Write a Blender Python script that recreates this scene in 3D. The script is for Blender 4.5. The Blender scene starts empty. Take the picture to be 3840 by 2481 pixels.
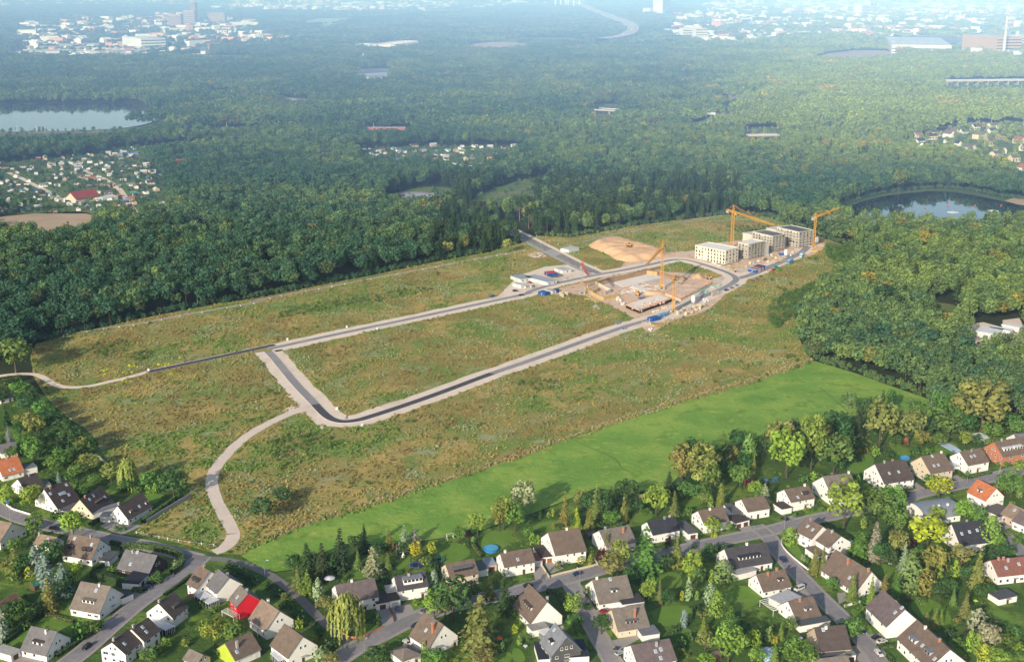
import bpy, math, random, bmesh
import numpy as np
from mathutils import Vector, noise as mnoise

R = math.radians
rng = random.Random(7)
nrg = np.random.default_rng(11)
sc = bpy.context.scene
COL = sc.collection

# ------------------------------------------------------------------ camera
CX, CY, F, H = 1192.0, 770.0, 2900.0, 240.0
YH = -60.0
PITCH = math.atan((CY - YH) / F)
SP, CP = math.sin(PITCH), math.cos(PITCH)
cam = bpy.data.cameras.new('camera')
cam.sensor_width = 36.0
cam.lens = 36.0 * F / 2384.0
cam.clip_end = 60000.0
cam.clip_start = 1.0
camo = bpy.data.objects.new('camera', cam)
camo.location = (0, 0, H)
camo.rotation_euler = (math.pi / 2 - PITCH, 0, 0)
COL.objects.link(camo)
sc.camera = camo

# survey sheets: (origin x, origin y, width, sheet width) of each measured sheet
SHEETS = dict(a=(0, 1860, 960, 2381), b=(960, 1860, 960, 2381), c=(1920, 1860, 960, 2381), d=(2880, 1860, 960, 2381),
    e=(2880, 1240, 960, 2384), f=(1920, 1500, 960, 2384), g=(0, 1660, 640, 2384), h=(1900, 740, 660, 2033),
    i=(2500, 740, 660, 2033), j=(2600, 760, 500, 2384), k=(2150, 980, 600, 2384), l=(900, 900, 1100, 2259),
    m=(640, 1420, 860, 2365), n=(0, 1240, 960, 2384), o=(0, 380, 1000, 2384), p=(950, 300, 1100, 2384),
    q=(2700, 250, 1140, 2384), r=(2000, 250, 1000, 2384), s=(2900, 900, 940, 2384), t=(0, 800, 1000, 2384),
    u=(0, 0, 1280, 2384), v=(1280, 0, 1280, 2384), w=(2560, 0, 1280, 2384), x=(2050, 0, 450, 2384),
    y=(3440, 0, 400, 2369), D=(0, 0, 3840, 2384))

def px(t, x, y):
 x0, y0, w, zw = SHEETS[t]
 k = w / zw
 return (x0 + x * k) * 2384 / 3840, (y0 + y * k) * 2384 / 3840

def G(x, y, z=0.0):
 u, v = (x - CX) / F, (CY - y) / F
 dy, dz = CP + v * SP, -SP + v * CP
 t = (z - H) / dz
 return Vector((u * t, dy * t, z))

def g(t, x, y, z=0.0):
 return G(*px(t, x, y), z)

def gl(t, pts, z=0.0):
 return [g(t, a, b, z) for a, b in pts]

def proj(p):
 X, Y, Z = p[0], p[1], p[2] - H
 zz = Y * CP - Z * SP
 return CX + F * X / zz, CY - F * (Y * SP + Z * CP) / zz

def ppm(p):                       # survey pixels per metre at a point
 return F / (p[1] * CP - (p[2] - H) * SP)

# ------------------------------------------------------------------ bookkeeping
def tag(o, label=None, cat=None, group=None, kind=None):
 if label: o['label'] = label
 if cat: o['category'] = cat
 if group: o['group'] = group
 if kind: o['kind'] = kind
 return o

def link(name, data, parent=None, loc=None, rz=None):
 o = bpy.data.objects.new(name, data)
 COL.objects.link(o)
 if parent is not None: o.parent = parent
 if loc is not None: o.location = loc
 if rz is not None: o.rotation_euler = (0, 0, rz)
 return o

def thing(name, label, cat, loc=(0, 0, 0), rz=0.0, group=None):
 o = link(name, None, None, loc, rz)
 o.empty_display_size = 0.5
 return tag(o, label, cat, group)

class MB:
 """collects faces and becomes one mesh"""
 def __init__(s): s.v, s.f, s.m = [], [], []
 def poly(s, pts, mi=0):
  n = len(s.v); s.v += [tuple(p) for p in pts]; s.f.append(tuple(range(n, n + len(pts)))); s.m.append(mi)
 def box(s, x0, y0, z0, x1, y1, z1, mi=0):
  n = len(s.v)
  s.v += [(x0, y0, z0), (x1, y0, z0), (x1, y1, z0), (x0, y1, z0), (x0, y0, z1), (x1, y0, z1), (x1, y1, z1), (x0, y1, z1)]
  for q in ((3, 2, 1, 0), (4, 5, 6, 7), (0, 1, 5, 4), (1, 2, 6, 5), (2, 3, 7, 6), (3, 0, 4, 7)):
   s.f.append(tuple(n + k for k in q)); s.m.append(mi)
 def prism(s, prof, y0, y1, mi=0, axis='y'):
  """closed (a,z) profile swept along y (or x)"""
  n = len(s.v); k = len(prof)
  for yy in (y0, y1):
   for a, z in prof:
    s.v.append((a, yy, z) if axis == 'y' else (yy, a, z))
  for i in range(k):
   j = (i + 1) % k
   q = (n + i, n + j, n + k + j, n + k + i)
   s.f.append(q if axis == 'y' else q[::-1]); s.m.append(mi)
  a, b = tuple(n + i for i in range(k)), tuple(n + k + i for i in range(k))
  s.f.append(a[::-1] if axis == 'y' else a); s.m.append(mi)
  s.f.append(b if axis == 'y' else b[::-1]); s.m.append(mi)
 def bar(s, a, b, r, n=4, mi=0, r2=None):
  a, b = Vector(a), Vector(b)
  d = (b - a)
  if d.length < 1e-6: return
  d.normalize()
  up = Vector((0, 0, 1)) if abs(d.z) < 0.9 else Vector((1, 0, 0))
  x = d.cross(up).normalized(); y = d.cross(x)
  r2 = r if r2 is None else r2
  k0 = len(s.v)
  for c, rr in ((a, r), (b, r2)):
   for i in range(n):
    an = 2 * math.pi * (i + .5) / n
    s.v.append(tuple(c + x * (math.cos(an) * rr) + y * (math.sin(an) * rr)))
  for i in range(n):
   j = (i + 1) % n
   s.f.append((k0 + i, k0 + n + i, k0 + n + j, k0 + j)); s.m.append(mi)
  s.f.append(tuple(k0 + i for i in range(n))); s.m.append(mi)
  s.f.append(tuple(k0 + n + i for i in reversed(range(n)))); s.m.append(mi)
 def lathe(s, prof, n=12, mi=0, c=(0, 0)):
  k0 = len(s.v)
  for r, z in prof:
   for i in range(n):
    a = 2 * math.pi * i / n
    s.v.append((c[0] + r * math.cos(a), c[1] + r * math.sin(a), z))
  for j in range(len(prof) - 1):
   for i in range(n):
    i2 = (i + 1) % n
    s.f.append((k0 + j * n + i, k0 + j * n + i2, k0 + (j + 1) * n + i2, k0 + (j + 1) * n + i)); s.m.append(mi)
  s.f.append(tuple(k0 + i for i in reversed(range(n)))); s.m.append(mi)
  e = k0 + (len(prof) - 1) * n
  s.f.append(tuple(e + i for i in range(n))); s.m.append(mi)
 def mesh(s, name, mats):
  me = bpy.data.meshes.new(name)
  me.from_pydata(s.v, [], s.f)
  for m in (mats if isinstance(mats, (list, tuple)) else [mats]): me.materials.append(m)
  if any(s.m): me.polygons.foreach_set('material_index', s.m)
  me.update()
  return me
 def build(s, name, mats, parent=None, loc=None, rz=None):
  return link(name, s.mesh(name, mats), parent, loc, rz)

def in_poly(x, y, poly):
 """vectorised point in polygon; poly: list of (x, y)"""
 x = np.asarray(x); y = np.asarray(y)
 ins = np.zeros(x.shape, bool)
 n = len(poly)
 for i in range(n):
  x1, y1 = poly[i][0], poly[i][1]; x2, y2 = poly[(i + 1) % n][0], poly[(i + 1) % n][1]
  if y1 == y2: continue
  c = ((y1 > y) != (y2 > y)) & (x < (x2 - x1) * (y - y1) / (y2 - y1) + x1)
  ins ^= c
 return ins

def seg_dist(x, y, line):
 x = np.asarray(x, float); y = np.asarray(y, float)
 d = np.full(x.shape, 1e9)
 for (a, b) in zip(line[:-1], line[1:]):
  ax, ay, bx, by = a[0], a[1], b[0], b[1]
  L = max((bx - ax) ** 2 + (by - ay) ** 2, 1e-9)
  t = np.clip(((x - ax) * (bx - ax) + (y - ay) * (by - ay)) / L, 0, 1)
  d = np.minimum(d, np.hypot(x - ax - t * (bx - ax), y - ay - t * (by - ay)))
 return d

def smooth(line, step=6.0, it=2, closed=False):
 """Chaikin smoothing of a 3-D polyline"""
 p = [Vector(q) for q in line]
 for _ in range(it):
  q = [] if closed else [p[0]]
  m = len(p)
  for i in range(m if closed else m - 1):
   a, b = p[i], p[(i + 1) % m]
   q += [a * .75 + b * .25, a * .25 + b * .75]
  if not closed: q.append(p[-1])
  p = q
 return p

def densify(line, step):
 out = [Vector(line[0])]
 for a, b in zip(line[:-1], line[1:]):
  a, b = Vector(a), Vector(b)
  n = max(1, int((b - a).length / step))
  out += [a.lerp(b, (i + 1) / n) for i in range(n)]
 return out

# ------------------------------------------------------------------ materials
MATS = {}
def nmat(name):
 m = bpy.data.materials.new(name); m.use_nodes = True
 nt = m.node_tree; nt.nodes.clear()
 out = nt.nodes.new('ShaderNodeOutputMaterial')
 return m, nt, out

def N(nt, t, **kw):
 n = nt.nodes.new(t)
 for k, v in kw.items():
  if k.startswith('i_'):
   key = k[2:]
   n.inputs[int(key) if key.isdigit() else key.replace('_', ' ')].default_value = v
  else: setattr(n, k, v)
 return n

def ramp(nt, stops, fac):
 r = nt.nodes.new('ShaderNodeValToRGB')
 e = r.color_ramp.elements
 e[0].position, e[0].color = stops[0][0], (*stops[0][1], 1)
 e[1].position, e[1].color = stops[-1][0], (*stops[-1][1], 1)
 for p, c in stops[1:-1]:
  k = e.new(p); k.color = (*c, 1)
 nt.links.new(fac, r.inputs[0])
 return r.outputs[0]

def mixc(nt, fac, a, b, mode='MIX'):
 m = nt.nodes.new('ShaderNodeMix'); m.data_type = 'RGBA'; m.blend_type = mode
 for s, v in ((m.inputs[0], fac), (m.inputs[6], a), (m.inputs[7], b)):
  if hasattr(v, 'is_output'): nt.links.new(v, s)
  elif isinstance(v, (int, float)): s.default_value = v
  else: s.default_value = (*v, 1)
 return m.outputs[2]

def noise_fac(nt, co, scale, detail=3, rough=.55, dist=0.0):
 n = N(nt, 'ShaderNodeTexNoise', i_Scale=scale, i_Detail=detail, i_Roughness=rough, i_Distortion=dist)
 nt.links.new(co, n.inputs['Vector'])
 return n.outputs['Fac']

def simple(name, c, rough=.7, var=.18, scale=1.2, metal=0.0, spec=.3, world=False, streak=0.0):
 """painted / rendered / weathered surface: base colour broken up by two noises"""
 if name in MATS: return MATS[name]
 m, nt, out = nmat(name)
 b = N(nt, 'ShaderNodeBsdfPrincipled', i_Roughness=rough, i_Metallic=metal)
 b.inputs['Specular IOR Level'].default_value = spec
 geo = N(nt, 'ShaderNodeNewGeometry')
 co = geo.outputs['Position']
 f1 = noise_fac(nt, co, scale, 4)
 f2 = noise_fac(nt, co, scale * .13, 2)
 lo = tuple(max(0, k * (1 - var * 1.6)) for k in c); hi = tuple(min(1, k * (1 + var)) for k in c)
 c1 = ramp(nt, [(.3, lo), (.7, hi)], f1)
 c2 = mixc(nt, .5, c1, ramp(nt, [(.3, lo), (.7, hi)], f2))
 nt.links.new(c2, b.inputs['Base Color'])
 nt.links.new(b.outputs[0], out.inputs[0])
 MATS[name] = m
 return m

def ground_mat(name, layers, rough=.95, bump=0.0, bscale=.8):
 """layers: (scale, [(pos, colour)...]) first layer base, the following mixed over by own noise: (scale, colour stops, mask scale, mask lo, mask hi)"""
 m, nt, out = nmat(name)
 b = N(nt, 'ShaderNodeBsdfPrincipled', i_Roughness=rough)
 b.inputs['Specular IOR Level'].default_value = .1
 co = N(nt, 'ShaderNodeNewGeometry').outputs['Position']
 c = None
 for L in layers:
  col = ramp(nt, L[1], noise_fac(nt, co, L[0], 5, .6))
  if c is None: c = col
  else:
   mask = noise_fac(nt, co, L[2], 4, .6, .3)
   mr = N(nt, 'ShaderNodeMapRange', i_1=L[3], i_2=L[4])
   nt.links.new(mask, mr.inputs[0])
   c = mixc(nt, mr.outputs[0], c, col)
 nt.links.new(c, b.inputs['Base Color'])
 if bump:
  bp = N(nt, 'ShaderNodeBump', i_Strength=bump, i_Distance=1.0)
  nt.links.new(noise_fac(nt, co, bscale, 4, .7), bp.inputs['Height'])
  nt.links.new(bp.outputs[0], b.inputs['Normal'])
 nt.links.new(b.outputs[0], out.inputs[0])
 MATS[name] = m
 return m

def foliage(name, src):
 """leaf material; colour from the object (src='obj') or from the scattered point (src='inst')"""
 m, nt, out = nmat(name)
 if src == 'obj':
  base = N(nt, 'ShaderNodeObjectInfo').outputs['Color']
 else:
  base = N(nt, 'ShaderNodeAttribute', attribute_name='tint', attribute_type='INSTANCER').outputs['Color']
 lv = N(nt, 'ShaderNodeAttribute', attribute_name='lv', attribute_type='GEOMETRY').outputs['Fac']
 mr = N(nt, 'ShaderNodeMapRange', i_1=0.0, i_2=1.0, i_3=.62, i_4=1.4)
 nt.links.new(lv, mr.inputs[0])
 vm = N(nt, 'ShaderNodeVectorMath', operation='SCALE')
 nt.links.new(base, vm.inputs[0]); nt.links.new(mr.outputs[0], vm.inputs['Scale'])
 d = N(nt, 'ShaderNodeBsdfDiffuse'); t = N(nt, 'ShaderNodeBsdfTranslucent')
 nt.links.new(vm.outputs[0], d.inputs[0])
 warm = mixc(nt, 1.0, vm.outputs[0], (1.0, 1.05, .45), 'MULTIPLY')
 nt.links.new(warm, t.inputs[0])
 mx = N(nt, 'ShaderNodeMixShader', i_0=.18)
 nt.links.new(d.outputs[0], mx.inputs[1]); nt.links.new(t.outputs[0], mx.inputs[2])
 nt.links.new(mx.outputs[0], out.inputs[0])
 MATS[name] = m
 return m

LEAF = foliage('leaf', 'obj')
LEAFI = foliage('leaf_scatter', 'inst')
BARK = simple('bark', (.10, .075, .05), .9, .3, 2.0)
PINEBARK = simple('pine_bark', (.26, .16, .11), .9, .3, 2.0)
def objcol(name, rough=.4, spec=.5, coat=0.0, metal=0.0):
 m, nt, out = nmat(name)
 b = N(nt, 'ShaderNodeBsdfPrincipled', i_Roughness=rough, i_Metallic=metal)
 b.inputs['Specular IOR Level'].default_value = spec
 b.inputs['Coat Weight'].default_value = coat
 o = N(nt, 'ShaderNodeObjectInfo').outputs['Color']
 co = N(nt, 'ShaderNodeNewGeometry').outputs['Position']
 f = noise_fac(nt, co, .9, 4)
 mr = N(nt, 'ShaderNodeMapRange', i_1=.3, i_2=.7, i_3=.82, i_4=1.08); nt.links.new(f, mr.inputs[0])
 vm = N(nt, 'ShaderNodeVectorMath', operation='SCALE')
 nt.links.new(o, vm.inputs[0]); nt.links.new(mr.outputs[0], vm.inputs['Scale'])
 nt.links.new(vm.outputs[0], b.inputs['Base Color'])
 nt.links.new(b.outputs[0], out.inputs[0])
 MATS[name] = m
 return m
PAINT = objcol('car_paint', .35, .5, .5)
MATTE = objcol('matte_paint', .75, .25)
def roofmat():
 """tiles: object colour with course lines along the slope and weathering"""
 m, nt, out = nmat('roof_tile')
 b = N(nt, 'ShaderNodeBsdfPrincipled', i_Roughness=.75)
 b.inputs['Specular IOR Level'].default_value = .25
 o = N(nt, 'ShaderNodeObjectInfo').outputs['Color']
 tc = N(nt, 'ShaderNodeTexCoord').outputs['Object']
 co = N(nt, 'ShaderNodeNewGeometry').outputs['Position']
 wv = N(nt, 'ShaderNodeTexWave', wave_type='BANDS', bands_direction='Z', i_Scale=1.3, i_Distortion=.4, i_Detail=1.0)
 nt.links.new(tc, wv.inputs['Vector'])
 f = noise_fac(nt, co, .5, 4, .65); f2 = noise_fac(nt, co, 4.0, 3, .6)
 a = N(nt, 'ShaderNodeMath', operation='ADD'); nt.links.new(f, a.inputs[0]); nt.links.new(f2, a.inputs[1])
 mr = N(nt, 'ShaderNodeMapRange', i_1=.7, i_2=1.3, i_3=.82, i_4=1.55); nt.links.new(a.outputs[0], mr.inputs[0])
 mw = N(nt, 'ShaderNodeMapRange', i_1=0.0, i_2=1.0, i_3=.88, i_4=1.06); nt.links.new(wv.outputs['Fac'], mw.inputs[0])
 mu = N(nt, 'ShaderNodeMath', operation='MULTIPLY'); nt.links.new(mr.outputs[0], mu.inputs[0]); nt.links.new(mw.outputs[0], mu.inputs[1])
 vm = N(nt, 'ShaderNodeVectorMath', operation='SCALE')
 nt.links.new(o, vm.inputs[0]); nt.links.new(mu.outputs[0], vm.inputs['Scale'])
 nt.links.new(vm.outputs[0], b.inputs['Base Color'])
 nt.links.new(b.outputs[0], out.inputs[0])
 return m
ROOF = roofmat()
def glassmat():
 m, nt, out = nmat('window_pane')
 b = N(nt, 'ShaderNodeBsdfPrincipled', i_Roughness=.08)
 b.inputs['Base Color'].default_value = (.03, .035, .045, 1)
 b.inputs['Specular IOR Level'].default_value = .6
 nt.links.new(b.outputs[0], out.inputs[0])
 return m
PANE = glassmat()
WHITE = simple('white_render', (.86, .83, .78), .85, .05, .6)
TRIM = simple('white_trim', (.75, .75, .74), .5, .04, 2)
RUBBER = simple('tyre_rubber', (.02, .02, .022), .8, .1)
DARK = simple('dark_felt', (.06, .06, .07), .9, .25, .6)
GREYFELT = simple('grey_felt', (.22, .22, .22), .9, .25, .5)
CONC = simple('concrete', (.40, .38, .35), .9, .15, .6)
STEEL = simple('galvanised_steel', (.42, .43, .44), .5, .15, 1.0, metal=.5)
BRICK = simple('red_brick', (.33, .12, .075), .9, .2, 2.0)
ASPH = ground_mat('asphalt', [(.35, [(.3, (.25, .23, .225)), (.7, (.33, .305, .30))]), (3.0, [(.3, (.28, .26, .25)), (.7, (.38, .35, .335))], .05, .45, .6)], .9)
OLDASPH = ground_mat('worn_asphalt', [(.5, [(.3, (.24, .22, .225)), (.7, (.33, .30, .30))]), (3.0, [(.3, (.19, .18, .185)), (.7, (.29, .27, .27))], .08, .5, .62)], .9)
NEWASPH = ground_mat('fresh_asphalt', [(.5, [(.3, (.07, .063, .07)), (.7, (.11, .10, .108))])], .8)
GRAVEL = ground_mat('gravel', [(.4, [(.3, (.70, .57, .46)), (.7, (.80, .67, .56))]), (2.0, [(.3, (.62, .50, .40)), (.7, (.76, .63, .52))], .06, .45, .65)], .95)
PAVE = ground_mat('paving', [(1.5, [(.3, (.30, .27, .25)), (.7, (.40, .36, .33))])], .9)
# ------------------------------------------------------------------ light, sky, haze
SUN_AZ, SUN_EL = R(27), R(21.5)          # shadows run towards azimuth SUN_AZ right of straight ahead
sd = Vector((math.sin(SUN_AZ) * math.cos(SUN_EL), math.cos(SUN_AZ) * math.cos(SUN_EL), -math.sin(SUN_EL)))
sun = bpy.data.lights.new('sun', 'SUN'); sun.energy = 5.0; sun.angle = R(.53); sun.color = (1.0, .905, .75)
so = link('sun', sun); so.rotation_euler = sd.to_track_quat('-Z', 'Y').to_euler()
so.location = (-200, -300, 400)
w = bpy.data.worlds.new('World'); sc.world = w; w.use_nodes = True
nt = w.node_tree; nt.nodes.clear()
sky = N(nt, 'ShaderNodeTexSky', sky_type='NISHITA', sun_disc=False, sun_elevation=SUN_EL, sun_rotation=math.pi + SUN_AZ)
sky.air_density = 1.0; sky.dust_density = 1.5; sky.ozone_density = 1.0
bg = N(nt, 'ShaderNodeBackground', i_Strength=.15)
wo = N(nt, 'ShaderNodeOutputWorld')
nt.links.new(sky.outputs[0], bg.inputs[0]); nt.links.new(bg.outputs[0], wo.inputs[0])

def haze_box(name, x0, y0, z0, x1, y1, z1, scat, absb, label):
 m, nt, out = nmat(name)
 v = N(nt, 'ShaderNodeVolumeCoefficients')
 v.inputs['Scatter Coefficients'].default_value = scat
 v.inputs['Absorption Coefficients'].default_value = absb
 v.inputs['Anisotropy'].default_value = -.32
 vs = N(nt, 'ShaderNodeVolumeScatter', i_Density=1e-9)
 ad = N(nt, 'ShaderNodeAddShader')
 nt.links.new(v.outputs[0], ad.inputs[0]); nt.links.new(vs.outputs[0], ad.inputs[1])
 nt.links.new(ad.outputs[0], out.inputs['Volume'])
 b = MB(); b.box(x0, y0, z0, x1, y1, z1)
 return tag(b.build(name, m), label, 'haze', kind='stuff')
haze_box('haze', -16000, -700, -8, 16000, 20000, 340, (1.2e-5, 1.9e-5, 3.0e-5), (.6e-5, .2e-5, 0), 'thin morning haze over the whole landscape')
haze_box('haze', -15900, 1100, -7, 15900, 19900, 300, (.60e-4, 1.08e-4, 2.1e-4), (.55e-4, .24e-4, 0), 'blue haze thickening beyond the building land towards the far city')

sc.view_settings.view_transform = 'Standard'; sc.view_settings.look = 'None'
sc.view_settings.exposure = 0; sc.view_settings.gamma = 1
sc.render.engine = 'CYCLES'
cy = sc.cycles
cy.use_denoising = True; cy.denoiser = 'OPENIMAGEDENOISE'
cy.max_bounces = 5; cy.diffuse_bounces = 2; cy.glossy_bounces = 2; cy.transmission_bounces = 2; cy.transparent_max_bounces = 6
cy.volume_bounces = 1
cy.use_adaptive_sampling = True; cy.adaptive_threshold = .02
sc.render.use_persistent_data = False

# ------------------------------------------------------------------ ground sheets
def sheet(name, pts, z, mat, label=None, kind='structure', cat='ground'):
 b = MB(); b.poly([(p[0], p[1], z) for p in pts])
 o = b.build(name, mat)
 me = o.data
 if me.polygons[0].normal.z < 0: me.flip_normals()
 tag(o, label, cat, kind=kind)
 return o

def ribbon_pts(line, w0, w1):
 """left and right edges at signed offsets w0 (left) and w1 (right)"""
 L, Rr = [], []
 n = len(line)
 for i, p in enumerate(line):
  a = Vector(line[max(0, i - 1)]); b = Vector(line[min(n - 1, i + 1)])
  d = (b - a); d.z = 0; d.normalize()
  nn = Vector((-d.y, d.x, 0))
  L.append(p + nn * w0); Rr.append(p + nn * w1)
 return L, Rr

def ribbon(name, line, w0, w1, z, mat, label=None, cat='road', kind='structure', thick=0.0, wob=0.0):
 b = MB()
 L, Rr = ribbon_pts(line, w0, w1)
 if wob:
  for i in range(len(L)):
   d = (L[i] - Rr[i]).normalized()
   L[i] = L[i] + d * wob * (mnoise.noise(L[i] * .11) + .5 * mnoise.noise(L[i] * .4))
   Rr[i] = Rr[i] - d * wob * (mnoise.noise(Rr[i] * .13 + Vector((9, 3, 0))) + .5 * mnoise.noise(Rr[i] * .37))
 for i in range(len(L) - 1):
  q = [Rr[i], Rr[i + 1], L[i + 1], L[i]]
  b.poly([(p.x, p.y, z) for p in q])
  if thick:
   for a, c in ((L[i], L[i + 1]), (Rr[i + 1], Rr[i])):
    b.poly([(c.x, c.y, z), (a.x, a.y, z), (a.x, a.y, z - thick), (c.x, c.y, z - thick)][::-1])
 o = b.build(name, mat)
 tag(o, label, cat, kind=kind)
 return o

BASE = ground_mat('forest_floor', [(.02, [(.3, (.030, .042, .018)), (.7, (.05, .062, .026))])], .95)
sheet('ground', [(-22000, -700, 0), (22000, -700, 0), (22000, 40000, 0), (-22000, 40000, 0)], 0.0, BASE,
  'dark green forest floor reaching to the hazy horizon')

FIELD = ground_mat('wasteland', [
 (.09, [(.25, (.23, .235, .062)), (.5, (.33, .285, .085)), (.75, (.42, .315, .105))]),
 (.20, [(.3, (.46, .325, .105)), (.7, (.58, .42, .145))], .022, .50, .60),
 (.25, [(.3, (.25, .195, .068)), (.7, (.34, .255, .09))], .04, .60, .70),
 (.30, [(.3, (.14, .235, .045)), (.7, (.22, .32, .066))], .025, .48, .58),
 (.50, [(.3, (.32, .34, .17)), (.7, (.44, .43, .24))], .05, .57, .67),
 (1.3, [(.3, (.15, .155, .045)), (.7, (.46, .40, .15))], .5, .45, .75)], .95, .9, .5)
field_poly = [G(*p) for p in [(84, 800), (200, 770), (330, 741), (480, 712), (620, 690), (740, 665), (870, 640), (1000, 612), (1130, 588), (1215, 566), (1215, 548), (1330, 552),
    (1400, 540), (1500, 522), (1600, 510), (1690, 500), (1790, 505), (1890, 545), (2010, 585), (1990, 625), (1905, 680), (1850, 760), (1872, 815), (1899, 846),
    (1755, 893), (1603, 936), (1404, 1000), (1154, 1090), (904, 1173), (704, 1232), (624, 1262), (565, 1290), (505, 1288),
    (410, 1262), (312, 1240), (360, 1192), (440, 1150), (450, 1125), (330, 1110), (250, 1075), (215, 1010), (150, 965), (105, 920), (80, 880), (70, 830)]]
sheet('field', field_poly, .04, FIELD, 'overgrown ochre and green wasteland around the new road loop', cat='field')
MEADOW = ground_mat('meadow_grass', [
 (.03, [(.3, (.16, .30, .048)), (.7, (.215, .37, .064))]),
 (.35, [(.3, (.24, .36, .055)), (.7, (.34, .44, .085))], .03, .46, .64),
 (1.2, [(.3, (.115, .225, .032)), (.7, (.185, .31, .048))], .09, .53, .68),
 (.8, [(.3, (.34, .38, .075)), (.7, (.42, .43, .105))], .16, .58, .72)], .95, .6, .28)
meadow_poly = [G(*p) for p in [(562, 1293), (620, 1260), (700, 1226), (900, 1167), (1150, 1085), (1400, 995), (1600, 931), (1750, 890), (1897, 840), (1990, 868), (2080, 900), (2160, 928), (2158, 952),
    (2060, 985), (2000, 965), (1900, 1000), (1760, 1020), (1690, 1040), (1590, 1100), (1545, 1140), (1480, 1150), (1390, 1135), (1250, 1190), (1100, 1240), (940, 1265), (800, 1265), (720, 1300), (680, 1325), (640, 1330), (600, 1318)]]
sheet('meadow', meadow_poly, .07, MEADOW, 'smooth bright green meadow between wasteland and gardens', cat='meadow')
GARDEN = ground_mat('garden_ground', [
 (.10, [(.3, (.055, .11, .024)), (.7, (.10, .175, .036))]),
 (.25, [(.3, (.14, .23, .036)), (.7, (.20, .28, .055))], .04, .50, .60),
 (.6, [(.3, (.04, .045, .02)), (.7, (.10, .09, .05))], .07, .58, .70),
 (1.5, [(.3, (.05, .09, .02)), (.7, (.10, .15, .03))], .3, .5, .7)], .95, .7, .6)
garden_poly = [G(*p) for p in [(-40, 930), (60, 905), (105, 920), (150, 965), (215, 1010), (250, 1075), (330, 1110), (450, 1125), (440, 1150), (360, 1192), (312, 1240), (410, 1262), (505, 1288), (565, 1290),
    (600, 1320), (640, 1332), (680, 1327), (720, 1302), (800, 1267), (940, 1267), (1100, 1242), (1250, 1192), (1390, 1137), (1480, 1152), (1545, 1142), (1590, 1102), (1690, 1042), (1760, 1022),
    (1900, 1002), (2000, 967), (2060, 987), (2160, 950), (2250, 1000), (2470, 985), (3100, 930), (3300, 1700), (-900, 1700), (-700, 940)]]
sheet('garden_ground', garden_poly, .03, GARDEN, 'gardens and lawns of the housing estate along the bottom')

# mown lawns of the gardens
LAWN = ground_mat('lawn', [(.12, [(.3, (.12, .225, .032)), (.7, (.165, .28, .045))]), (1.2, [(.3, (.15, .22, .042)), (.7, (.21, .29, .065))], .1, .5, .65)], .95, .3, 1.0)
for t, pts in [
 ('a', [(330, 1190), (430, 1100), (700, 1170), (640, 1290), (560, 1240), (300, 1200)]), ('a', [(60, 1390), (220, 1200), (290, 1230), (190, 1420)]), ('a', [(520, 1080), (690, 920), (660, 1080), (720, 1130)]),
 ('a', [(1110, 1040), (1180, 1000), (1235, 1015), (1150, 1090)]), ('a', [(960, 1130), (1060, 1100), (1110, 1115), (960, 1200)]), ('b', [(910, 1290), (1000, 1170), (1150, 1200), (1170, 1220), (960, 1310)]),
 ('b', [(1440, 1050), (1470, 980), (1570, 970), (1580, 1010), (1470, 1065)]), ('b', [(860, 740), (1030, 650), (1060, 760), (850, 780)]), ('b', [(1290, 640), (1420, 520), (1440, 600), (1330, 700)]),
 ('b', [(1640, 620), (1700, 420), (1960, 440), (2010, 560), (1760, 640)]), ('b', [(2080, 500), (2120, 330), (2380, 310), (2380, 440), (2140, 570)]), ('c', [(130, 290), (420, 200), (560, 290), (320, 330)]),
 ('c', [(1110, 130), (1290, 110), (1340, 190), (1130, 270)]), ('c', [(1580, 30), (1770, -60), (1820, 60), (1600, 120)]), ('c', [(1160, 850), (1330, 720), (1560, 690), (1600, 850), (1350, 860)]),
 ('c', [(1270, 1060), (1450, 1010), (1640, 1010), (1690, 1080), (1640, 1190), (1390, 1220)]), ('c', [(1960, 870), (2170, 810), (2370, 960), (2120, 1080), (2020, 1050)]), ('c', [(1570, 1240), (1640, 1220), (1680, 1270), (1600, 1300)]),
 ('c', [(1730, 420), (1890, 380), (1960, 390), (1760, 435)]), ('d', [(130, 430), (250, 400), (360, 620), (300, 620)]), ('d', [(920, 640), (1060, 610), (1240, 700), (1200, 760), (1010, 740)]),
 ('d', [(1280, 980), (1540, 930), (1740, 1150), (1640, 1210), (1450, 1170)]), ('d', [(740, 1060), (830, 1030), (1000, 1290), (940, 1300)]), ('d', [(260, 215), (340, 180), (430, 60), (540, 130), (400, 190)]),
 ('d', [(2050, 1090), (2150, 1060), (2280, 1130), (2370, 1210), (2190, 1220)]), ('d', [(440, 1000), (480, 960), (580, 1110), (550, 1110)]), ('d', [(180, 700), (300, 800), (260, 850), (200, 870)]),
 ('e', [(700, 1270), (860, 1130), (1000, 1170), (960, 1300), (800, 1340)]), ('e', [(1100, 1010), (1230, 1060), (1370, 1160), (1190, 1170)]), ('e', [(1600, 1000), (1800, 1060), (1700, 1160), (1500, 1170)]),
 ('c', [(590, 830), (690, 820), (720, 960), (650, 1000)]), ('c', [(810, 1220), (900, 1180), (950, 1290), (880, 1330)]), ('c', [(600, 1270), (640, 1260), (720, 1400), (680, 1410)]), ('g', [(1500, 700), (1700, 640), (1880, 690), (1700, 760)]),
 ('g', [(1990, 720), (2180, 690), (2300, 770), (2110, 880)]), ('c', [(0, 1400), (90, 1420), (140, 1540), (0, 1540)]), ('b', [(2180, 1480), (2380, 1430), (2380, 1540), (2260, 1540)]), ('d', [(1650, 1240), (1780, 1400), (1880, 1540), (1700, 1430)])]:
 o = sheet('lawn', [p for p in smooth(gl(t, pts), it=2, closed=True)], .055, LAWN, 'mown green garden lawn', cat='lawn')

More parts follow.
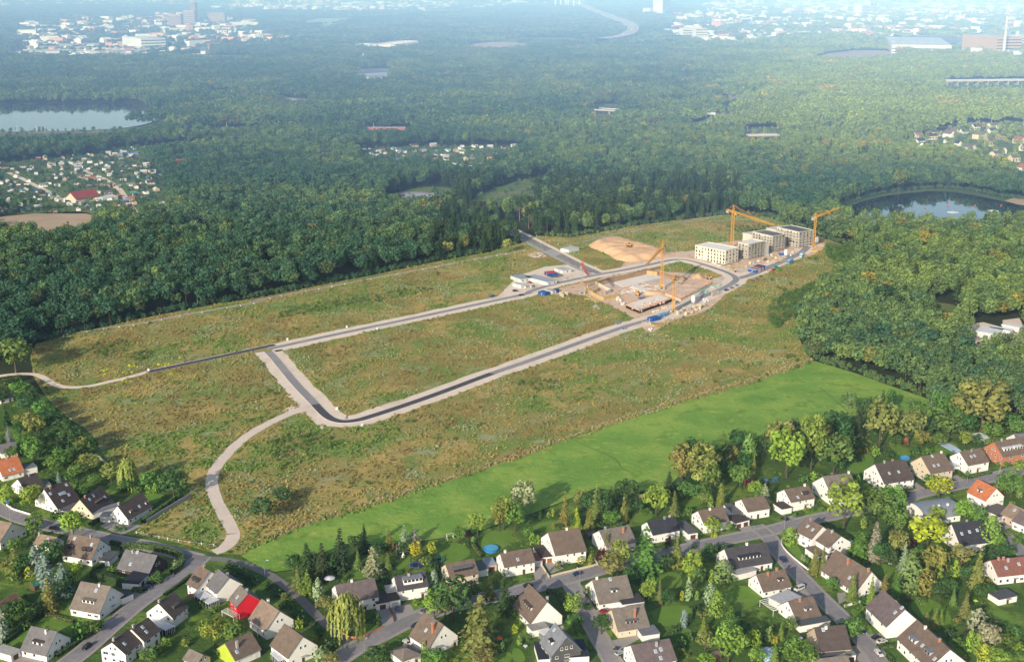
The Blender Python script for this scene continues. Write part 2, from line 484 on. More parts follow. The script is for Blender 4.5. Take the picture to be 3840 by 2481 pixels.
# ------------------------------------------------------------------ roads of the building land
def dl(t, pts, it=2, step=6): return densify(smooth(gl(t, pts), it=it), step)
north = gl('l', [(-60, 905), (60, 872), (230, 838), (400, 800), (700, 735), (1000, 672), (1300, 610), (1600, 545), (1900, 480), (2230, 410)]) + gl('h', [(250, 1090), (500, 1012), (800, 945), (1060, 890), (1300, 852), (1600, 790), (1900, 722)]) + gl('i', [(150, 715), (300, 735), (500, 800), (700, 865), (790, 915), (810, 950), (770, 985), (700, 1030), (450, 1135), (200, 1240)]) + gl('h', [(1800, 1375), (1550, 1440), (1300, 1512)])
loop = north[2:] + gl('l', [(2259, 920), (1900, 1040), (1600, 1155), (1300, 1262), (1000, 1360), (900, 1388), (790, 1400), (700, 1378), (630, 1320), (560, 1240), (450, 1130), (350, 1010), (265, 905), (215, 855)])
loop = densify(smooth(loop, it=2), 7)
SAND = ground_mat('pale_gravel', [(.3, [(.3, (.76, .615, .48)), (.7, (.86, .71, .57))]), (.8, [(.3, (.62, .49, .36)), (.7, (.74, .60, .46))], .05, .5, .7), (2.0, [(.3, (.66, .53, .42)), (.7, (.84, .70, .58))], .4, .5, .7)], .95)
ribbon('verge', loop, 9.2, -9.2, .08, SAND, 'pale gravel verge of the new road loop', 'verge', wob=1.6)
ribbon('road', loop, 2.8, -2.8, .14, ASPH, 'grey asphalt loop road of the building land')
for s in (1, -1):
 ribbon('kerb', loop, s * 2.8 + .2, s * 2.8 - .2, .22, simple('kerb_stone', (.66, .62, .58), .85, .1), 'pale kerb stones along the loop road', 'kerb', thick=.14)
fresh = dl('l', [(575, 1265), (630, 1322), (700, 1380), (790, 1402), (900, 1390), (1000, 1361), (1300, 1263), (1600, 1156), (1940, 1027)])
ribbon('road_surface', fresh, 2.55, -2.55, .17, NEWASPH, 'fresh black asphalt section on the lower side of the loop')
spur = dl('n', [(1370, 384), (1700, 315), (2050, 240), (2400, 165), (2560, 130)], 1)
ribbon('road_spur', spur, 3.4, -2.6, .12, simple('kerb_stone', (.66, .62, .58)), 'pale edge of the western spur', 'kerb')
ribbon('road_spur', spur, 2.4, -2.4, .16, NEWASPH, 'dark asphalt spur running west from the loop')
p1 = dl('n', [(1420, 372), (1200, 432), (1000, 480), (800, 522), (620, 530), (500, 500), (430, 450), (360, 412), (260, 398), (100, 405), (-60, 430)])
ribbon('gravel_path', p1, 2.3, -2.3, .10, SAND, 'pale gravel path leaving the west end of the spur', 'path', wob=.5)
p2 = dl('m', [(1500, 250), (1400, 300), (1250, 345), (1000, 460), (750, 610), (560, 790), (440, 950), (415, 1080), (470, 1260), (560, 1420), (620, 1520)], 2) + dl('a', [(2180, 345), (2150, 420), (2080, 490), (1990, 520)])
p2 = densify(smooth(p2, it=1), 6)
ribbon('gravel_path', p2, 3.0, -3.0, .11, GRAVEL, 'wide pale gravel path curving down to the estate street', 'path', wob=.5)
sheet('gravel_path', gl('m', [(1180, 160), (1480, 230), (1640, 420), (1560, 520), (1380, 350), (1240, 355), (1150, 330), (1290, 240)]), .065, SAND, 'gravel apron where the path meets the loop', cat='path')
east = dl('i', [(800, 940), (950, 905), (1150, 822), (1400, 712), (1560, 640), (1640, 560)])
ribbon('verge', east, 9, -7, .07, SAND, 'gravel verge of the eastern building road', 'verge', wob=1.5)
ribbon('road', east, 3.2, -3.2, .13, ASPH, 'asphalt road past the container row to the last apartment block')
entry = dl('h', [(-100, 300), (60, 390), (200, 455), (350, 535), (560, 640), (800, 765), (1000, 855), (1100, 890)], 1)
ribbon('verge', entry, 9.0, 4.4, .07, SAND, 'gravel strip beside the entry road', 'verge')
ribbon('road', entry, 3.6, -3.6, .12, OLDASPH, 'entry road coming out of the forest')
ribbon('footpath', entry, -5.2, -9.0, .10, simple('pale_path', (.42, .40, .38), .9, .1), 'pale footway beside the entry road', 'path')
mk = MB()
L_, R_ = ribbon_pts(densify(entry, 6), -3.3, -3.55)
for i in range(0, len(L_) - 1, 2):
 mk.poly([(q.x, q.y, .15) for q in (R_[i], R_[i + 1], L_[i + 1], L_[i])])
tag(mk.build('road_marking', TRIM), 'white edge dashes of the entry road', 'road marking', kind='structure')
sheet('pavement', gl('h', [(400, 630), (520, 600), (640, 650), (540, 690)]), .18, simple('pale_path', (.42, .40, .38)), 'pale raised crossing of the entry road')
sheet('pavement', gl('h', [(230, 655), (330, 625), (410, 640), (470, 680), (380, 700), (280, 690)]), .085, SAND, 'sandy turning patch beside the entry road')
# forest edge track
trk = dl('t', [(-200, 1160), (300, 1120), (700, 1062), (1000, 1015), (1250, 985), (1500, 935), (1900, 860), (2384, 780)], 1, 10) + dl('l', [(0, 490), (300, 430), (700, 355), (1100, 280), (1500, 205), (1900, 130), (2180, 80)], 1, 10)[1:]
ribbon('footpath', trk, 2.0, -2.0, .08, simple('track_earth', (.46, .37, .29), .95, .2), 'straight earth track along the forest edge', 'path')
trk2 = dl('h', [(640, 560), (900, 510), (1200, 430), (1500, 370), (1800, 330), (2033, 290)], 1, 10) + dl('i', [(300, 260), (560, 215), (730, 195)], 1, 10)[1:]
ribbon('footpath', trk2, 1.2, -1.2, .08, simple('track_earth', (.46, .37, .29)), 'track along the spruce wood beyond the sand heap', 'path')
trk3 = dl('s', [(460, 5), (600, 30), (800, 85), (1000, 145)], 1, 10)
ribbon('footpath', trk3, 1.8, -1.8, .08, simple('sand_track', (.36, .25, .16), .95, .2), 'sandy track between young trees and the right wood', 'path')
# meadow trail
for t, pts in (('f', [(590, 378), (700, 430), (850, 490), (970, 550), (1000, 590), (1010, 625), (1060, 655), (1140, 675)]), ('e', [(480, 530), (560, 590), (640, 660), (740, 745)])):
 ribbon('trail', dl(t, pts, 2, 5), .4, -.4, .10, simple('trodden_grass', (.125, .20, .035), .95, .2), 'narrow trodden trail across the meadow', 'path')

# ------------------------------------------------------------------ streets of the estate
STREETS = {}
def street(key, line, wid, label, mat=ASPH, pav=1.5, z=.08):
 line = densify(smooth(line, it=2), 5)
 STREETS[key] = (line, wid)
 if pav:
  for s in (1, -1):
   ribbon('pavement', line, s * (wid / 2 + pav), s * (wid / 2), z + .10, PAVE, 'paved footway beside ' + label, 'pavement', thick=.15)
 ribbon('road', line, wid / 2, -wid / 2, z, mat, label)
street('west', gl('a', [(-160, 40), (0, 115), (180, 200), (420, 268), (700, 325), (1000, 390), (1350, 450), (1650, 530), (1850, 580)]), 6.5, 'curving estate street on the left', OLDASPH, 1.3, .080)
street('diag', gl('a', [(1880, 560), (1750, 690), (1600, 800), (1400, 915), (1250, 1025), (1050, 1195), (900, 1330), (760, 1455), (560, 1600)]), 6.5, 'straight estate street running down to the left corner', OLDASPH, 1.2, .084)
street('lane', gl('a', [(1700, 560), (1900, 575), (2080, 585), (2250, 620), (2381, 670)]) + gl('b', [(100, 715), (200, 775), (330, 875), (450, 985), (560, 1105), (700, 1225), (830, 1345), (900, 1420)]), 4.2, 'narrow paved lane behind the gardens', simple('lane_paving', (.21, .195, .185), .95, .15), 0, .088)
street('main', gl('b', [(620, 1620), (800, 1490), (950, 1395), (1150, 1295), (1400, 1165), (1600, 1080)]) + gl('c', [(-340, 955), (-100, 920), (100, 868), (400, 795), (700, 715), (1000, 620), (1380, 555), (1650, 478), (2000, 400), (2381, 325)]) + gl('d', [(280, 245), (600, 175)]) + gl('e', [(1150, 1600), (1400, 1510), (1700, 1450), (2000, 1385), (2384, 1285), (2700, 1200)]), 6.5, 'main estate street climbing to the right', OLDASPH, 1.6, .076)
street('side', gl('c', [(540, 800), (610, 920), (690, 1080), (760, 1220), (850, 1380), (950, 1560)]), 5.5, 'side street past the red car', ASPH, 1.2, .092)
street('down', gl('d', [(-120, 270), (10, 370), (80, 500), (250, 690), (400, 850), (550, 1000), (700, 1140), (850, 1300), (960, 1420), (1060, 1560)]), 6.0, 'side street running down to the lower right', OLDASPH, 1.2, .096)
street('far', gl('d', [(1950, 60), (2050, 190), (2140, 290), (2260, 420), (2400, 560)]), 5.0, 'lane at the right edge', OLDASPH, 1.0, .08)
street('yard', gl('d', [(620, 160), (760, 120), (900, 150), (1000, 60)]), 4.5, 'short access beside the lime green tree', ASPH, 0, .10)
for t, pts, lab in [('a', [(1080, 985), (1250, 890), (1390, 920), (1230, 1020)], 'white gabled house with one box dormer'), ('a', [(930, 280), (1000, 230), (1330, 270), (1130, 360)], 'white house with hipped wing'),
     ('a', [(500, 240), (580, 180), (650, 170), (640, 240), (560, 260)], 'cream gabled house'), ('a', [(100, 1550), (200, 1460), (400, 1520), (340, 1600)], 'house at lower left corner'), ('b', [(1120, 1060), (1240, 1025), (1290, 1170), (1180, 1220)], 'long brown roofed house'),
     ('b', [(1250, 1030), (1440, 1000), (1480, 1080), (1300, 1170)], 'white house with grey box dormer'), ('c', [(180, 640), (280, 620), (340, 750), (220, 790)], 'white house left of main street'), ('c', [(290, 610), (380, 590), (480, 670), (360, 720)], 'house with orange garage door'),
     ('c', [(690, 1070), (1000, 1020), (1080, 1050), (740, 1110)], 'red car'), ('c', [(880, 1350), (1190, 1280), (1210, 1310), (960, 1450), (900, 1400)], 'cream house with brick chimney'), ('c', [(1600, 400), (1700, 360), (1760, 420), (1650, 450)], 'navy roofed house'),
     ('c', [(2100, 290), (2200, 260), (2270, 310), (2150, 330)], 'house with flat side wing'), ('d', [(120, 200), (220, 180), (280, 200), (190, 250)], 'house with red shutters'), ('d', [(640, 900), (720, 890), (740, 960), (660, 1000)], 'brown house with two brick chimneys'),
     ('d', [(200, 880), (330, 840), (430, 930), (320, 950)], 'house with brown roof and carport'), ('e', [(1330, 1400), (1400, 1380), (1520, 1490), (1430, 1530)], 'cream house with purple roof'), ('e', [(1700, 1360), (1760, 1340), (1850, 1400), (1790, 1420)], 'cream house beside hedge'), ('d', [(2110, 250), (2240, 230), (2270, 290), (2160, 310)], 'tan terrace house'),
     ('a', [(1320, 860), (1440, 780), (1510, 800), (1390, 900)], 'navy garage roof house'), ('d', [(900, 1290), (1040, 1270), (1100, 1370), (1000, 1390)], 'two parked cars'), ('b', [(1360, 1380), (1480, 1310), (1530, 1440), (1450, 1470)], 'white cars beside tan gabled house'), ('d', [(740, 1400), (850, 1380), (980, 1560), (880, 1580)], 'tan walled house at bottom')]:
 sheet('driveway', gl(t, pts), .07, PAVE, 'grey paved driveway by the ' + lab, cat='driveway')
# ------------------------------------------------------------------ trees
def leaf_mesh(name, C, Nn, S, mat, aspect=1.0, hang=0.0, lv=None):
 """many small leaf-sprays: one bent diamond each. C centres, Nn normals, S sizes"""
 n = len(C)
 Nn = Nn / np.maximum(np.linalg.norm(Nn, axis=1, keepdims=True), 1e-6)
 rv = nrg.normal(size=(n, 3))
 if hang: rv = rv * (1 - hang) + np.array([0, 0, -1.0]) * hang * 2
 t = np.cross(Nn, rv); t /= np.maximum(np.linalg.norm(t, axis=1, keepdims=True), 1e-6)
 b = np.cross(t, Nn)                       # b runs along rv projected
 S = S[:, None]
 w = S * .5; h = S * .5 * aspect
 V = np.stack([C - b * h, C + t * w * 1.0 - Nn * w * .15, C + b * h, C - t * w + Nn * w * .15], 1).reshape(-1, 3)
 me = bpy.data.meshes.new(name)
 me.vertices.add(4 * n); me.vertices.foreach_set('co', V.astype(np.float32).ravel())
 me.loops.add(4 * n); me.loops.foreach_set('vertex_index', np.arange(4 * n, dtype=np.int32))
 me.polygons.add(n); me.polygons.foreach_set('loop_start', np.arange(0, 4 * n, 4, dtype=np.int32))
 a = me.attributes.new('lv', 'FLOAT', 'FACE')
 a.data.foreach_set('value', (nrg.random(n) if lv is None else np.clip(lv, 0, 1)).astype(np.float32))
 me.materials.append(mat)
 me.update(calc_edges=True); me.validate()
 return me

def blob_pts(blobs, per, up=.25, lo=-.75):
 """points on a set of spheres (c, r), without what lies deep inside another sphere"""
 P, Q, W = [], [], []
 bc = np.array([b[0] for b in blobs]); br = np.array([b[1] for b in blobs])
 for k, (c, r) in enumerate(blobs):
  m = max(8, int(per * r * r * 7))
  d = nrg.normal(size=(m, 3)); d /= np.linalg.norm(d, axis=1, keepdims=True)
  d = d[d[:, 2] > lo]
  p = np.array(c) + d * r * (.82 + .3 * nrg.random((len(d), 1)))
  dist = np.linalg.norm(p[:, None, :] - bc[None], axis=2) / br[None]
  dist[:, k] = 9
  keep = dist.min(axis=1) > .72
  P.append(p[keep]); Q.append(d[keep]); W.append(np.full(keep.sum(), nrg.random() * .7))
 P = np.concatenate(P); Q = np.concatenate(Q); W = np.concatenate(W)
 Q = Q + nrg.normal(size=Q.shape) * .26 + np.array([0, 0, up])
 return P, Q, W + .3 * nrg.random(len(W))

def crown_round(h, w, leaf, dens, seed, base=.30, shape='round', nb=20):
 """blobs of a broadleaf crown of total height h and width w"""
 r = random.Random(seed)
 zc, rz, rx = h * (1 + base) / 2, h * (1 - base) / 2, w / 2
 blobs = [((0, 0, zc), min(rz, rx) * .62)]
 for i in range(nb):
  z = -0.75 + 1.6 * (i + .5) / nb + r.uniform(-.1, .1)
  z = max(-.85, min(.9, z))
  a = i * 2.4 + r.uniform(-.5, .5)
  q = math.sqrt(max(0, 1 - z * z))
  if shape == 'cone': q = (1 - (z + .85) / 1.8) ** .8 * 1.05
  if shape == 'oval': q = q ** .8
  k = r.uniform(.52, .80)
  br = r.uniform(.22, .36) * min(rx, rz)
  blobs.append(((math.cos(a) * q * rx * k, math.sin(a) * q * rx * k, zc + z * rz * .74 + r.uniform(-.05, .05) * rz), br))
 return blob_pts(blobs, dens / (leaf * leaf))

def crown_spruce(h, w, leaf, seed, base=.08, droop=.35, lev=14, taper=1.0):
 r = random.Random(seed)
 P, Q, W = [], [], []
 for k in range(lev):
  f = (k + r.uniform(-.2, .2)) / lev
  z = h * (base + (1 - base) * f)
  R0 = w / 2 * (1 - f) ** taper * r.uniform(.8, 1.12) + .12
  nb = max(4, int(11 * (1 - f) + 3))
  for j in range(nb):
   a = 2 * math.pi * (j + r.random() * .8) / nb + k
   L = R0 * r.uniform(.75, 1.12)
   n = max(2, int(L / (leaf * .45)))
   bw = r.random() * .6
   for i in range(n):
    s = (i + 1) / n
    x = L * s
    P.append((math.cos(a) * x + r.gauss(0, leaf * .2), math.sin(a) * x + r.gauss(0, leaf * .2), z - droop * x * s + r.gauss(0, leaf * .18)))
    Q.append((math.cos(a) * .55 + r.gauss(0, .25), math.sin(a) * .55 + r.gauss(0, .25), .9))
    W.append(bw * (.6 + .4 * s) + .4 * r.random())
 P.append((0, 0, h)); Q.append((1, 0, .4)); W.append(.5)
 return np.array(P), np.array(Q), np.array(W)

def crown_column(h, w, leaf, dens, seed, pw=.6):
 n = int(dens * 2.6 * h * w / (leaf * leaf))
 f = nrg.random(n); a = nrg.random(n) * 2 * np.pi
 prof = np.sin(np.pi * np.clip(f * .86 + .14, 0, 1)) ** pw
 lump = 1 + .16 * np.sin(a * 3 + f * 17 + seed) + .12 * np.sin(a * 5 - f * 11 + seed * 2)
 r = w / 2 * prof * lump * (.85 + .2 * nrg.random(n))
 P = np.stack([r * np.cos(a), r * np.sin(a), f * h], 1)
 Q = np.stack([np.cos(a), np.sin(a), np.full(n, .35)], 1) + nrg.normal(size=(n, 3)) * .3
 W = np.clip((lump - .75) * 1.3, 0, .7) + .35 * nrg.random(n)
 return P, Q, W

def crown_willow(h, w, leaf, seed):
 r = random.Random(seed)
 P, Q, W = [], [], []
 for k in range(95):
  a = k * 2.4 + r.uniform(-.3, .3); q = math.sqrt((k + .5) / 95)
  x0 = q * w / 2 * r.uniform(.85, 1.05)
  top = h * (1 - .42 * q * q) + r.uniform(-.05, .03) * h
  L = h * (.22 + .45 * q) * r.uniform(.6, 1.1)
  n = max(3, int(L / (leaf * .6)))
  bw = r.random() * .65
  for i in range(n):
   s = i / n
   xx = x0 * (1 + .07 * s)
   P.append((math.cos(a) * xx + r.gauss(0, leaf * .22), math.sin(a) * xx + r.gauss(0, leaf * .22), top - L * s))
   Q.append((math.cos(a) + r.gauss(0, .3), math.sin(a) + r.gauss(0, .3), .25 + .8 * (1 - s) * (1 - q)))
   W.append(bw + .35 * r.random())
 return np.array(P), np.array(Q), np.array(W)

def trunk_mesh(h, r0, mat, limbs=0, seed=1, spread=2.0, top=.9):
 r = random.Random(seed); b = MB()
 pts = [Vector((0, 0, -.2))]
 for i in range(1, 5): pts.append(Vector((r.uniform(-.12, .12) * i * .4, r.uniform(-.12, .12) * i * .4, h * top * i / 4)))
 for i in range(4):
  b.bar(pts[i], pts[i + 1], r0 * (1 - .22 * i), 6, r2=r0 * (1 - .22 * (i + 1)))
 for k in range(limbs):
  z = r.uniform(.38, .68) * h; a = k * 2.4 + r.random()
  p = Vector((0, 0, z)); q = Vector((math.cos(a) * spread, math.sin(a) * spread, z + spread * .75))
  b.bar(p, q, r0 * .42, 4, r2=r0 * .14)
 return b.mesh('trunk', mat)

PROTO = {}
def add_proto(kind, crown, leaf, trunk, aspect=1.0, hang=0.0, vary=.35):
 P, Q, W = crown
 S = leaf * (1 - vary + 2 * vary * nrg.random(len(P)))
 PROTO.setdefault(kind, []).append((leaf_mesh('crown', P, Q, S, LEAF, aspect, hang, W), trunk))
LF = .62
for s in range(5):
 add_proto('broadleaf', crown_round(10, 8.4, LF, 1.5, s, .22, nb=22), LF, trunk_mesh(8, .26, BARK, 5, s, 2.2), 1.25)
for s in range(3):
 add_proto('oval', crown_round(12, 6.8, LF, 1.5, 20 + s, .16, 'oval', nb=24), LF, trunk_mesh(10, .24, BARK, 4, s, 1.6), 1.25)
for s in range(3):
 add_proto('spruce', crown_spruce(14, 6.2, .62, 30 + s, lev=17), .62, trunk_mesh(13.5, .2, BARK), 1.5, .3)
for s in range(2):
 add_proto('silver', crown_spruce(13, 8.0, .7, 40 + s, .05, .18, 13, .8), .7, trunk_mesh(12.5, .22, BARK), 1.35, .15)
for s in range(3):
 add_proto('thuja', crown_column(6, 2.4, .42, 1.1, 50 + s), .42, trunk_mesh(5, .1, BARK), 1.7, .5)
for s in range(2):
 ca, cb = crown_willow(10, 9.5, .55, 60 + s), crown_round(9.2, 8.0, .55, 1.1, 160 + s, .12, nb=20)
 add_proto('willow', tuple(np.concatenate([a_, b_]) for a_, b_ in zip(ca, cb)), .55, trunk_mesh(7.5, .3, BARK, 5, s, 2.2), 1.6, .6)
for s in range(2):
 add_proto('cypress', crown_column(10, 4.6, .5, 1.1, 70 + s, .5), .5, trunk_mesh(8, .2, BARK), 1.5, .3)
for s in range(4):
 add_proto('shrub', crown_round(2.4, 3.0, .36, 1.5, 80 + s, -.1, nb=12), .36, trunk_mesh(1.4, .06, BARK, 3, s, .7), 1.2)
for s in range(2):
 add_proto('pine', crown_round(15, 7.5, .7, 1.2, 90 + s, .5, nb=13), .7, trunk_mesh(13.5, .24, PINEBARK, 6, s, 2.0), 1.4)
for s in range(2):
 add_proto('ball', crown_column(1.8, 1.9, .3, 1.2, 95 + s, .5), .3, trunk_mesh(1.2, .05, BARK), 1.2)
# forest-size individuals (coarser sprays)
FL = 1.15
for s in range(5):
 add_proto('wood_broadleaf', crown_round(20, 10.5, FL, 1.35, 100 + s, .28, nb=24), FL, trunk_mesh(16, .3, BARK, 4, s, 3), 1.2)
for s in range(3):
 add_proto('wood_spruce', crown_spruce(22, 7.0, 1.0, 110 + s, .18, .3, 17, .85), 1.0, trunk_mesh(21, .25, BARK), 1.5, .3)
for s in range(2):
 add_proto('wood_pine', crown_round(23, 7.0, 1.0, 1.2, 120 + s, .62, nb=12), 1.0, trunk_mesh(21, .24, PINEBARK, 4, s, 2), 1.3)

TREES = []
def tree(kind, p, h, wd, col, label=None, cat='tree', group=None, var=None, name=None):
 """one tree: root at the foot, trunk and crown as parts"""
 lst = PROTO[kind]
 cm, tm = lst[rng.randrange(len(lst)) if var is None else var % len(lst)]
 ref = {'broadleaf': (10, 8.4), 'oval': (12, 6.8), 'spruce': (14, 6.2), 'silver': (13, 8), 'thuja': (6, 2.4), 'willow': (10, 9.5), 'cypress': (10, 4.6), 'shrub': (2.4, 3), 'pine': (15, 7.5), 'ball': (1.8, 1.9),
   'wood_broadleaf': (20, 10.5), 'wood_spruce': (22, 7), 'wood_pine': (23, 7)}[kind]
 nm = name or {'broadleaf': 'broadleaf_tree', 'oval': 'broadleaf_tree', 'spruce': 'spruce_tree', 'silver': 'silver_fir', 'thuja': 'thuja', 'willow': 'willow_tree', 'cypress': 'cypress_tree', 'shrub': 'shrub', 'pine': 'pine_tree', 'ball': 'ball_shrub',
   'wood_broadleaf': 'broadleaf_tree', 'wood_spruce': 'spruce_tree', 'wood_pine': 'pine_tree'}[kind]
 r = thing(nm, label, cat, (p[0], p[1], 0), rng.uniform(0, 6.28), group)
 r.scale = (wd / ref[1], wd / ref[1], h / ref[0])
 c = link('crown', cm, r); c.color = (*col, 1)
 if kind not in ('ball',):
  link('trunk', tm, r)
 TREES.append(r)
 return r

# ------------------------------------------------------------------ scattered masses
def scatter(name, P, S, RZ, IDX, T, protos, label, cat, kind='stuff'):
 """one object that scatters copies of the meshes over its points (geometry nodes)"""
 col = bpy.data.collections.new(name + '_kinds')
 for k, me in enumerate(protos):
  o = bpy.data.objects.new('%s_%02d' % (name, k), me); col.objects.link(o)
 n = len(P)
 me = bpy.data.meshes.new(name)
 me.vertices.add(n); me.vertices.foreach_set('co', np.asarray(P, np.float32).ravel())
 for an, ty, dat in (('sc', 'FLOAT_VECTOR', S), ('rz', 'FLOAT', RZ), ('pi', 'INT', IDX), ('tint', 'FLOAT_VECTOR', T)):
  a = me.attributes.new(an, ty, 'POINT')
  if ty == 'FLOAT_VECTOR': a.data.foreach_set('vector', np.asarray(dat, np.float32).ravel())
  else: a.data.foreach_set('value', np.asarray(dat, np.int32 if ty == 'INT' else np.float32))
 me.update()
 o = link(name, me)
 tag(o, label, cat, kind=kind)
 ng = bpy.data.node_groups.new(name + '_scatter', 'GeometryNodeTree')
 ng.interface.new_socket('Geometry', in_out='INPUT', socket_type='NodeSocketGeometry')
 ng.interface.new_socket('Geometry', in_out='OUTPUT', socket_type='NodeSocketGeometry')
 gi, go = ng.nodes.new('NodeGroupInput'), ng.nodes.new('NodeGroupOutput')
 ip = ng.nodes.new('GeometryNodeInstanceOnPoints')
 ci = ng.nodes.new('GeometryNodeCollectionInfo'); ci.inputs['Collection'].default_value = col
 ci.inputs['Separate Children'].default_value = True; ci.inputs['Reset Children'].default_value = True
 def na(nm, ty):
  q = ng.nodes.new('GeometryNodeInputNamedAttribute'); q.data_type = ty; q.inputs[0].default_value = nm
  return [s for s in q.outputs if s.enabled and s.name == 'Attribute'][0]
 cx = ng.nodes.new('ShaderNodeCombineXYZ')
 L = ng.links.new
 L(gi.outputs[0], ip.inputs['Points']); L(ci.outputs[0], ip.inputs['Instance'])
 ip.inputs['Pick Instance'].default_value = True
 L(na('pi', 'INT'), ip.inputs['Instance Index'])
 L(na('rz', 'FLOAT'), cx.inputs[2]); L(cx.outputs[0], ip.inputs['Rotation'])
 L(na('sc', 'FLOAT_VECTOR'), ip.inputs['Scale'])
 L(ip.outputs[0], go.inputs[0])
 md = o.modifiers.new('scatter', 'NODES'); md.node_group = ng
 return o

def with_mat(me, mat):
 c = me.copy(); c.materials.clear(); c.materials.append(mat); return c

def merged(meshes_at, mat):
 """several crowns merged into one clump mesh for the far canopy"""
 V, LV = [], []
 for (P, Q, W, S) in meshes_at: V.append((P, Q, W, S))
 P = np.concatenate([v[0] for v in V]); Q = np.concatenate([v[1] for v in V]); W = np.concatenate([v[2] for v in V]); S = np.concatenate([v[3] for v in V])
 return leaf_mesh('canopy', P, Q, S, mat, 1.15, 0, W)

def grid_points(x0, x1, y0, y1, step, jit=.45):
 xs = np.arange(x0, x1, step); ys = np.arange(y0, y1, step)
 gx, gy = np.meshgrid(xs, ys)
 gx = gx + (np.arange(len(ys)) % 2)[:, None] * step * .5
 gx = gx.ravel() + nrg.uniform(-jit, jit, gx.size) * step
 gy = gy.ravel() + nrg.uniform(-jit, jit, gy.size) * step
 return gx, gy

def pnoise(x, y, s, off=0.0):
 return np.array([mnoise.noise(Vector((a * s + off, b * s - off, off * .37))) for a, b in zip(x, y)])
# ------------------------------------------------------------------ open places in the woods
def DP(pts): return [G(*p) for p in pts]
LAKE1 = DP([(-300, 262), (0, 243), (120, 239), (250, 239), (330, 243), (392, 258), (386, 274), (318, 296), (190, 305), (60, 306), (-300, 312)])
LAKE2 = gl('q', [(870, 1150), (1000, 1098), (1130, 1052), (1290, 1012), (1480, 990), (1650, 975), (1800, 980), (1950, 1000), (2100, 1032), (2250, 1062), (2500, 1110), (2520, 1230), (2200, 1255), (1900, 1285), (1600, 1270), (1400, 1275), (1200, 1270), (1050, 1255), (960, 1225)])
BANK2 = gl('q', [(840, 1150), (980, 1085), (1120, 1035), (1285, 995), (1480, 972), (1650, 955), (1800, 955), (1950, 970), (2100, 1005), (2240, 1030), (2520, 1060), (2540, 1290), (1900, 1310), (1600, 1290), (1200, 1290), (1000, 1265), (930, 1235)])
ALLOT1 = DP([(-60, 385), (60, 374), (170, 364), (290, 352), (330, 372), (375, 410), (395, 450), (398, 505), (340, 520), (300, 520), (200, 497), (-60, 497)])
ALLOT1B = DP([(230, 352), (330, 340), (600, 322), (620, 330), (560, 345), (420, 360), (330, 370), (280, 362)])
ALLOT2 = DP([(820, 352), (890, 343), (1000, 340), (1210, 340), (1235, 352), (1200, 372), (1160, 392), (1120, 412), (1070, 415), (1010, 400), (930, 395), (840, 384)])
TAN1 = DP([(-60, 512), (60, 498), (160, 492), (205, 493), (222, 505), (222, 545), (180, 560), (120, 568), (60, 556), (-60, 556)])
ROUND = DP([(890, 462), (960, 436), (1040, 434), (1070, 446), (1040, 480), (960, 498), (900, 488)])
CLEAR = DP([(1080, 482), (1120, 450), (1180, 428), (1250, 412), (1290, 405), (1280, 435), (1240, 455), (1240, 480), (1160, 505), (1090, 505)])
VILLAGE = gl('q', [(1480, 560), (1760, 510), (1880, 480), (2500, 470), (2500, 900), (2330, 880), (2230, 800), (2080, 770), (1900, 700), (1700, 680), (1540, 680)])
SCLEAR = gl('s', [(1420, 600), (1560, 590), (1760, 620), (1800, 700), (1790, 830), (1600, 860), (1480, 760)])
SHEDS = gl('s', [(1850, 800), (2000, 780), (2180, 830), (2180, 760), (2340, 740), (2420, 900), (2330, 1000), (2150, 1050), (2000, 1110), (1880, 1080), (1850, 950)])
TANF = DP([(1060, 114), (1090, 104), (1140, 98), (1180, 98), (1250, 104), (1310, 106), (1260, 112), (1200, 122), (1120, 124)])
TANF2 = DP([(1880, 136), (1930, 124), (1990, 117), (2060, 118), (2120, 128), (2080, 142), (1990, 148), (1900, 146)])
FARGREEN = DP([(1130, 96), (1220, 88), (1350, 88), (1380, 94), (1340, 103), (1250, 102)])
STRIP1 = DP([(420, 136), (470, 128), (580, 130), (640, 134), (600, 142), (470, 144)])
SPORT = DP([(690, 52), (740, 43), (840, 41), (830, 50), (770, 58), (700, 62)])
INDU = DP([(20, 132), (40, 102), (60, 60), (250, 42), (420, 32), (600, 52), (560, 78), (700, 92), (630, 106), (520, 108), (480, 128), (300, 138), (100, 142)])
TOWNM = DP([(480, 24), (560, 2), (700, -10), (1050, -10), (1070, 20), (980, 30), (700, 28)])
TOWNR = DP([(1540, 78), (1560, 40), (1650, 10), (1900, -10), (2450, -10), (2450, 75), (2250, 78), (2000, 88), (1850, 86), (1760, 102), (1620, 104)])
WAREH = DP([(1980, 96), (2030, 84), (2200, 72), (2460, 78), (2470, 160), (2370, 150), (2300, 134), (2220, 132), (2120, 128), (2040, 108)])
HALL = DP([(815, 190), (822, 166), (860, 160), (915, 160), (925, 175), (920, 196), (860, 200)])
HALL2 = DP([(825, 121), (840, 106), (940, 97), (1005, 99), (990, 112), (900, 122)])
SERV = DP([(625, 246), (640, 224), (735, 232), (735, 248), (690, 258)])
SERV2 = DP([(470, 228), (485, 212), (560, 210), (560, 232)])
RAIL = smooth(DP([(-300, 311), (0, 310), (300, 307), (600, 302), (900, 303), (1240, 302), (1600, 306), (1790, 312), (2000, 303), (2240, 294), (2450, 292), (2800, 292)]), it=2)
MWAY = smooth(DP([(1318, 4), (1340, 10), (1375, 28), (1410, 43), (1440, 54), (1466, 65), (1477, 78), (1466, 92), (1440, 100), (1400, 106)]), it=2)
MWAY2 = smooth(DP([(640, 222), (700, 240), (900, 262), (1374, 252), (1440, 258), (1560, 250), (1640, 240), (1700, 230), (1760, 215), (1900, 200), (2100, 196), (2190, 191), (2450, 187)]), it=2)
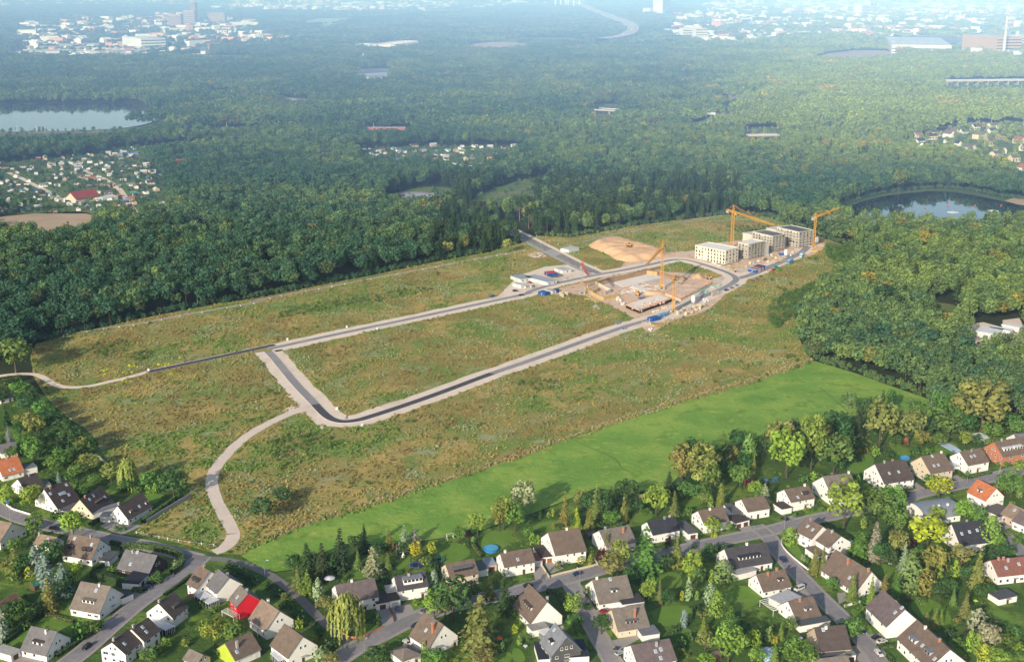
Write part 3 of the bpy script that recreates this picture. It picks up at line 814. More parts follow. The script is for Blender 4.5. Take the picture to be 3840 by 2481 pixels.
ROADF = smooth(DP([(1395, 256), (1420, 268), (1600, 290), (1640, 285), (1665, 274), (1690, 262), (1712, 246), (1722, 240)]), it=2)
BARE_PIT = gl('h', [(720, 1020), (1000, 965), (1150, 915), (1600, 850), (2000, 800)]) + gl('i', [(330, 850), (560, 930), (700, 900), (785, 950), (620, 1050), (300, 1180), (0, 1300)]) + gl('h', [(1900, 1330), (1490, 1400), (1300, 1300), (1120, 1215), (900, 1135), (700, 1110), (560, 1120), (600, 1050)])
ISLAND = gl('i', [(0, 775), (130, 745), (290, 752), (480, 830), (590, 885), (540, 905), (300, 880), (0, 860)]) + gl('h', [(1790, 850), (1760, 835)])
BARE_APT = gl('i', [(-60, 640), (100, 640), (330, 610), (420, 540), (800, 500), (1250, 420), (1690, 500), (1890, 545), (1700, 660), (1560, 700), (1150, 850), (960, 905), (820, 900), (560, 775), (300, 700), (0, 690)])
BARE_COMP = gl('h', [(60, 980), (180, 890), (440, 800), (730, 775), (870, 830), (980, 890), (800, 965), (500, 1015), (250, 1090), (60, 1110), (-100, 1140)])
BARE_MAT = gl('k', [(960, 900), (1270, 845), (1500, 760), (1900, 590), (2190, 465), (2260, 500), (2050, 690), (1830, 790), (1500, 870), (1330, 960), (1170, 1060), (1080, 1040)])
MOUND = gl('h', [(925, 562), (1000, 515), (1150, 485), (1300, 462), (1420, 500), (1700, 580), (1900, 640), (1800, 690), (1600, 720), (1470, 755), (1250, 725), (1180, 660), (1050, 610)])
SANDP = gl('h', [(1400, 700), (1700, 660), (2033, 620)]) + gl('i', [(240, 640), (250, 690), (0, 720)]) + gl('h', [(1750, 745), (1450, 800), (1300, 830)])

EARTH = ground_mat('site_earth', [
 (.12, [(.3, (.68, .44, .28)), (.7, (.80, .56, .39))]),
 (.6, [(.3, (.62, .52, .42)), (.7, (.74, .64, .54))], .08, .48, .62),
 (1.0, [(.3, (.34, .21, .13)), (.7, (.48, .32, .21))], .16, .56, .66)], .95, .5, .8)
sheet('building_ground', BARE_PIT, .05, EARTH, 'bare sandy ground of the excavation', cat='ground')
sheet('building_ground', BARE_APT, .055, EARTH, 'bare trampled ground around the unfinished apartment blocks', cat='ground')
sheet('building_ground', BARE_COMP, .06, SAND, 'gravelled compound of the site huts', cat='ground')
sheet('building_ground', BARE_MAT, .062, EARTH, 'storage strip of building material beside the road', cat='ground')
sheet('building_ground', SANDP, .052, EARTH, 'sandy strip below the sand heap', cat='ground')
sheet('grass_island', ISLAND, .058, FIELD, 'triangle of weeds left inside the loop', cat='field')

def water(name, pts, label):
 m, nt, out = nmat(name + '_water')
 b = N(nt, 'ShaderNodeBsdfPrincipled', i_Roughness=.03)
 b.inputs['Base Color'].default_value = (.010, .020, .028, 1); b.inputs['Specular IOR Level'].default_value = .8
 co = N(nt, 'ShaderNodeNewGeometry').outputs['Position']
 bp = N(nt, 'ShaderNodeBump', i_Strength=.02, i_Distance=1.0)
 nt.links.new(noise_fac(nt, co, .25, 3), bp.inputs['Height']); nt.links.new(bp.outputs[0], b.inputs['Normal'])
 nt.links.new(b.outputs[0], out.inputs[0])
 return sheet(name, smooth(pts, it=2, closed=True), .12, m, label, cat='lake')
water('lake', LAKE1, 'long pale lake reflecting the sky at the left edge')
water('lake', LAKE2, 'dark bathing lake mirroring trees on the right')
GREENB = ground_mat('rough_grass', [(.05, [(.3, (.09, .15, .035)), (.7, (.16, .21, .06))]), (.3, [(.3, (.17, .17, .07)), (.7, (.24, .22, .10))], .03, .55, .65)], .95)
sheet('lake_bank', smooth(BANK2, it=2, closed=True), .06, simple('bank_grass', (.085, .13, .035), .95, .3, .1), 'grassy bank around the dark bathing lake', cat='bank')
TANM = ground_mat('stubble', [(.03, [(.3, (.42, .30, .19)), (.7, (.52, .38, .25))])], .95)
sheet('beach', gl('q', [(2230, 1050), (2300, 1030), (2520, 1040), (2520, 1108), (2330, 1080)]), .14, TANM, 'sandy beach at the end of the bathing lake', cat='beach')
for nm, P, M, lab in (('allotment_ground', ALLOT1, GREENB, 'garden plots of the left allotments'), ('allotment_ground', ALLOT1B, GREENB, 'garden plots behind the red roofs'), ('allotment_ground', ALLOT2, GREENB, 'garden plots of the middle allotments'),
      ('stubble_field', smooth(TAN1, it=2, closed=True), TANM, 'tan stubble field at the left edge'), ('clearing', smooth(CLEAR, it=2, closed=True), GREENB, 'grassy clearing in the wood'), ('clearing', smooth(ROUND, it=2, closed=True), GREENB, 'clearing around the roundabout'),
      ('village_ground', VILLAGE, GREENB, 'gardens of the settlement at the right edge'), ('clearing', smooth(SCLEAR, it=2, closed=True), GREENB, 'small lawn inside the right wood'), ('yard', SHEDS, SAND, 'yard around the white sheds'),
      ('stubble_field', TANF, simple('pale_earth', (.45, .33, .25), .95, .08, .02), 'bare pinkish field in the far woods'), ('stubble_field', TANF2, simple('pale_earth', (.45, .33, .25)), 'bare tan field near the white hall'), ('field_far', FARGREEN, GREENB, 'pale green field beyond the bare one'),
      ('field_far', STRIP1, simple('pale_meadow', (.34, .34, .18), .95, .1, .02), 'pale strip meadow before the factory'), ('field_far', SPORT, simple('far_meadow', (.25, .40, .12), .95, .1, .02), 'far light green meadow'), ('town_ground', INDU, simple('town_ground', (.22, .24, .22), .95, .25, .02), 'ground of the industrial town on the left'),
      ('town_ground', TOWNM, simple('town_ground', (.22, .24, .22)), 'ground of the far town in the middle'), ('town_ground', TOWNR, simple('town_ground', (.22, .24, .22)), 'ground of the far town on the right'), ('town_ground', WAREH, simple('town_ground', (.22, .24, .22)), 'ground around the big white hall'),
      ('yard', HALL, simple('town_ground', (.22, .24, .22)), 'yard around the blue grey hall'), ('yard', HALL2, simple('town_ground', (.22, .24, .22)), 'yard around the far cream halls'), ('yard', SERV, OLDASPH, 'motorway exit with the blue sign'), ('yard', SERV2, SAND, 'pale yard in the wood')):
 sheet(nm, P, .05, M, lab)
RIV = simple('river', (.30, .38, .48), .2, .05, .01)
sheet('river', DP([(-300, 47), (0, 46), (150, 45), (290, 42), (290, 38), (150, 39.5), (0, 41), (-300, 42)]), .06, RIV, 'distant river behind the left town', cat='river')
sheet('river', DP([(780, 27), (900, 30), (1060, 21), (1050, 17), (900, 24), (780, 23)]), .06, RIV, 'distant river bend', cat='river')
BALLAST = simple('rail_ballast', (.26, .19, .16), .95, .15, .2)
ribbon('railway', densify(RAIL, 60), 9, -9, .2, BALLAST, 'railway embankment crossing the woods', 'railway')
ribbon('motorway', densify(MWAY, 60), 24, -24, 24, simple('motorway', (.46, .42, .41), .9, .08, .05), 'raised motorway leading to the far bridge', 'motorway', thick=24)
ribbon('motorway', densify(MWAY2, 60), 13, -13, .2, simple('motorway', (.36, .34, .34)), 'motorway crossing the woods', 'motorway')
ribbon('road', densify(ROADF, 40), 9, -9, .22, OLDASPH, 'slip road in the wood')
APATH = []
for pts in ([(20, 402), (45, 412), (75, 428), (110, 445), (140, 462), (158, 472)], [(165, 378), (200, 400), (235, 412), (270, 432), (285, 448), (300, 475), (318, 498)], [(158, 470), (220, 466), (290, 455)]):
 APATH.append(densify(smooth(DP(pts), it=2), 15)); ribbon('gravel_path', APATH[-1], 3.2, -3.2, .1, SAND, 'pale path through the allotments', 'path')

# ------------------------------------------------------------------ the woods
def projv(x, y):
 zz = y * CP + H * SP
 return CX + F * x / zz, CY - F * (y * SP - H * CP) / zz

RAILSIDE = DP([(-300, 300), (200, 299), (330, 296), (385, 276), (412, 272), (412, 300), (340, 322), (230, 338), (0, 347), (-300, 350)])
FF = [DP([(700, 66), (780, 57), (812, 62), (730, 72)]), DP([(980, 44), (1090, 36), (1120, 41), (1000, 50)]), DP([(1180, 66), (1300, 60), (1330, 65), (1210, 72)]), DP([(120, 94), (20, 96), (10, 88), (110, 86)]), DP([(1480, 196), (1580, 188), (1600, 194), (1500, 202)])]
for i, f_ in enumerate(FF): sheet('field_far', smooth(f_, it=2, closed=True), .06, simple('far_meadow', (.25, .40, .12)) if i % 2 else simple('pale_earth', (.45, .33, .25)), 'small open field in the hazy woods')
sheet('rough_grass', RAILSIDE, .045, GREENB, 'rough grass below the railway on the left')
WIN = [DP([(1728, 296), (1822, 296), (1826, 348), (1724, 348)]), DP([(1366, 242), (1452, 242), (1456, 290), (1362, 290)]), DP([(1690, 236), (1732, 236), (1700, 290), (1620, 316), (1590, 300), (1660, 272)]), DP([(2180, 188), (2440, 184), (2440, 224), (2180, 226)]), DP([(2215, 286), (2440, 282), (2440, 322), (2215, 322)]), DP([(838, 299), (950, 299), (950, 330), (838, 330)]), DP([(410, 300), (640, 298), (640, 318), (410, 320)])]
for w_ in WIN: sheet('rough_grass', w_, .04, GREENB, 'rough grass in a gap of the woods')
OPEN = [RAILSIDE] + WIN + FF + [field_poly, meadow_poly, garden_poly, LAKE1, BANK2, ALLOT1, ALLOT1B, ALLOT2, TAN1, ROUND, CLEAR, VILLAGE, SCLEAR, SHEDS, TANF, TANF2, FARGREEN, STRIP1, SPORT, INDU, TOWNM, TOWNR, WAREH, HALL, HALL2, SERV, SERV2]
def wood_ok(x, y, far=False):
 ok = np.ones(len(x), bool)
 for P in OPEN: ok &= ~in_poly(x, y, P)
 ok &= seg_dist(x, y, RAIL) > 17
 ok &= seg_dist(x, y, MWAY) > 22
 ok &= seg_dist(x, y, MWAY2) > 20
 ok &= seg_dist(x, y, ROADF) > 15
 if not far:
  ok &= seg_dist(x, y, entry) > 15
  dx_, dy_ = projv(x, y)
  ok &= ~((dy_ > 848) & (dx_ < 1893))
 return ok

def wood_tint(x, y, dx, dy):  # crowns darken to the left, lighten to the right: uneven light put into the tint
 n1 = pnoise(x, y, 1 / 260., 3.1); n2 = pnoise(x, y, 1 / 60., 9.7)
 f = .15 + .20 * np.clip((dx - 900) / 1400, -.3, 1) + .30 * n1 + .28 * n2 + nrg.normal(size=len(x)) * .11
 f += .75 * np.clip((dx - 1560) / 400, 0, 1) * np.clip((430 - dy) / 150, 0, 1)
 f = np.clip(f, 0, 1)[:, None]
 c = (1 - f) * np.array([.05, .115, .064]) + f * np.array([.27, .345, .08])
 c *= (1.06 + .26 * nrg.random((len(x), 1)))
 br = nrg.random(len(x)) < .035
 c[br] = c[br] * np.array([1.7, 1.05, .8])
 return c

x, y = grid_points(-900, 900, 560, 1950, 8.6)
dx, dy = projv(x, y)
m = (dx > -600) & (dx < 2980) & (dy < 1080) & (dy > 240)
x, y, dx, dy = x[m], y[m], dx[m], dy[m]
bl = densify([Vector((q.x, q.y, 0)) for q in smooth(BANK2, it=2, closed=True)], 6)
bx = np.array([q.x for q in bl]) + nrg.uniform(-2, 2, len(bl)); by = np.array([q.y for q in bl]) + nrg.uniform(-2, 2, len(bl)) + 5 * np.sign(np.array([q.y for q in bl]) - 1330)
x = np.concatenate([x, bx]); y = np.concatenate([y, by]); dx, dy = projv(x, y)
m = wood_ok(x, y) & ~((dx < 1160) & (dy > 790)) & ~((dx < 60) & (dy > 880)) | ((dx < 75) & (dy > 700) & (dy < 860) & wood_ok(x, y))
x, y, dx, dy = x[m], y[m], dx[m], dy[m]
gap = (pnoise(x, y, 1 / 34., 63.) < -.42) & (nrg.random(len(x)) < .8)
x, y, dx, dy = x[~gap], y[~gap], dx[~gap], dy[~gap]
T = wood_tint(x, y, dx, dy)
con = pnoise(x, y, 1 / 45., 21.)
pc = np.where((dx > 1000) & (dx < 1720) & (dy > 425), .88, np.where((dx < 1250) & (dy > 520), .16, .05))
pc = np.clip(pc + con * .35, 0, .92)
iscon = nrg.random(len(x)) < pc
ispine = iscon & (nrg.random(len(x)) < np.where((dx > 1190) & (dx < 1420) & (dy > 440), .55, .2))
T[iscon] = T[iscon] * .25 + np.array([.030, .058, .024]) * .8 * (.8 + .4 * nrg.random((iscon.sum(), 1)))
hs = np.where(iscon, .98, 1.0) * (.70 + .46 * nrg.random(len(x))) * np.where(dx > 1780, .84, 1.0)
hs = hs * np.where(seg_dist(x, y, bl) < 8, 1.3, 1.0)
hs = hs * (1 + .12 * pnoise(x, y, 1 / 90., 5.))
wsx = (.88 + .42 * nrg.random(len(x)))
nb_, ns_, np_ = len(PROTO['wood_broadleaf']), len(PROTO['wood_spruce']), len(PROTO['wood_pine'])
idx = nrg.integers(0, nb_, len(x)); idx[iscon] = nb_ + nrg.integers(0, ns_, iscon.sum()); idx[ispine] = nb_ + ns_ + nrg.integers(0, np_, ispine.sum())
# the nearest trees one by one
infr = (dx > -15) & (dx < 2400)
order = np.argsort(y)
def pick(mask, n):
 q = [i for i in order if mask[i]][:n]
 return q
near_b = pick(infr & ~iscon & (dx > 1700), 60)
edge = seg_dist(x, y, trk) < 26
edge |= seg_dist(x, y, trk2) < 26
near_l = pick(infr & ~iscon & edge, 28)
near_s = pick(infr & iscon & ~ispine & (edge | (dx > 1750)), 90)
near_p = pick(infr & ispine & (edge | (seg_dist(x, y, entry) < 40)), 40)
single = np.zeros(len(x), bool)
def shade_word(c):
 if c[0] > c[1] * .92: return 'brownish'
 v = c[1]
 return 'dark green' if v < .085 else ('mid green' if v < .115 else ('light green' if v < .14 else 'yellowish green'))
for lst, kd, word in ((near_b, 'wood_broadleaf', 'broadleaf'), (near_l, 'wood_broadleaf', 'broadleaf'), (near_s, 'wood_spruce', 'spruce'), (near_p, 'wood_pine', 'pine')):
 for i in lst:
  single[i] = True
  if dx[i] > 1750:
   md = seg_dist([x[i]], [y[i]], meadow_poly + meadow_poly[:1])[0]
   where = 'on the edge of the right wood above the meadow' if md < 22 else ('in the right wood behind its meadow edge' if md < 70 else 'deep in the right wood')
   gname = word + ' trees of the right wood'
  else:
   where = 'on the front edge of the left wood' if dx[i] < 1210 else 'on the front edge of the wood behind the sand heap'
   gname = word + ' trees along the front edge of the big wood'
  c = T[i]
  tree(kd, (x[i], y[i]), hs[i] * (20 if kd == 'wood_broadleaf' else 22.5), wsx[i] * (10.5 if kd == 'wood_broadleaf' else 7.0), tuple(c), '%s %s tree %s' % (shade_word(c), word, where), 'tree', gname + ', ' + shade_word(c) + ', ' + where)
k = ~single
protos = [with_mat(a, LEAFI) for a, _ in PROTO['wood_broadleaf']] + [with_mat(a, LEAFI) for a, _ in PROTO['wood_spruce']] + [with_mat(a, LEAFI) for a, _ in PROTO['wood_pine']]
P = np.stack([x[k], y[k], np.zeros(k.sum())], 1)
S = np.stack([wsx[k], wsx[k], hs[k]], 1)
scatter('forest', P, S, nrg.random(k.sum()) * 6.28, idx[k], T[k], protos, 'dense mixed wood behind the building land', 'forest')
# undergrowth skirts along the wood edges
ux, uy = grid_points(-600, 820, 600, 1500, 4.5)
dxu, dyu = projv(ux, uy)
mu = (dxu > -60) & (dxu < 2450) & wood_ok(ux, uy)
ux, uy, dxu, dyu = ux[mu], uy[mu], dxu[mu], dyu[mu]
ed = np.minimum(np.minimum(seg_dist(ux, uy, field_poly + field_poly[:1]), seg_dist(ux, uy, meadow_poly + meadow_poly[:1])), seg_dist(ux, uy, bl))
mu = (ed < 9) & ~((dxu < 1160) & (dyu > 800))
ux, uy, dxu, dyu = ux[mu], uy[mu], dxu[mu], dyu[mu]
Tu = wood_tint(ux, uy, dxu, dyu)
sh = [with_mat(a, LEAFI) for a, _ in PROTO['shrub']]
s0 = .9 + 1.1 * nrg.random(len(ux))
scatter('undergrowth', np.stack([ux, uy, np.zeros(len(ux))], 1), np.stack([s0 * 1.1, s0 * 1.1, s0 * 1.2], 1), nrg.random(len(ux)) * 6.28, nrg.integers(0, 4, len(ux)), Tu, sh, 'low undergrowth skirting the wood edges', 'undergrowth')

# far canopy: clumps of crowns
def clump(seed, size, n, leaf, hh):
 r = random.Random(seed); q = []
 for i in range(n):
  cx, cy = r.uniform(-.5, .5) * size, r.uniform(-.5, .5) * size
  h = hh * r.uniform(.6, 1.2); wd = r.uniform(9, 15)
  P, Q, W = crown_round(h, wd, leaf, .95, seed * 31 + i, .3, nb=9)
  P = P + np.array([cx, cy, 0]); q.append((P, Q, np.clip(W * .8 + r.uniform(-.1, .25), 0, 1), leaf * (.7 + .6 * nrg.random(len(P)))))
 return merged(q, LEAFI)
CL = [clump(s, 34, 13, 2.3, 19) for s in range(6)]
CL2 = [clump(10 + s, 34, 12, 3.6, 19) for s in range(4)]
FP, FS, FI, FT = [], [], [], []
for (y0, y1, st, big, base) in ((1950, 4200, 27, 1.0, 0), (4200, 8000, 58, 1.9, 6), (8000, 15500, 100, 3.2, 6)):
 X = .50 * y1 + 200
 x, y = grid_points(-X, X, y0, y1, st)
 dx, dy = projv(x, y)
 m = (dx > -400) & (dx < 2780)
 x, y, dx, dy = x[m], y[m], dx[m], dy[m]
 m = wood_ok(x, y, True)
 if y0 > 4200:
  m &= pnoise(x, y, 1 / 900., 2.) > -.34
 x, y, dx, dy = x[m], y[m], dx[m], dy[m]
 FP.append(np.stack([x, y, np.zeros(len(x))], 1))
 z = 1 + .2 * nrg.normal(size=len(x)) * .5
 zz = z * (1.0 if big == 1 else .95)
 FS.append(np.stack([z * big, z * big, zz], 1))
 FI.append(base + nrg.integers(0, 6 if base == 0 else 4, len(x)))
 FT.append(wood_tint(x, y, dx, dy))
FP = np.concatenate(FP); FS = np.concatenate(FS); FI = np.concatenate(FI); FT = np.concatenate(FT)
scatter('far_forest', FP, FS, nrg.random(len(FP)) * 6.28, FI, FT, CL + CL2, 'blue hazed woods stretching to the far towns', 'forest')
# trees among the far towns, allotments and settlement
def sprinkle(polys, step, keep, protos, sc0, sc1, name, label, hz=1.0):
 xs, ys = [], []
 for P in polys:
  x0, x1 = min(p[0] for p in P), max(p[0] for p in P); y0, y1 = min(p[1] for p in P), max(p[1] for p in P)
  x, y = grid_points(x0, x1, y0, y1, step)
  m = in_poly(x, y, P) & (nrg.random(len(x)) < keep)
  for a_ in APATH: m &= seg_dist(x, y, a_) > 7
  xs.append(x[m]); ys.append(y[m])
 x = np.concatenate(xs); y = np.concatenate(ys)
 dx, dy = projv(x, y)
 m = (dx > -60) & (dx < 2440)
 x, y, dx, dy = x[m], y[m], dx[m], dy[m]
 s = sc0 + (sc1 - sc0) * nrg.random(len(x))
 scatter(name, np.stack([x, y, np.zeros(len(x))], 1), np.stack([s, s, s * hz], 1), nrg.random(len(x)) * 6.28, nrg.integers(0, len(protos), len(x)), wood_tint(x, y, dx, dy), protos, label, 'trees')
sprinkle([TOWNM, TOWNR, INDU, WAREH], 75, .62, CL2, .9, 1.6, 'town_trees', 'hazy trees between the buildings of the far towns', .7)
wb = [with_mat(a, LEAFI) for a, _ in PROTO['wood_broadleaf']]
sprinkle([ALLOT1, ALLOT1B, ALLOT2], 7, .5, sh, .8, 2.2, 'allotment_bushes', 'hedges and bushes of the allotment gardens', 1.0)
sprinkle([ALLOT1, ALLOT1B, ALLOT2], 24, .5, wb, .35, .6, 'allotment_trees', 'small fruit trees of the allotment gardens', .8)
sprinkle([VILLAGE], 16, .55, wb, .5, .85, 'village_trees', 'garden trees of the settlement at the right edge', .85)
sprinkle([CLEAR, ROUND, RAILSIDE] + WIN, 9, .34, sh, .8, 2.2, 'clearing_bushes', 'bushes dotted over the clearings')

# ------------------------------------------------------------------ weeds of the wasteland
def tuft(seed, n, wd, hh, leaf, asp):
 r = np.random.default_rng(seed)
 a = r.random(n) * 6.28; q = np.sqrt(r.random(n)) * wd / 2
 P = np.stack([q * np.cos(a), q * np.sin(a), hh * (.25 + .6 * r.random(n)) * (1 - .5 * q / (wd / 2))], 1)
 Q = np.stack([np.cos(a), np.sin(a), np.full(n, .5)], 1) + r.normal(size=(n, 3)) * .5
 return leaf_mesh('weed', P, Q, leaf * (.7 + .6 * r.random(n)), LEAFI, asp, .5)
TU = [tuft(s, 16, 1.7, 1.0, .5, 1.7) for s in range(4)] + [tuft(9 + s, 22, 2.6, 1.9, .6, 1.4) for s in range(2)]
fx0, fx1 = min(p[0] for p in field_poly), max(p[0] for p in field_poly); fy0, fy1 = min(p[1] for p in field_poly), max(p[1] for p in field_poly)
x, y = grid_points(fx0, fx1, fy0, fy1, 1.75)
dx, dy = projv(x, y)
m = in_poly(x, y, field_poly) & (dx > -40) & (dx < 2420)
x, y, dx, dy = x[m], y[m], dx[m], dy[m]
m = ~in_poly(x, y, BARE_PIT) & ~in_poly(x, y, BARE_APT) & ~in_poly(x, y, BARE_COMP) & ~in_poly(x, y, BARE_MAT) & ~in_poly(x, y, MOUND) & ~in_poly(x, y, SANDP)
m |= in_poly(x, y, ISLAND)
for ln, d in ((loop, 9.2), (spur, 3.5), (p1, 3), (p2, 3.6), (east, 9), (entry, 9.5), (trk, 2), (trk2, 1.6), (trk3, 2)): m &= seg_dist(x, y, ln) > d
x, y, dx, dy = x[m], y[m], dx[m], dy[m]
na_, nb2, nc, nd = (pnoise(x, y, s, o) for s, o in ((1 / 38., 1.), (1 / 16., 4.), (1 / 60., 7.), (1 / 7., 12.)))
keep = nrg.random(len(x)) < np.clip(.42 + .5 * nd + .3 * nb2, .08, .95)
x, y, dx, dy, na_, nb2, nc, nd = (q[keep] for q in (x, y, dx, dy, na_, nb2, nc, nd))
pal = np.array([(.34, .285, .095), (.26, .27, .08), (.36, .295, .105), (.18, .27, .062), (.30, .325, .16), (.28, .215, .082), (.60, .60, .04)])
ch = np.where(na_ > .22, 3, np.where(na_ < -.25, 5, np.where(nb2 > .2, 4, np.where(nc > .1, 2, np.where(nb2 < -.2, 1, 0)))))
jit = nrg.random(len(x)); ch = np.where(jit < .08, 1, ch)
yel = (dx > 110) & (dx < 420) & (dy > 815) & (dy < 900) & (pnoise(x, y, 1 / 6., 31.) > .32) & (nc > -.1); ch = np.where(yel, 6, ch)
T = pal[ch] * (.85 + .3 * nrg.random((len(x), 1)))
big = (nrg.random(len(x)) < np.where(na_ > .2, .35, .06))
ii = np.where(big, 4 + nrg.integers(0, 2, len(x)), nrg.integers(0, 4, len(x)))
s = .55 + .65 * nrg.random(len(x))
el = densify(smooth(DP([(640, 1250), (700, 1222), (900, 1163), (1150, 1081), (1400, 991), (1600, 927), (1750, 885), (1893, 837)]), it=1), .55)
ex = np.array([q.x for q in el]) + nrg.normal(size=len(el)) * 1.3; ey = np.array([q.y for q in el]) + nrg.normal(size=len(el)) * 1.3 + .8
x = np.concatenate([x, ex]); y = np.concatenate([y, ey]); ii = np.concatenate([ii, nrg.integers(0, 4, len(ex))]); s = np.concatenate([s, .7 + .6 * nrg.random(len(ex))])
T = np.concatenate([T, np.array([(.42, .34, .19), (.34, .29, .13), (.26, .27, .09)])[nrg.integers(0, 3, len(ex))]])
scatter('weeds', np.stack([x, y, np.full(len(x), .04)], 1), np.stack([s, s, s * (.7 + .5 * nrg.random(len(x)))], 1), nrg.random(len(x)) * 6.28, ii, T, TU, 'dry ochre, olive and green weeds covering the wasteland', 'weeds')


# low scrub: young growth on the right of the field and green thickets on it
SCRUB = [gl('s', [(480, 60), (700, 70), (960, 140), (900, 210), (720, 260), (520, 180)]), gl('s', [(0, 560), (250, 470), (420, 400), (640, 330), (820, 230), (1000, 160), (1010, 200), (700, 480), (480, 640), (120, 780), (20, 850), (-80, 720)]),
   gl('n', [(800, 200), (900, 110), (1100, 90), (1260, 110), (1200, 180), (1000, 240)]), gl('n', [(1140, 260), (1300, 190), (1440, 190), (1420, 260), (1290, 290)]), gl('m', [(1000, 620), (1250, 520), (1750, 640), (1700, 720), (1300, 760), (1250, 900), (1120, 950), (1000, 760)]),
   gl('l', [(290, 560), (500, 500), (900, 440), (1450, 355), (1480, 390), (1000, 490), (320, 600)]), gl('i', [(680, 320), (900, 330), (1240, 320), (1250, 360), (900, 410), (700, 390)]), gl('m', [(1820, 1100), (2030, 1020), (2060, 1090), (1850, 1150)]), gl('f', [(0, -180), (300, -220), (500, -120), (200, -60)])]
xs, ys = [], []
for P in SCRUB:
 x0, x1 = min(p[0] for p in P), max(p[0] for p in P); y0, y1 = min(p[1] for p in P), max(p[1] for p in P)
 x, y = grid_points(x0, x1, y0, y1, 2.6)
 m = in_poly(x, y, P) & (nrg.random(len(x)) < .62); xs.append(x[m]); ys.append(y[m])
for _ in range(1):
 x, y = nrg.uniform(fx0, fx1, 2600), nrg.uniform(fy0, fy1, 2600)
 m = in_poly(x, y, field_poly)
 pn = pnoise(x, y, 1 / 30., 44.) + .3 * ((projv(x, y)[0] > 1500) & (projv(x, y)[1] > 640))
 m &= (pn > .18); xs.append(x[m]); ys.append(y[m])
x = np.concatenate(xs); y = np.concatenate(ys)
m = np.ones(len(x), bool)
for P in (BARE_PIT, BARE_APT, BARE_COMP, BARE_MAT, MOUND, SANDP): m &= ~in_poly(x, y, P)
for ln, d in ((loop, 10.5), (spur, 4), (p1, 4), (p2, 4.5), (east, 10), (entry, 10), (trk, 3), (trk2, 3), (trk3, 3.5)): m &= seg_dist(x, y, ln) > d
x, y = x[m], y[m]; dx, dy = projv(x, y)
T = (np.array([.08, .15, .04]) + nrg.random((len(x), 1)) * np.array([.07, .09, .025])) * (.8 + .35 * nrg.random((len(x), 1)))
s = .35 + .6 * nrg.random(len(x)) ** 1.5 + 1.1 * np.clip((dx - 1720) / 200, 0, 1) * (dy > 560)
scatter('scrub', np.stack([x, y, np.zeros(len(x))], 1), np.stack([s, s, s * 1.05], 1), nrg.random(len(x)) * 6.28, nrg.integers(0, 4, len(x)), T, sh, 'low green scrub and brambles on the wasteland', 'scrub')
# ------------------------------------------------------------------ houses
C_DB, C_BR, C_TB, C_GR, C_NV, C_PU, C_RB, C_OR, C_SL, C_GB = (.075, .058, .052), (.135, .10, .078), (.21, .155, .115), (.13, .125, .13), (.035, .035, .045), (.125, .098, .098), (.19, .085, .068), (.40, .135, .06), (.17, .18, .20), (.16, .135, .115)
WALLS = dict(w=WHITE, c=simple('cream_render', (.66, .56, .40), .85, .07, .6), t=simple('tan_render', (.55, .43, .30), .85, .08, .6), r=simple('red_render', (.62, .012, .028), .8, .05, .6), b=BRICK,
    d=simple('dark_brick', (.075, .045, .04), .9, .25, 2.0), y=simple('lime_render', (.42, .52, .05), .85, .07, .6), g=simple('grey_render', (.45, .45, .44), .85, .06, .6), o=simple('orange_brick', (.48, .19, .10), .9, .15, 2.0), k=simple('slate_cladding', (.10, .10, .105), .8, .2, 1.0))
SKYL = simple('skylight_glass', (.30, .40, .50), .12, .05, 1, spec=.9)  # bluish base colour carries the bright sky reflection
GDOOR = simple('garage_door', (.52, .53, .55), .6, .08, 3)
ODOOR = simple('orange_wood_door', (.34, .13, .04), .7, .2, 3)
BDOOR = simple('brown_wood_door', (.12, .05, .03), .7, .2, 3)
WCACHE = {}
def win_mesh(w, h):
 k = (round(w, 1), round(h, 1))
 if k not in WCACHE:
  w, h = k; a = .09
  f = MB()
  f.box(-w / 2, -.07, -h / 2, w / 2, .02, -h / 2 + a); f.box(-w / 2, -.07, h / 2 - a, w / 2, .02, h / 2)
  f.box(-w / 2, -.07, -h / 2 + a, -w / 2 + a, .02, h / 2 - a); f.box(w / 2 - a, -.07, -h / 2 + a, w / 2, .02, h / 2 - a)
  if w > 1.5: f.box(-.04, -.065, -h / 2 + a, .04, .02, h / 2 - a)
  f.box(-w / 2 - .1, -.16, -h / 2 - .07, w / 2 + .1, .02, -h / 2 - .003)
  p = MB(); p.box(-w / 2 + a, -.035, -h / 2 + a, w / 2 - a, .01, h / 2 - a)
  WCACHE[k] = (f.mesh('window', TRIM), p.mesh('pane', PANE))
 return WCACHE[k]

def put_window(root, face, u, z, w, h, Lx, Ly, name='window'):
 fm, pm = win_mesh(w, h)
 loc = (u, 0, z) if face == 'F' else (0, u, z)
 o = link(name, fm, root, loc, 0 if face == 'F' else -math.pi / 2)
 link('pane', pm, o)
 return o

HOUSES = []
def frame_from(t, A, B, C, z):
 a, b, c = g(t, *A, z), g(t, *B, z), g(t, *C, z)
 u, v = a - b, c - b
 tv = math.atan2(v.y, v.x); tu = math.atan2(u.y, u.x) - math.pi / 2
 d = (tu - tv + math.pi) % (2 * math.pi) - math.pi
 wv, wu = v.length, u.length
 th = tv + d * wu / (wu + wv) * .8
 ex, ey = Vector((math.cos(th), math.sin(th), 0)), Vector((-math.sin(th), math.cos(th), 0))
 return b, th, max(3.0, v.dot(ex)), max(3.0, u.dot(ey))

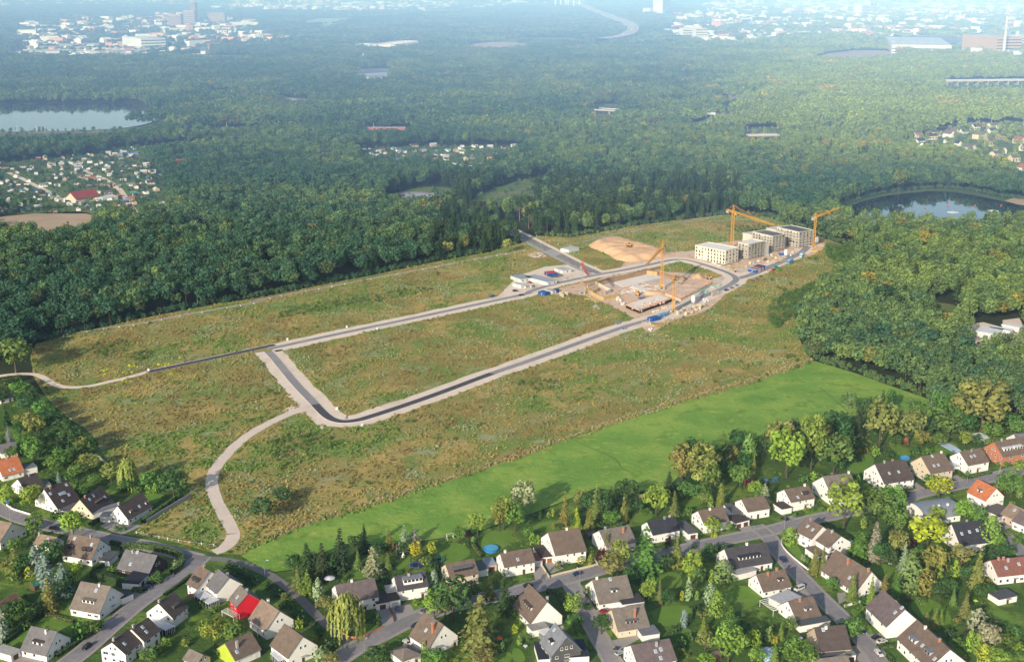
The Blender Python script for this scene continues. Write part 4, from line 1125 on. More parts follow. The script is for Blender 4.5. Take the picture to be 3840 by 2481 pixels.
def house(t, A, B, C, ridge, he, rc, wall, label, ref, pitch=38, hr=None, chim=(), sky=(), dorm=(), nF=None, nS=None, gab=2, door='F', roof='gable', over=.45, half=None, wd=.78, maxw=None, winw=1.25):
 b, th, Lx, Ly = frame_from(t, A, B, C, he)
 if maxw:
  if ridge == 'x': Ly = min(Ly, maxw)
  else: Lx = min(Lx, maxw)
 root = thing('house', label, 'house', (b.x, b.y, 0), th, 'houses of the estate')
 wm = WALLS[wall]
 W, L = (Ly, Lx) if ridge == 'x' else (Lx, Ly)
 hr = hr or W / 2 * math.tan(R(pitch))
 tn = hr / (W / 2)
 ax = 'x' if ridge == 'x' else 'y'
 rr = random.Random(label)
 bd = MB()
 def P3(r, c, z): return (r, c, z) if ridge == 'x' else (c, r, z)
 if roof == 'gable':
  bd.prism([(0, -.3), (W, -.3), (W, he - .04), (W / 2, he + hr - .04), (0, he - .04)][::-1 if ridge == 'x' else 1], 0, L, 0, ax)
  bd.build('wall', wm, root)
  rb = MB(); o = over; tk = .22
  rb.prism([(-o, he - o * tn), (W / 2, he + hr), (W + o, he - o * tn), (W + o, he - o * tn + tk), (W / 2, he + hr + tk * 1.15), (-o, he - o * tn + tk)][::-1 if ridge == 'x' else 1], -.3, L + .3, 0, ax)
  rf = rb.build('roof', ROOF, root); rf.color = (*rc, 1)
  gb = MB()
  e0 = he - o * tn
  for cc in (-o - .1, W + o):
   p = [P3(-.28, cc, e0 + .02), P3(L + .28, cc, e0 + .02)]
   gb.bar(p[0], p[1], .07, 5)
  gb.build('gutter', STEEL, root)
 elif roof == 'barrel':
  n = 14
  arc = [(W / 2 - W / 2 * math.cos(math.pi * i / n), he + hr * math.sin(math.pi * i / n)) for i in range(n + 1)]
  bd.prism(([(0, -.3)] + [(a, z - .05) for a, z in arc] + [(W, -.3)])[::1 if ridge == 'x' else -1], 0, L, 0, ax)
  bd.build('wall', wm, root)
  rb = MB()
  outer = [(W / 2 - (W / 2 + .4) * math.cos(math.pi * i / n), he + (hr + .22) * math.sin(math.pi * i / n) - .05) for i in range(n + 1)]
  rb.prism((arc + outer[::-1])[::1 if ridge == 'x' else -1], -.35, L + .35, 0, ax)
  rf = rb.build('roof', simple('zinc_roof', (.27, .29, .33), .45, .15, .5, metal=.2), root)
 elif roof == 'hip':
  bd.box(0, 0, -.3, Lx, Ly, he); bd.build('wall', wm, root)
  rb = MB(); o = over
  q = [(-o, -o, he - .05), (Lx + o, -o, he - .05), (Lx + o, Ly + o, he - .05), (-o, Ly + o, he - .05)]
  k = W / 2 * .8
  r0, r1 = (Vector((k, Ly / 2, he + hr)), Vector((Lx - k, Ly / 2, he + hr))) if ridge == 'x' else (Vector((Lx / 2, k, he + hr)), Vector((Lx / 2, Ly - k, he + hr)))
  rb.poly(q[::-1])
  if ridge == 'x':
   rb.poly([q[0], q[1], r1, r0]); rb.poly([q[1], q[2], r1]); rb.poly([q[2], q[3], r0, r1]); rb.poly([q[3], q[0], r0])
  else:
   rb.poly([q[0], q[1], r0]); rb.poly([q[1], q[2], r1, r0]); rb.poly([q[2], q[3], r1]); rb.poly([q[3], q[0], r0, r1])
  rf = rb.build('roof', ROOF, root); rf.color = (*rc, 1)
 else:  # flat
  bd.box(0, 0, -.3, Lx, Ly, he); bd.build('wall', wm, root)
  rb = MB(); rb.box(-.25, -.25, he + .003, Lx + .25, Ly + .25, he + .28)
  rf = rb.build('roof', MATTE, root); rf.color = (*rc, 1)
 def zs(c): return he + hr * (1 - abs(c - W / 2) / (W / 2))
 for (u, v, kind) in chim:                      # u along the ridge, v across (0 near eave, 1 far eave)
  r, c = u * L, v * W / 2
  top = max(zs(c) + 1.3, he + hr + .7)
  cb = MB(); x0, y0, _ = P3(r, c, 0)
  cb.box(x0 - .42, y0 - .32, zs(c) - .6, x0 + .42, y0 + .32, top)
  ch = cb.build('chimney', {'b': WALLS['o'], 'w': WHITE, 'g': CONC, 's': STEEL, 'd': WALLS['k']}[kind], rf)
  cc = MB(); cc.box(x0 - .52, y0 - .42, top + .002, x0 + .52, y0 + .42, top + .12); cc.build('chimney_cap', CONC, rf)
 for (u, v) in sky:                             # on the near slope (v 0 eave .. 1 ridge); v > 1 on the far slope
  r = u * L; c0 = (v if v <= 1 else 2 - v) * W / 2
  sgn = 1 if v <= 1 else -1
  w2, l2 = .45, .62
  n = Vector((0, -tn * sgn, 1)).normalized(); dl_ = Vector((0, 1, tn * sgn)).normalized()
  cpos = Vector((0, c0 if v <= 1 else W - c0, zs(c0) + .34))
  f = MB()
  def corner(a, b_, up): q = cpos + dl_ * b_ + n * up; return P3(r + a, q.y, q.z)
  def slab(f, a, b_, u0, u1, mi):
   bt = [corner(-a, -b_, u0), corner(a, -b_, u0), corner(a, b_, u0), corner(-a, b_, u0)]; tp = [corner(-a, -b_, u1), corner(a, -b_, u1), corner(a, b_, u1), corner(-a, b_, u1)]
   f.poly(tp, mi)
   for i in range(4): f.poly([bt[i], bt[(i + 1) % 4], tp[(i + 1) % 4], tp[i]], mi)
  slab(f, w2 + .1, l2 + .1, -.15, .05, 0); slab(f, w2, l2, .0, .075, 1)
  f.build('skylight', [TRIM, SKYL], rf)
 for dspec in dorm:                             # (r0, r1, v front, height, roof colour, wall key)
  u0, u1, v, dh, dc, dw = dspec
  r0, r1 = u0 * L, u1 * L; c0 = v * W / 2; z0 = zs(c0); zt = z0 + dh
  c1 = min(W / 2, (zt + .1 - he) / tn)
  d = MB(); d.prism([(c0, z0 - .2), (c0, zt), (c1, zt + .1), (c1, z0 - .2)][::1 if ridge == 'x' else -1], r0, r1, 0, ax)
  do = d.build('dormer', WALLS[dw], root)
  t_ = MB(); t_.prism([(c0 - .35, zt + .02), (c1 + .25, zt + .16), (c1 + .25, zt + .32), (c0 - .35, zt + .18)][::-1 if ridge == 'x' else 1], r0 - .2, r1 + .2, 0, ax)
  to = t_.build('dormer_roof', ROOF, do); to.color = (*dc, 1)
  nw = max(1, int((r1 - r0) / 1.5))
  for i in range(nw):
   rc_ = r0 + (i + .5) * (r1 - r0) / nw
   wn = MB(); ww = min(1.2, (r1 - r0) / nw * .8); hh = min(1.0, dh * .7)
   wn.prism([(c0 - .05, zt - .12 - hh), (c0 + .02, zt - .12 - hh), (c0 + .02, zt - .12), (c0 - .05, zt - .12)][::1 if ridge == 'x' else -1], rc_ - ww / 2, rc_ + ww / 2, 0, ax)
   wn.build('window', PANE, do)
 # windows of the two visible walls
 fl = max(1, int(round((he - .3) / 2.75)))
 for face, Lf, nn in (('F', Lx, nF), ('S', Ly, nS)):
  if nn == 0: continue
  n = nn or max(1, int(Lf / 3.1))
  dpos = None
  for k in range(fl):
   zc = 1.55 + k * (he - .35) / fl
   if zc + .7 > he: zc = he - .75
   for i in range(n):
    u = (i + .5) / n * Lf + rr.uniform(-.25, .25)
    if rr.random() > wd: continue
    if k == 0 and face == door and dpos is None and i >= n // 2:
     dpos = u
     dm = MB(); dm.box(-.55, -.07, 0, .55, .02, 2.1)
     link('door', dm.mesh('door', BDOOR if rr.random() < .6 else TRIM), root, (u, 0, .05) if face == 'F' else (0, u, .05), 0 if face == 'F' else -math.pi / 2)
     cm = MB(); cm.box(-1.0, -1.2, 2.35, 1.0, -.01, 2.47)
     if rr.random() < .6: link('canopy', cm.mesh('canopy', CONC), root, (u, 0, .05) if face == 'F' else (0, u, .05), 0 if face == 'F' else -math.pi / 2)
     continue
    w_ = winw * rr.choice((.7, .9, 1.0, 1.35)); h_ = rr.choice((1.0, 1.2, 1.3))
    put_window(root, face, u, zc, w_, h_, Lx, Ly)
  if roof == 'gable' and ((ridge == 'x' and face == 'S') or (ridge == 'y' and face == 'F')) and gab and hr > 1.9:
   for i in range(gab):
    u = Lf / 2 + (i - (gab - 1) / 2) * 1.9
    put_window(root, face, u, he + hr * .30, .9, 1.05, Lx, Ly)
 HOUSES.append(dict(root=root, loc=Vector((b.x, b.y, 0)), th=th, Lx=Lx, Ly=Ly, ref=ref))
 return root

def footprint(h, grow=1.0):
 ex, ey = Vector((math.cos(h['th']), math.sin(h['th']), 0)), Vector((-math.sin(h['th']), math.cos(h['th']), 0))
 b = h['loc'] - ex * grow - ey * grow
 return [b, b + ex * (h['Lx'] + 2 * grow), b + ex * (h['Lx'] + 2 * grow) + ey * (h['Ly'] + 2 * grow), b + ey * (h['Ly'] + 2 * grow)]

EXTRA = []
def annex(root, t, A, B, C, h, rc, wall='w', door=None, name='garage', glaze=False, slope=0.0):
 """low flat roofed part of a house (garage, winter garden, extension)"""
 b, th, Lx, Ly = frame_from(t, A, B, C, h)
 hth = root.rotation_euler[2]
 d = b - Vector(root.location); d.z = 0
 cs, sn = math.cos(-hth), math.sin(-hth)
 loc = (d.x * cs - d.y * sn, d.x * sn + d.y * cs, 0)
 w_ = MB(); w_.box(0, 0, -.2, Lx, Ly, h)
 o = w_.build(name, WALLS[wall] if not glaze else PANE, root, loc, th - hth)
 r_ = MB(); r_.box(-.22, -.22, h + .003, Lx + .22, Ly + .22, h + .25)
 q = r_.build('roof', MATTE, o); q.color = (*rc, 1)
 if glaze:
  p = MB()
  for i in range(6): p.box(-.06, Ly * i / 5 - .06, 0, .02, Ly * i / 5 + .06, h); p.box(Lx * i / 5 - .06, -.06, 0, Lx * i / 5 + .06, .02, h)
  for i in range(7): p.box(-.2, Ly * i / 6 - .05, h + .251, Lx + .2, Ly * i / 6 + .05, h + .33)
  p.build('glazing_bar', TRIM, o)
 if door:
  f, mat = door
  dm = MB(); Lf = Lx if f == 'F' else Ly
  n = 1 if Lf < 5 else 2
  for i in range(n):
   c = Lf * (i + .5) / n; ww = min(2.4, Lf / n * .8) / 2
   dm.box(c - ww, -.06, 0, c + ww, .02, 2.05)
  dd = dm.build('garage_door', mat, o, (0, 0, 0) if f == 'F' else (0, Ly, 0), 0 if f == 'F' else -math.pi / 2)
 EXTRA.append(dict(loc=Vector((b.x, b.y, 0)), th=th, Lx=Lx, Ly=Ly))
 return o

def pergola(root, t, A, B, C, h, mat=None):
 b, th, Lx, Ly = frame_from(t, A, B, C, h)
 hth = root.rotation_euler[2]
 d = b - Vector(root.location); cs, sn = math.cos(-hth), math.sin(-hth)
 p = MB()
 for x_ in (.08, Lx - .08):
  for y_ in (.08, Ly - .08): p.box(x_ - .07, y_ - .07, -.1, x_ + .07, y_ + .07, h)
 for i in range(8): p.box(-.15, Ly * i / 7 - .12, h, Lx + .15, Ly * i / 7 + .12, h + .16)
 p.box(0, -.1, h - .18, Lx, .02, h - .003); p.box(-.1, 0.03, h - .18, .02, Ly, h - .003)
 return p.build('pergola', mat or TRIM, root, (d.x * cs - d.y * sn, d.x * sn + d.y * cs, 0), th - hth)

H_ = house
# --- far left group
h = H_('g', (-70, 330), (35, 460), (320, 378), 'x', 3.0, C_OR, 'w', 'white house under an orange tiled roof at the left edge', 'the orange roofed house', sky=((.42, .2), (.62, .2)), chim=((.5, .95, 'g'),))
annex(h, 'g', (290, 320), (330, 372), (515, 325), 3.2, C_SL)
h = H_('g', (165, 595), (380, 690), (615, 600), 'x', 2.7, C_DB, 'w', 'white gabled house with plain dark brown roof below the orange roofed one', 'the dark roofed house under the orange roof', chim=((.62, .9, 's'),), gab=2)
annex(h, 'g', (590, 545), (620, 600), (660, 590), 2.6, C_SL)
h = H_('g', (545, 775), (805, 912), (1085, 775), 'x', 2.8, (.055, .04, .04), 'w', 'white house under a very dark roof with a long strip of skylights', 'the house with a strip of skylights', chim=((.22, .9, 'b'),), sky=((.1, .7), (.42, .52), (.50, .52), (.58, .52), (.62, .5), (.88, .8), (.36, .2), (.72, .35)), pitch=42)
h = H_('g', (985, 935), (1290, 985), (1565, 800), 'x', 2.8, C_DB, 'c', 'cream gabled house with dark roof terrace between two flat roofed garages', 'the cream gabled house with roof terrace', chim=((.2, .9, 'b'),), sky=((.3, .7), (.52, .75), (.85, .35)), dorm=((.38, .72, .3, .9, C_BR, 'd'),), pitch=46)
annex(h, 'g', (1040, 840), (850, 940), (990, 960), 2.6, C_GR, 'w', ('F', BDOOR))
annex(h, 'g', (1330, 960), (1300, 990), (1640, 850), 2.6, (.20, .22, .24), 'w', name='side_wing')
h = H_('g', (1510, 1015), (1785, 1060), (2135, 880), 'x', 3.2, C_DB, 'w', 'white gabled house with hipped dormers next to the grey garden wall', 'the white house by the grey wall', chim=((.05, 1.0, 'g'),), sky=((.62, .3),), dorm=((.2, .3, .2, 1.1, C_BR, 'w'), (.85, .98, .2, 1.1, C_BR, 'w')), pitch=46, gab=1)
annex(h, 'g', (1380, 960), (1395, 1030), (1545, 1050), 2.6, (.40, .36, .33), 'w', ('F', GDOOR))
# --- left street
h = H_('a', (-130, 390), (0, 420), (235, 285), 'y', 4.0, C_TB, 'w', 'white gabled house with tan roof cut by the left edge', 'the tan roofed house at the left edge', pitch=34, gab=1, nS=0)
h = H_('a', (300, 446), (482, 468), (600, 408), 'y', 2.8, C_TB, 'w', 'small house with tan roof and two dark gable windows behind conifers', 'the small tan roofed house', chim=((.95, .9, 'g'),), sky=((.4, .6),))
h = H_('a', (585, 530), (852, 582), (1022, 462), 'y', 3.3, C_BR, 'w', 'white house with two dark shed dormers and a timbered gable tip', 'the house with two dark dormers', chim=((.3, 1.0, 's'),), sky=((.80, .8), (.18, .65)), dorm=((.70, .90, .3, 1.3, C_DB, 'd'), (.10, .42, .3, 1.3, C_DB, 'd')), gab=3, pitch=44)
annex(h, 'a', (985, 505), (925, 595), (1005, 612), 2.6, (.10, .11, .11), 'w', ('F', GDOOR))
h = H_('a', (1075, 672), (1385, 715), (1570, 600), 'y', 2.9, C_GR, 'd', 'dark brick house with grey roof and a lower navy roofed front', 'the dark brick house with navy front roof', chim=((.75, .9, 'g'),), sky=((.62, .95), (.66, .25)), nS=3, gab=2, pitch=40)
h2 = annex(h, 'a', (1145, 790), (1287, 815), (1420, 660), 2.7, (.03, .03, .04), 'w', ('F', BDOOR))
h = H_('a', (668, 1022), (926, 1082), (1142, 905), 'y', 3.3, C_GB, 'w', 'white gabled house with one box dormer facing left, right beside the street', 'the white house with one box dormer', chim=((.35, .95, 'w'),), sky=((.4, .75),), dorm=((.28, .68, .25, 1.5, C_GB, 'w'),), gab=2, pitch=42)
annex(h, 'a', (1120, 890), (1130, 950), (1210, 890), 2.8, (.07, .07, .08), 'w')
h = H_('a', (200, 1415), (430, 1472), (650, 1312), 'y', 2.9, C_GR, 'w', 'white gabled house with grey roof, small dormer and tall white chimney at lower left', 'the grey roofed house with tall white chimney', chim=((.35, .85, 'w'),), dorm=((.28, .66, .3, 1.3, C_DB, 'w'),), gab=2, pitch=42)
annex(h, 'a', (-60, 1430), (100, 1480), (185, 1425), 2.7, (.42, .40, .37), 'w', ('F', BDOOR))
h = H_('a', (1365, 1075), (1605, 1127), (1740, 1022), 'x', 4.6, C_DB, 'w', 'tall white house with glazed roof box and glass lean-to', 'the white house with glazed roof box', chim=((.05, 1.0, 'g'),), dorm=((.35, .72, .25, 1.3, C_DB, 'k'),), pitch=40)
annex(h, 'a', (1405, 1150), (1540, 1245), (1610, 1200), 2.6, (.62, .64, .66), glaze=True, name='winter_garden')
h = H_('a', (940, 1420), (1165, 1462), (1305, 1345), 'x', 5.0, C_DB, 'w', 'lower left half of the white twin house with one skylight', 'the lower half of the white twin house', chim=((.1, 1.0, 'g'),), sky=((.35, .45),), pitch=36, winw=1.6)
h = H_('a', (1130, 1290), (1337, 1342), (1485, 1238), 'x', 5.4, C_DB, 'w', 'upper right half of the white twin house with two blue skylights', 'the upper half of the white twin house', chim=((.1, 1.0, 'g'),), sky=((.42, .32), (.45, .68)), pitch=36, winw=1.6)
h = H_('a', (1770, 792), (1842, 855), (2060, 745), 'y', 5.0, C_BR, 'w', 'white terrace house with glazed dormer at the street bend, upper left of its row', 'the terrace house with glazed dormer', dorm=((.2, .8, .2, 1.4, C_DB, 'k'),), chim=((.5, 1.0, 'b'),), pitch=40)
h = H_('a', (1945, 807), (2015, 893), (2245, 808), 'y', 5.0, C_GR, 'w', 'white terrace house with plain grey slope between glazed dormer house and red house', 'the middle terrace house', chim=((.3, 1.15, 's'),), nF=0, pitch=40)
annex(h, 'a', (1865, 900), (1940, 1000), (2015, 950), 2.5, (.62, .64, .66), glaze=True, name='winter_garden')
h = H_('a', (2130, 945), (2205, 1023), (2420, 968), 'y', 5.5, C_GB, 'r', 'house with bright red walls and grey brown roof', 'the red house', sky=((.5, .35),), nF=0, pitch=42, chim=((.3, 1.1, 'g'),))
pergola(h, 'a', (2092, 1050), (2170, 1120), (2208, 1090), 2.4)
h = H_('a', (2062, 1395), (2185, 1517), (2400, 1400), 'x', 3.4, C_BR, 'w', 'brown roofed house with lime yellow gable at the bottom', 'the lime gabled house', chim=((.28, .5, 'g'),), sky=((.2, .3),), pitch=38, nS=0, gab=0)
m = MB(); q = HOUSES[-1]['Ly']; k = 3.4 + q / 2 * math.tan(R(38)); m.poly([(-.03, .05, 0), (-.03, .05, 3.36), (-.03, q / 2, k - .1), (-.03, q - .05, 3.36), (-.03, q - .05, 0)]); m.build('gable_cladding', WALLS['y'], h)
h = H_('a', (1715, 1500), (1830, 1560), (1950, 1490), 'y', 3.0, C_GB, 't', 'small house with tan gable cut by the bottom edge', 'the tan gable at the bottom edge', pitch=36)
h = H_('a', (-90, 1040), (40, 1085), (200, 968), 'x', 2.5, C_RB, 't', 'low house with reddish brown roof at the left edge among conifers', 'the reddish brown roof at the left edge', pitch=32, nF=2, nS=0)
# --- middle, left of the main street
h = H_('b', (-10, 1110), (95, 1240), (325, 1128), 'y', 4.2, C_TB, 'w', 'cream white gabled house with tan roof directly below the red house', 'the tan roofed house below the red one', chim=((.8, 1.2, 'w'),), gab=2, pitch=44)
pergola(h, 'b', (-60, 1160), (10, 1250), (75, 1230), 2.4)
h = H_('b', (195, 1352), (300, 1493), (548, 1367), 'y', 4.2, C_BR, 'w', 'white gabled house with brown roof and glazed porch beside the narrow lane', 'the gabled house with glazed porch', chim=((.7, 1.15, 'g'),), gab=2, pitch=44)
annex(h, 'b', (150, 1455), (215, 1530), (290, 1500), 2.5, (.62, .64, .66), glaze=True, name='winter_garden')
h = H_('b', (722, 855), (782, 990), (1136, 918), 'x', 5.2, C_PU, 'w', 'long white house with plain purple brown roof behind the willow', 'the long house behind the willow', chim=((.42, 1.0, 'w'),), pitch=36)
annex(h, 'b', (1090, 920), (1122, 1000), (1232, 975), 2.8, C_DB, 'w', ('F', BDOOR))
h = H_('b', (1290, 765), (1322, 873), (1593, 818), 'x', 4.9, (.06, .055, .06), 'w', 'white house almost covered by a big grey box dormer', 'the house with big grey box dormer', dorm=((.22, .86, .25, 2.3, C_SL, 'w'),), chim=((.45, .8, 'g'),), pitch=36, winw=1.0)
annex(h, 'b', (1215, 880), (1240, 975), (1335, 945), 3.0, C_DB, 'w', ('F', GDOOR))
pergola(h, 'b', (1205, 830), (1220, 895), (1310, 870), 3.4)
h = H_('b', (1722, 660), (1810, 760), (2068, 710), 'x', 5.0, C_BR, 'c', 'cream house with long grey dormer and three white windows above a dark tree', 'the cream house with long dormer', dorm=((.18, .86, .3, 1.5, C_GR, 'd'),), pitch=36)
annex(h, 'b', (2050, 620), (2065, 690), (2150, 665), 3.0, (.10, .13, .14), 'w')
annex(h, 'b', (2125, 580), (2150, 650), (2235, 632), 2.6, (.30, .33, .38), 't', ('F', BDOOR), name='carport')
h = H_('b', (2250, 560), (2312, 652), (2588, 598), 'x', 5.0, C_BR, 'w', 'white house with brown roof and one skylight left of the twin garage', 'the white house left of the garages', chim=((.15, 1.0, 'w'),), sky=((.48, .3),), winw=.9, pitch=38)
annex(h, 'b', (2570, 530), (2600, 600), (2655, 590), 2.8, C_RB, 'w', ('F', GDOOR))
h = H_('b', (1505, 1258), (1610, 1402), (1838, 1268), 'y', 3.9, C_BR, 'w', 'white gabled house with brown slope and red door in the street corner', 'the gabled house with red door', chim=((.2, .55, 'b'),), sky=((.5, .45),), pitch=46, gab=2, winw=.9)
h = H_('b', (1240, 1440), (1365, 1530), (1535, 1470), 'x', 2.9, C_GB, 'w', 'low white bungalow with mossy flat pitched roof beside white cars', 'the mossy bungalow', pitch=22, nF=2, nS=0, roof='hip', hr=2.0)
# --- middle, upper side of main street
h = H_('c', (300, 380), (405, 543), (681, 490), 'x', 5.0, C_BR, 'w', 'tall white house with weathered brown roof and three dark upper windows', 'the weathered brown roofed house', chim=((.6, .98, 'w'),), pitch=36, winw=.95, nF=4)
annex(h, 'c', (230, 460), (265, 570), (372, 548), 2.8, C_DB, 'w', ('F', ODOOR))
h = H_('c', (782, 345), (880, 470), (1135, 405), 'x', 4.3, C_GB, 'w', 'white house with mottled mossy roof and brick chimney behind conifers', 'the mossy roofed house', chim=((.72, .6, 'b'), (.2, 1.0, 's')), pitch=34)
h = H_('c', (1215, 265), (1310, 353), (1556, 302), 'x', 4.4, C_NV, 'w', 'white house with navy black roof at the main street', 'the navy roofed house', chim=((.62, .95, 's'), (.85, 1.1, 'g')), pitch=36, winw=.8)
annex(h, 'c', (1548, 235), (1640, 350), (1720, 328), 2.8, C_GR, 'w', ('F', BDOOR))
h = H_('c', (1690, 165), (1788, 258), (2006, 212), 'x', 4.5, C_BR, 'w', 'white house with tan front and brown roof behind a pollarded tree', 'the tan fronted house', chim=((.45, .9, 'w'),), pitch=36, nF=2)
h = H_('f', (2075, 945), (2195, 1033), (2400, 1000), 'x', 4.4, C_BR, 'w', 'white house with balcony and two flat roofed wings', 'the house with two flat wings', pitch=32, winw=1.2)
annex(h, 'f', (2000, 1080), (2082, 1145), (2200, 1105), 2.8, C_DB, 'w', ('F', BDOOR))
annex(h, 'f', (2000, 965), (2065, 1060), (2130, 1045), 3.0, C_GR, 'w', name='side_wing')
h = H_('c', (1925, 530), (2050, 668), (2410, 595), 'x', 3.4, (.06, .055, .06), 'w', 'wide white house with charcoal roof and long band dormer', 'the charcoal roofed house with band dormer', dorm=((.22, .76, .3, 1.4, C_NV, 'w'),), chim=((.55, 1.0, 'w'),), pitch=38)
annex(h, 'c', (2050, 690), (2095, 730), (2268, 680), 2.6, (.40, .38, .36), 'w', name='terrace_block')
h = H_('c', (2222, 765), (2338, 880), (2586, 820), 'x', 3.0, C_BR, 'w', 'small white house with brown roof, two brick chimneys and a tiny dormer', 'the small house with two brick chimneys', chim=((.36, .8, 'b'), (.72, 1.0, 'b')), dorm=((.62, .8, .35, 1.0, C_DB, 'w'),), pitch=40, winw=.8)
h = H_('c', (733, 818), (813, 994), (1115, 930), 'x', 2.9, C_GB, 'w', 'white house with grey brown roof and one small dormer above the red car', 'the house above the red car', chim=((.12, 1.0, 'w'),), dorm=((.42, .6, .35, 1.2, C_GR, 'w'),), sky=((.5, .9),), pitch=38)
annex(h, 'c', (1010, 925), (1030, 1005), (1222, 965), 2.9, (.07, .065, .07), 'w', ('F', GDOOR))
h = H_('c', (905, 1088), (988, 1246), (1265, 1186), 'x', 3.3, C_GB, 'c', 'cream house with mossy brown roof, brick chimney and wide dormer', 'the cream house with brick chimney', chim=((.62, .45, 'b'),), dorm=((.30, .66, .22, 1.1, C_GR, 'c'),), pitch=40, winw=.7)
annex(h, 'c', (1180, 1215), (1215, 1295), (1368, 1265), 2.7, (.20, .20, .22), 'w', name='carport')
h = H_('c', (1060, 1400), (1175, 1575), (1520, 1505), 'x', 4.6, C_PU, 'w', 'white house with ribbed purple roof and grey chimney at the bottom', 'the ribbed purple roof', chim=((.62, .75, 'g'),), sky=((.55, .5), (.7, .55), (.62, .15)), pitch=34, nS=3)
h = H_('c', (90, 988), (178, 1173), (442, 1082), 'y', 3.6, C_BR, 'w', 'white gabled house with brown slope and long dormer at the street corner', 'the gabled corner house', chim=((.15, 1.2, 'g'),), dorm=((.28, .72, .3, 1.3, C_DB, 'w'),), pitch=48, nF=0, gab=1)
annex(h, 'c', (150, 1190), (190, 1250), (335, 1210), 2.8, (.30, .29, .26), 'w')
annex(h, 'c', (270, 1250), (300, 1290), (370, 1250), 2.6, (.60, .62, .63), glaze=True, name='winter_garden')
h = H_('c', (300, 1340), (372, 1478), (632, 1412), 'y', 5.2, C_SL, 'k', 'dark slate gabled house standing on a black flat roofed base', 'the dark slate house', chim=((.6, 1.15, 's'),), sky=((.8, .75),), dorm=((.35, .6, .25, 1.4, C_NV, 'w'),), pitch=48, gab=3)
annex(h, 'c', (190, 1360), (250, 1515), (720, 1490), 3.0, (.04, .045, .055), 'w', name='base_wing')
# --- right side
h = H_('d', (95, -35), (214, 50), (428, 6), 'x', 5.0, C_BR, 'w', 'white house with brown roof and red window shutters', 'the house with red shutters', sky=((.35, .2), (.62, .45)), chim=((.85, .98, 'w'),), dorm=((.6, .85, .3, 1.1, C_DB, 'd'),), pitch=34, winw=1.0)
annex(h, 'd', (75, 60), (130, 120), (210, 95), 2.8, C_DB, 'w')
h = H_('d', (303, 302), (408, 393), (560, 320), 'y', 5.6, C_BR, 'w', 'big white house with two white skylights in its street corner', 'the white corner house with two skylights', sky=((.62, .55), (.28, .5)), chim=((.7, .98, 's'),), pitch=36, nF=0)
h = H_('d', (478, 398), (568, 474), (757, 416), 'y', 5.8, C_BR, 'w', 'white cross wing with brown roof behind the corner house with skylights', 'the white cross wing', chim=((.6, .9, 'g'),), pitch=34, nS=0, gab=2)
annex(h, 'd', (335, 480), (460, 560), (620, 535), 2.8, C_TB, 'w', ('F', BDOOR))
h = H_('d', (557, 662), (821, 884), (1042, 798), 'y', 2.9, C_BR, 'w', 'long white house with big brown slope and brick chimneys', 'the long brown sloped house', chim=((.55, .75, 'b'), (.06, .95, 'b')), sky=((.32, .3),), pitch=46)
h = H_('d', (943, 1018), (1108, 1205), (1398, 1157), 'y', 5.2, C_PU, 'w', 'tall bright white gabled house with purple brown roof and round skylights', 'the tall white gabled house', sky=((.42, 1.1), (.10, .95), (.14, .62)), pitch=42, gab=3, nS=2, nF=0)
h = H_('d', (1205, 1312), (1500, 1592), (1850, 1545), 'y', 4.6, C_BR, 'w', 'long white terrace with grey box dormers at the lower right corner', 'the terrace with box dormers', dorm=((.60, .80, .25, 1.5, C_SL, 'w'), (.18, .34, .3, 1.5, C_SL, 'g')), sky=((.47, .4), (.06, .35)), chim=((.72, .95, 'w'), (.28, .95, 'b')), pitch=40)
h = H_('d', (1640, 318), (1790, 452), (2053, 407), 'x', 4.0, C_NV, 'w', 'white house with navy roof and three skylights between tall trees', 'the navy roof with three skylights', sky=((.18, .48), (.45, .52), (.72, .55)), chim=((.5, 1.05, 's'),), pitch=42, nF=4, winw=.7)
h = H_('d', (2033, 618), (2140, 740), (2440, 690), 'x', 4.0, C_RB, 'w', 'white house with red brown roof and brick chimneys at the right edge', 'the red brown roof at the right edge', chim=((.2, .95, 'b'), (.34, .95, 'b'), (.45, .8, 'g')), sky=((.32, .4), (.72, .55)), pitch=36)
h = H_('d', (1325, 95), (1462, 220), (1770, 158), 'x', 3.0, C_SL, 'w', 'white building under a grey barrel vault roof', 'the barrel roofed building', roof='barrel', hr=4.2, chim=((.35, .5, 'w'), (.5, .5, 'w'), (.75, .5, 'w')), nF=3)
h = H_('e', (1912, 1482), (2030, 1577), (2162, 1522), 'y', 4.4, C_OR, 'w', 'white gabled house with orange tile roof near the barrel vault', 'the orange roof near the barrel vault', dorm=((.4, .65, .3, 1.1, C_SL, 'w'),), pitch=42)
h = H_('d', (2195, 148), (2290, 208), (2420, 160), 'y', 4.0, C_TB, 't', 'tan terrace house with brown roof at the right edge', 'the tan terrace house', sky=((.4, .6),), pitch=36)
annex(h, 'd', (2050, 95), (2160, 190), (2250, 120), 3.0, C_GB, 'w', ('S', BDOOR))
h = H_('d', (2290, 218), (2400, 275), (2520, 225), 'y', 4.0, C_PU, 'w', 'white terrace house next to the tan one at the right edge', 'the white terrace house at the right edge', pitch=36)
h = H_('d', (400, 1265), (490, 1432), (758, 1393), 'x', 4.2, C_DB, 't', 'tan walled house with dark roof and white chimney at the bottom', 'the tan walled house at the bottom', chim=((.35, .9, 'w'),), sky=((.25, .85),), pitch=42)
annex(h, 'd', (415, 1480), (470, 1520), (720, 1450), 3.0, C_GR, 'w')
annex(h, 'd', (680, 1400), (735, 1480), (815, 1470), 2.8, (.24, .24, .2), 'w', ('F', BDOOR))
h = H_('d', (400, 1520), (450, 1600), (760, 1560), 'x', 3.4, C_GB, 'c', 'house with grey tan roof cut by the bottom edge right of the purple roof', 'the grey tan roof at the bottom edge', pitch=34, nS=0)
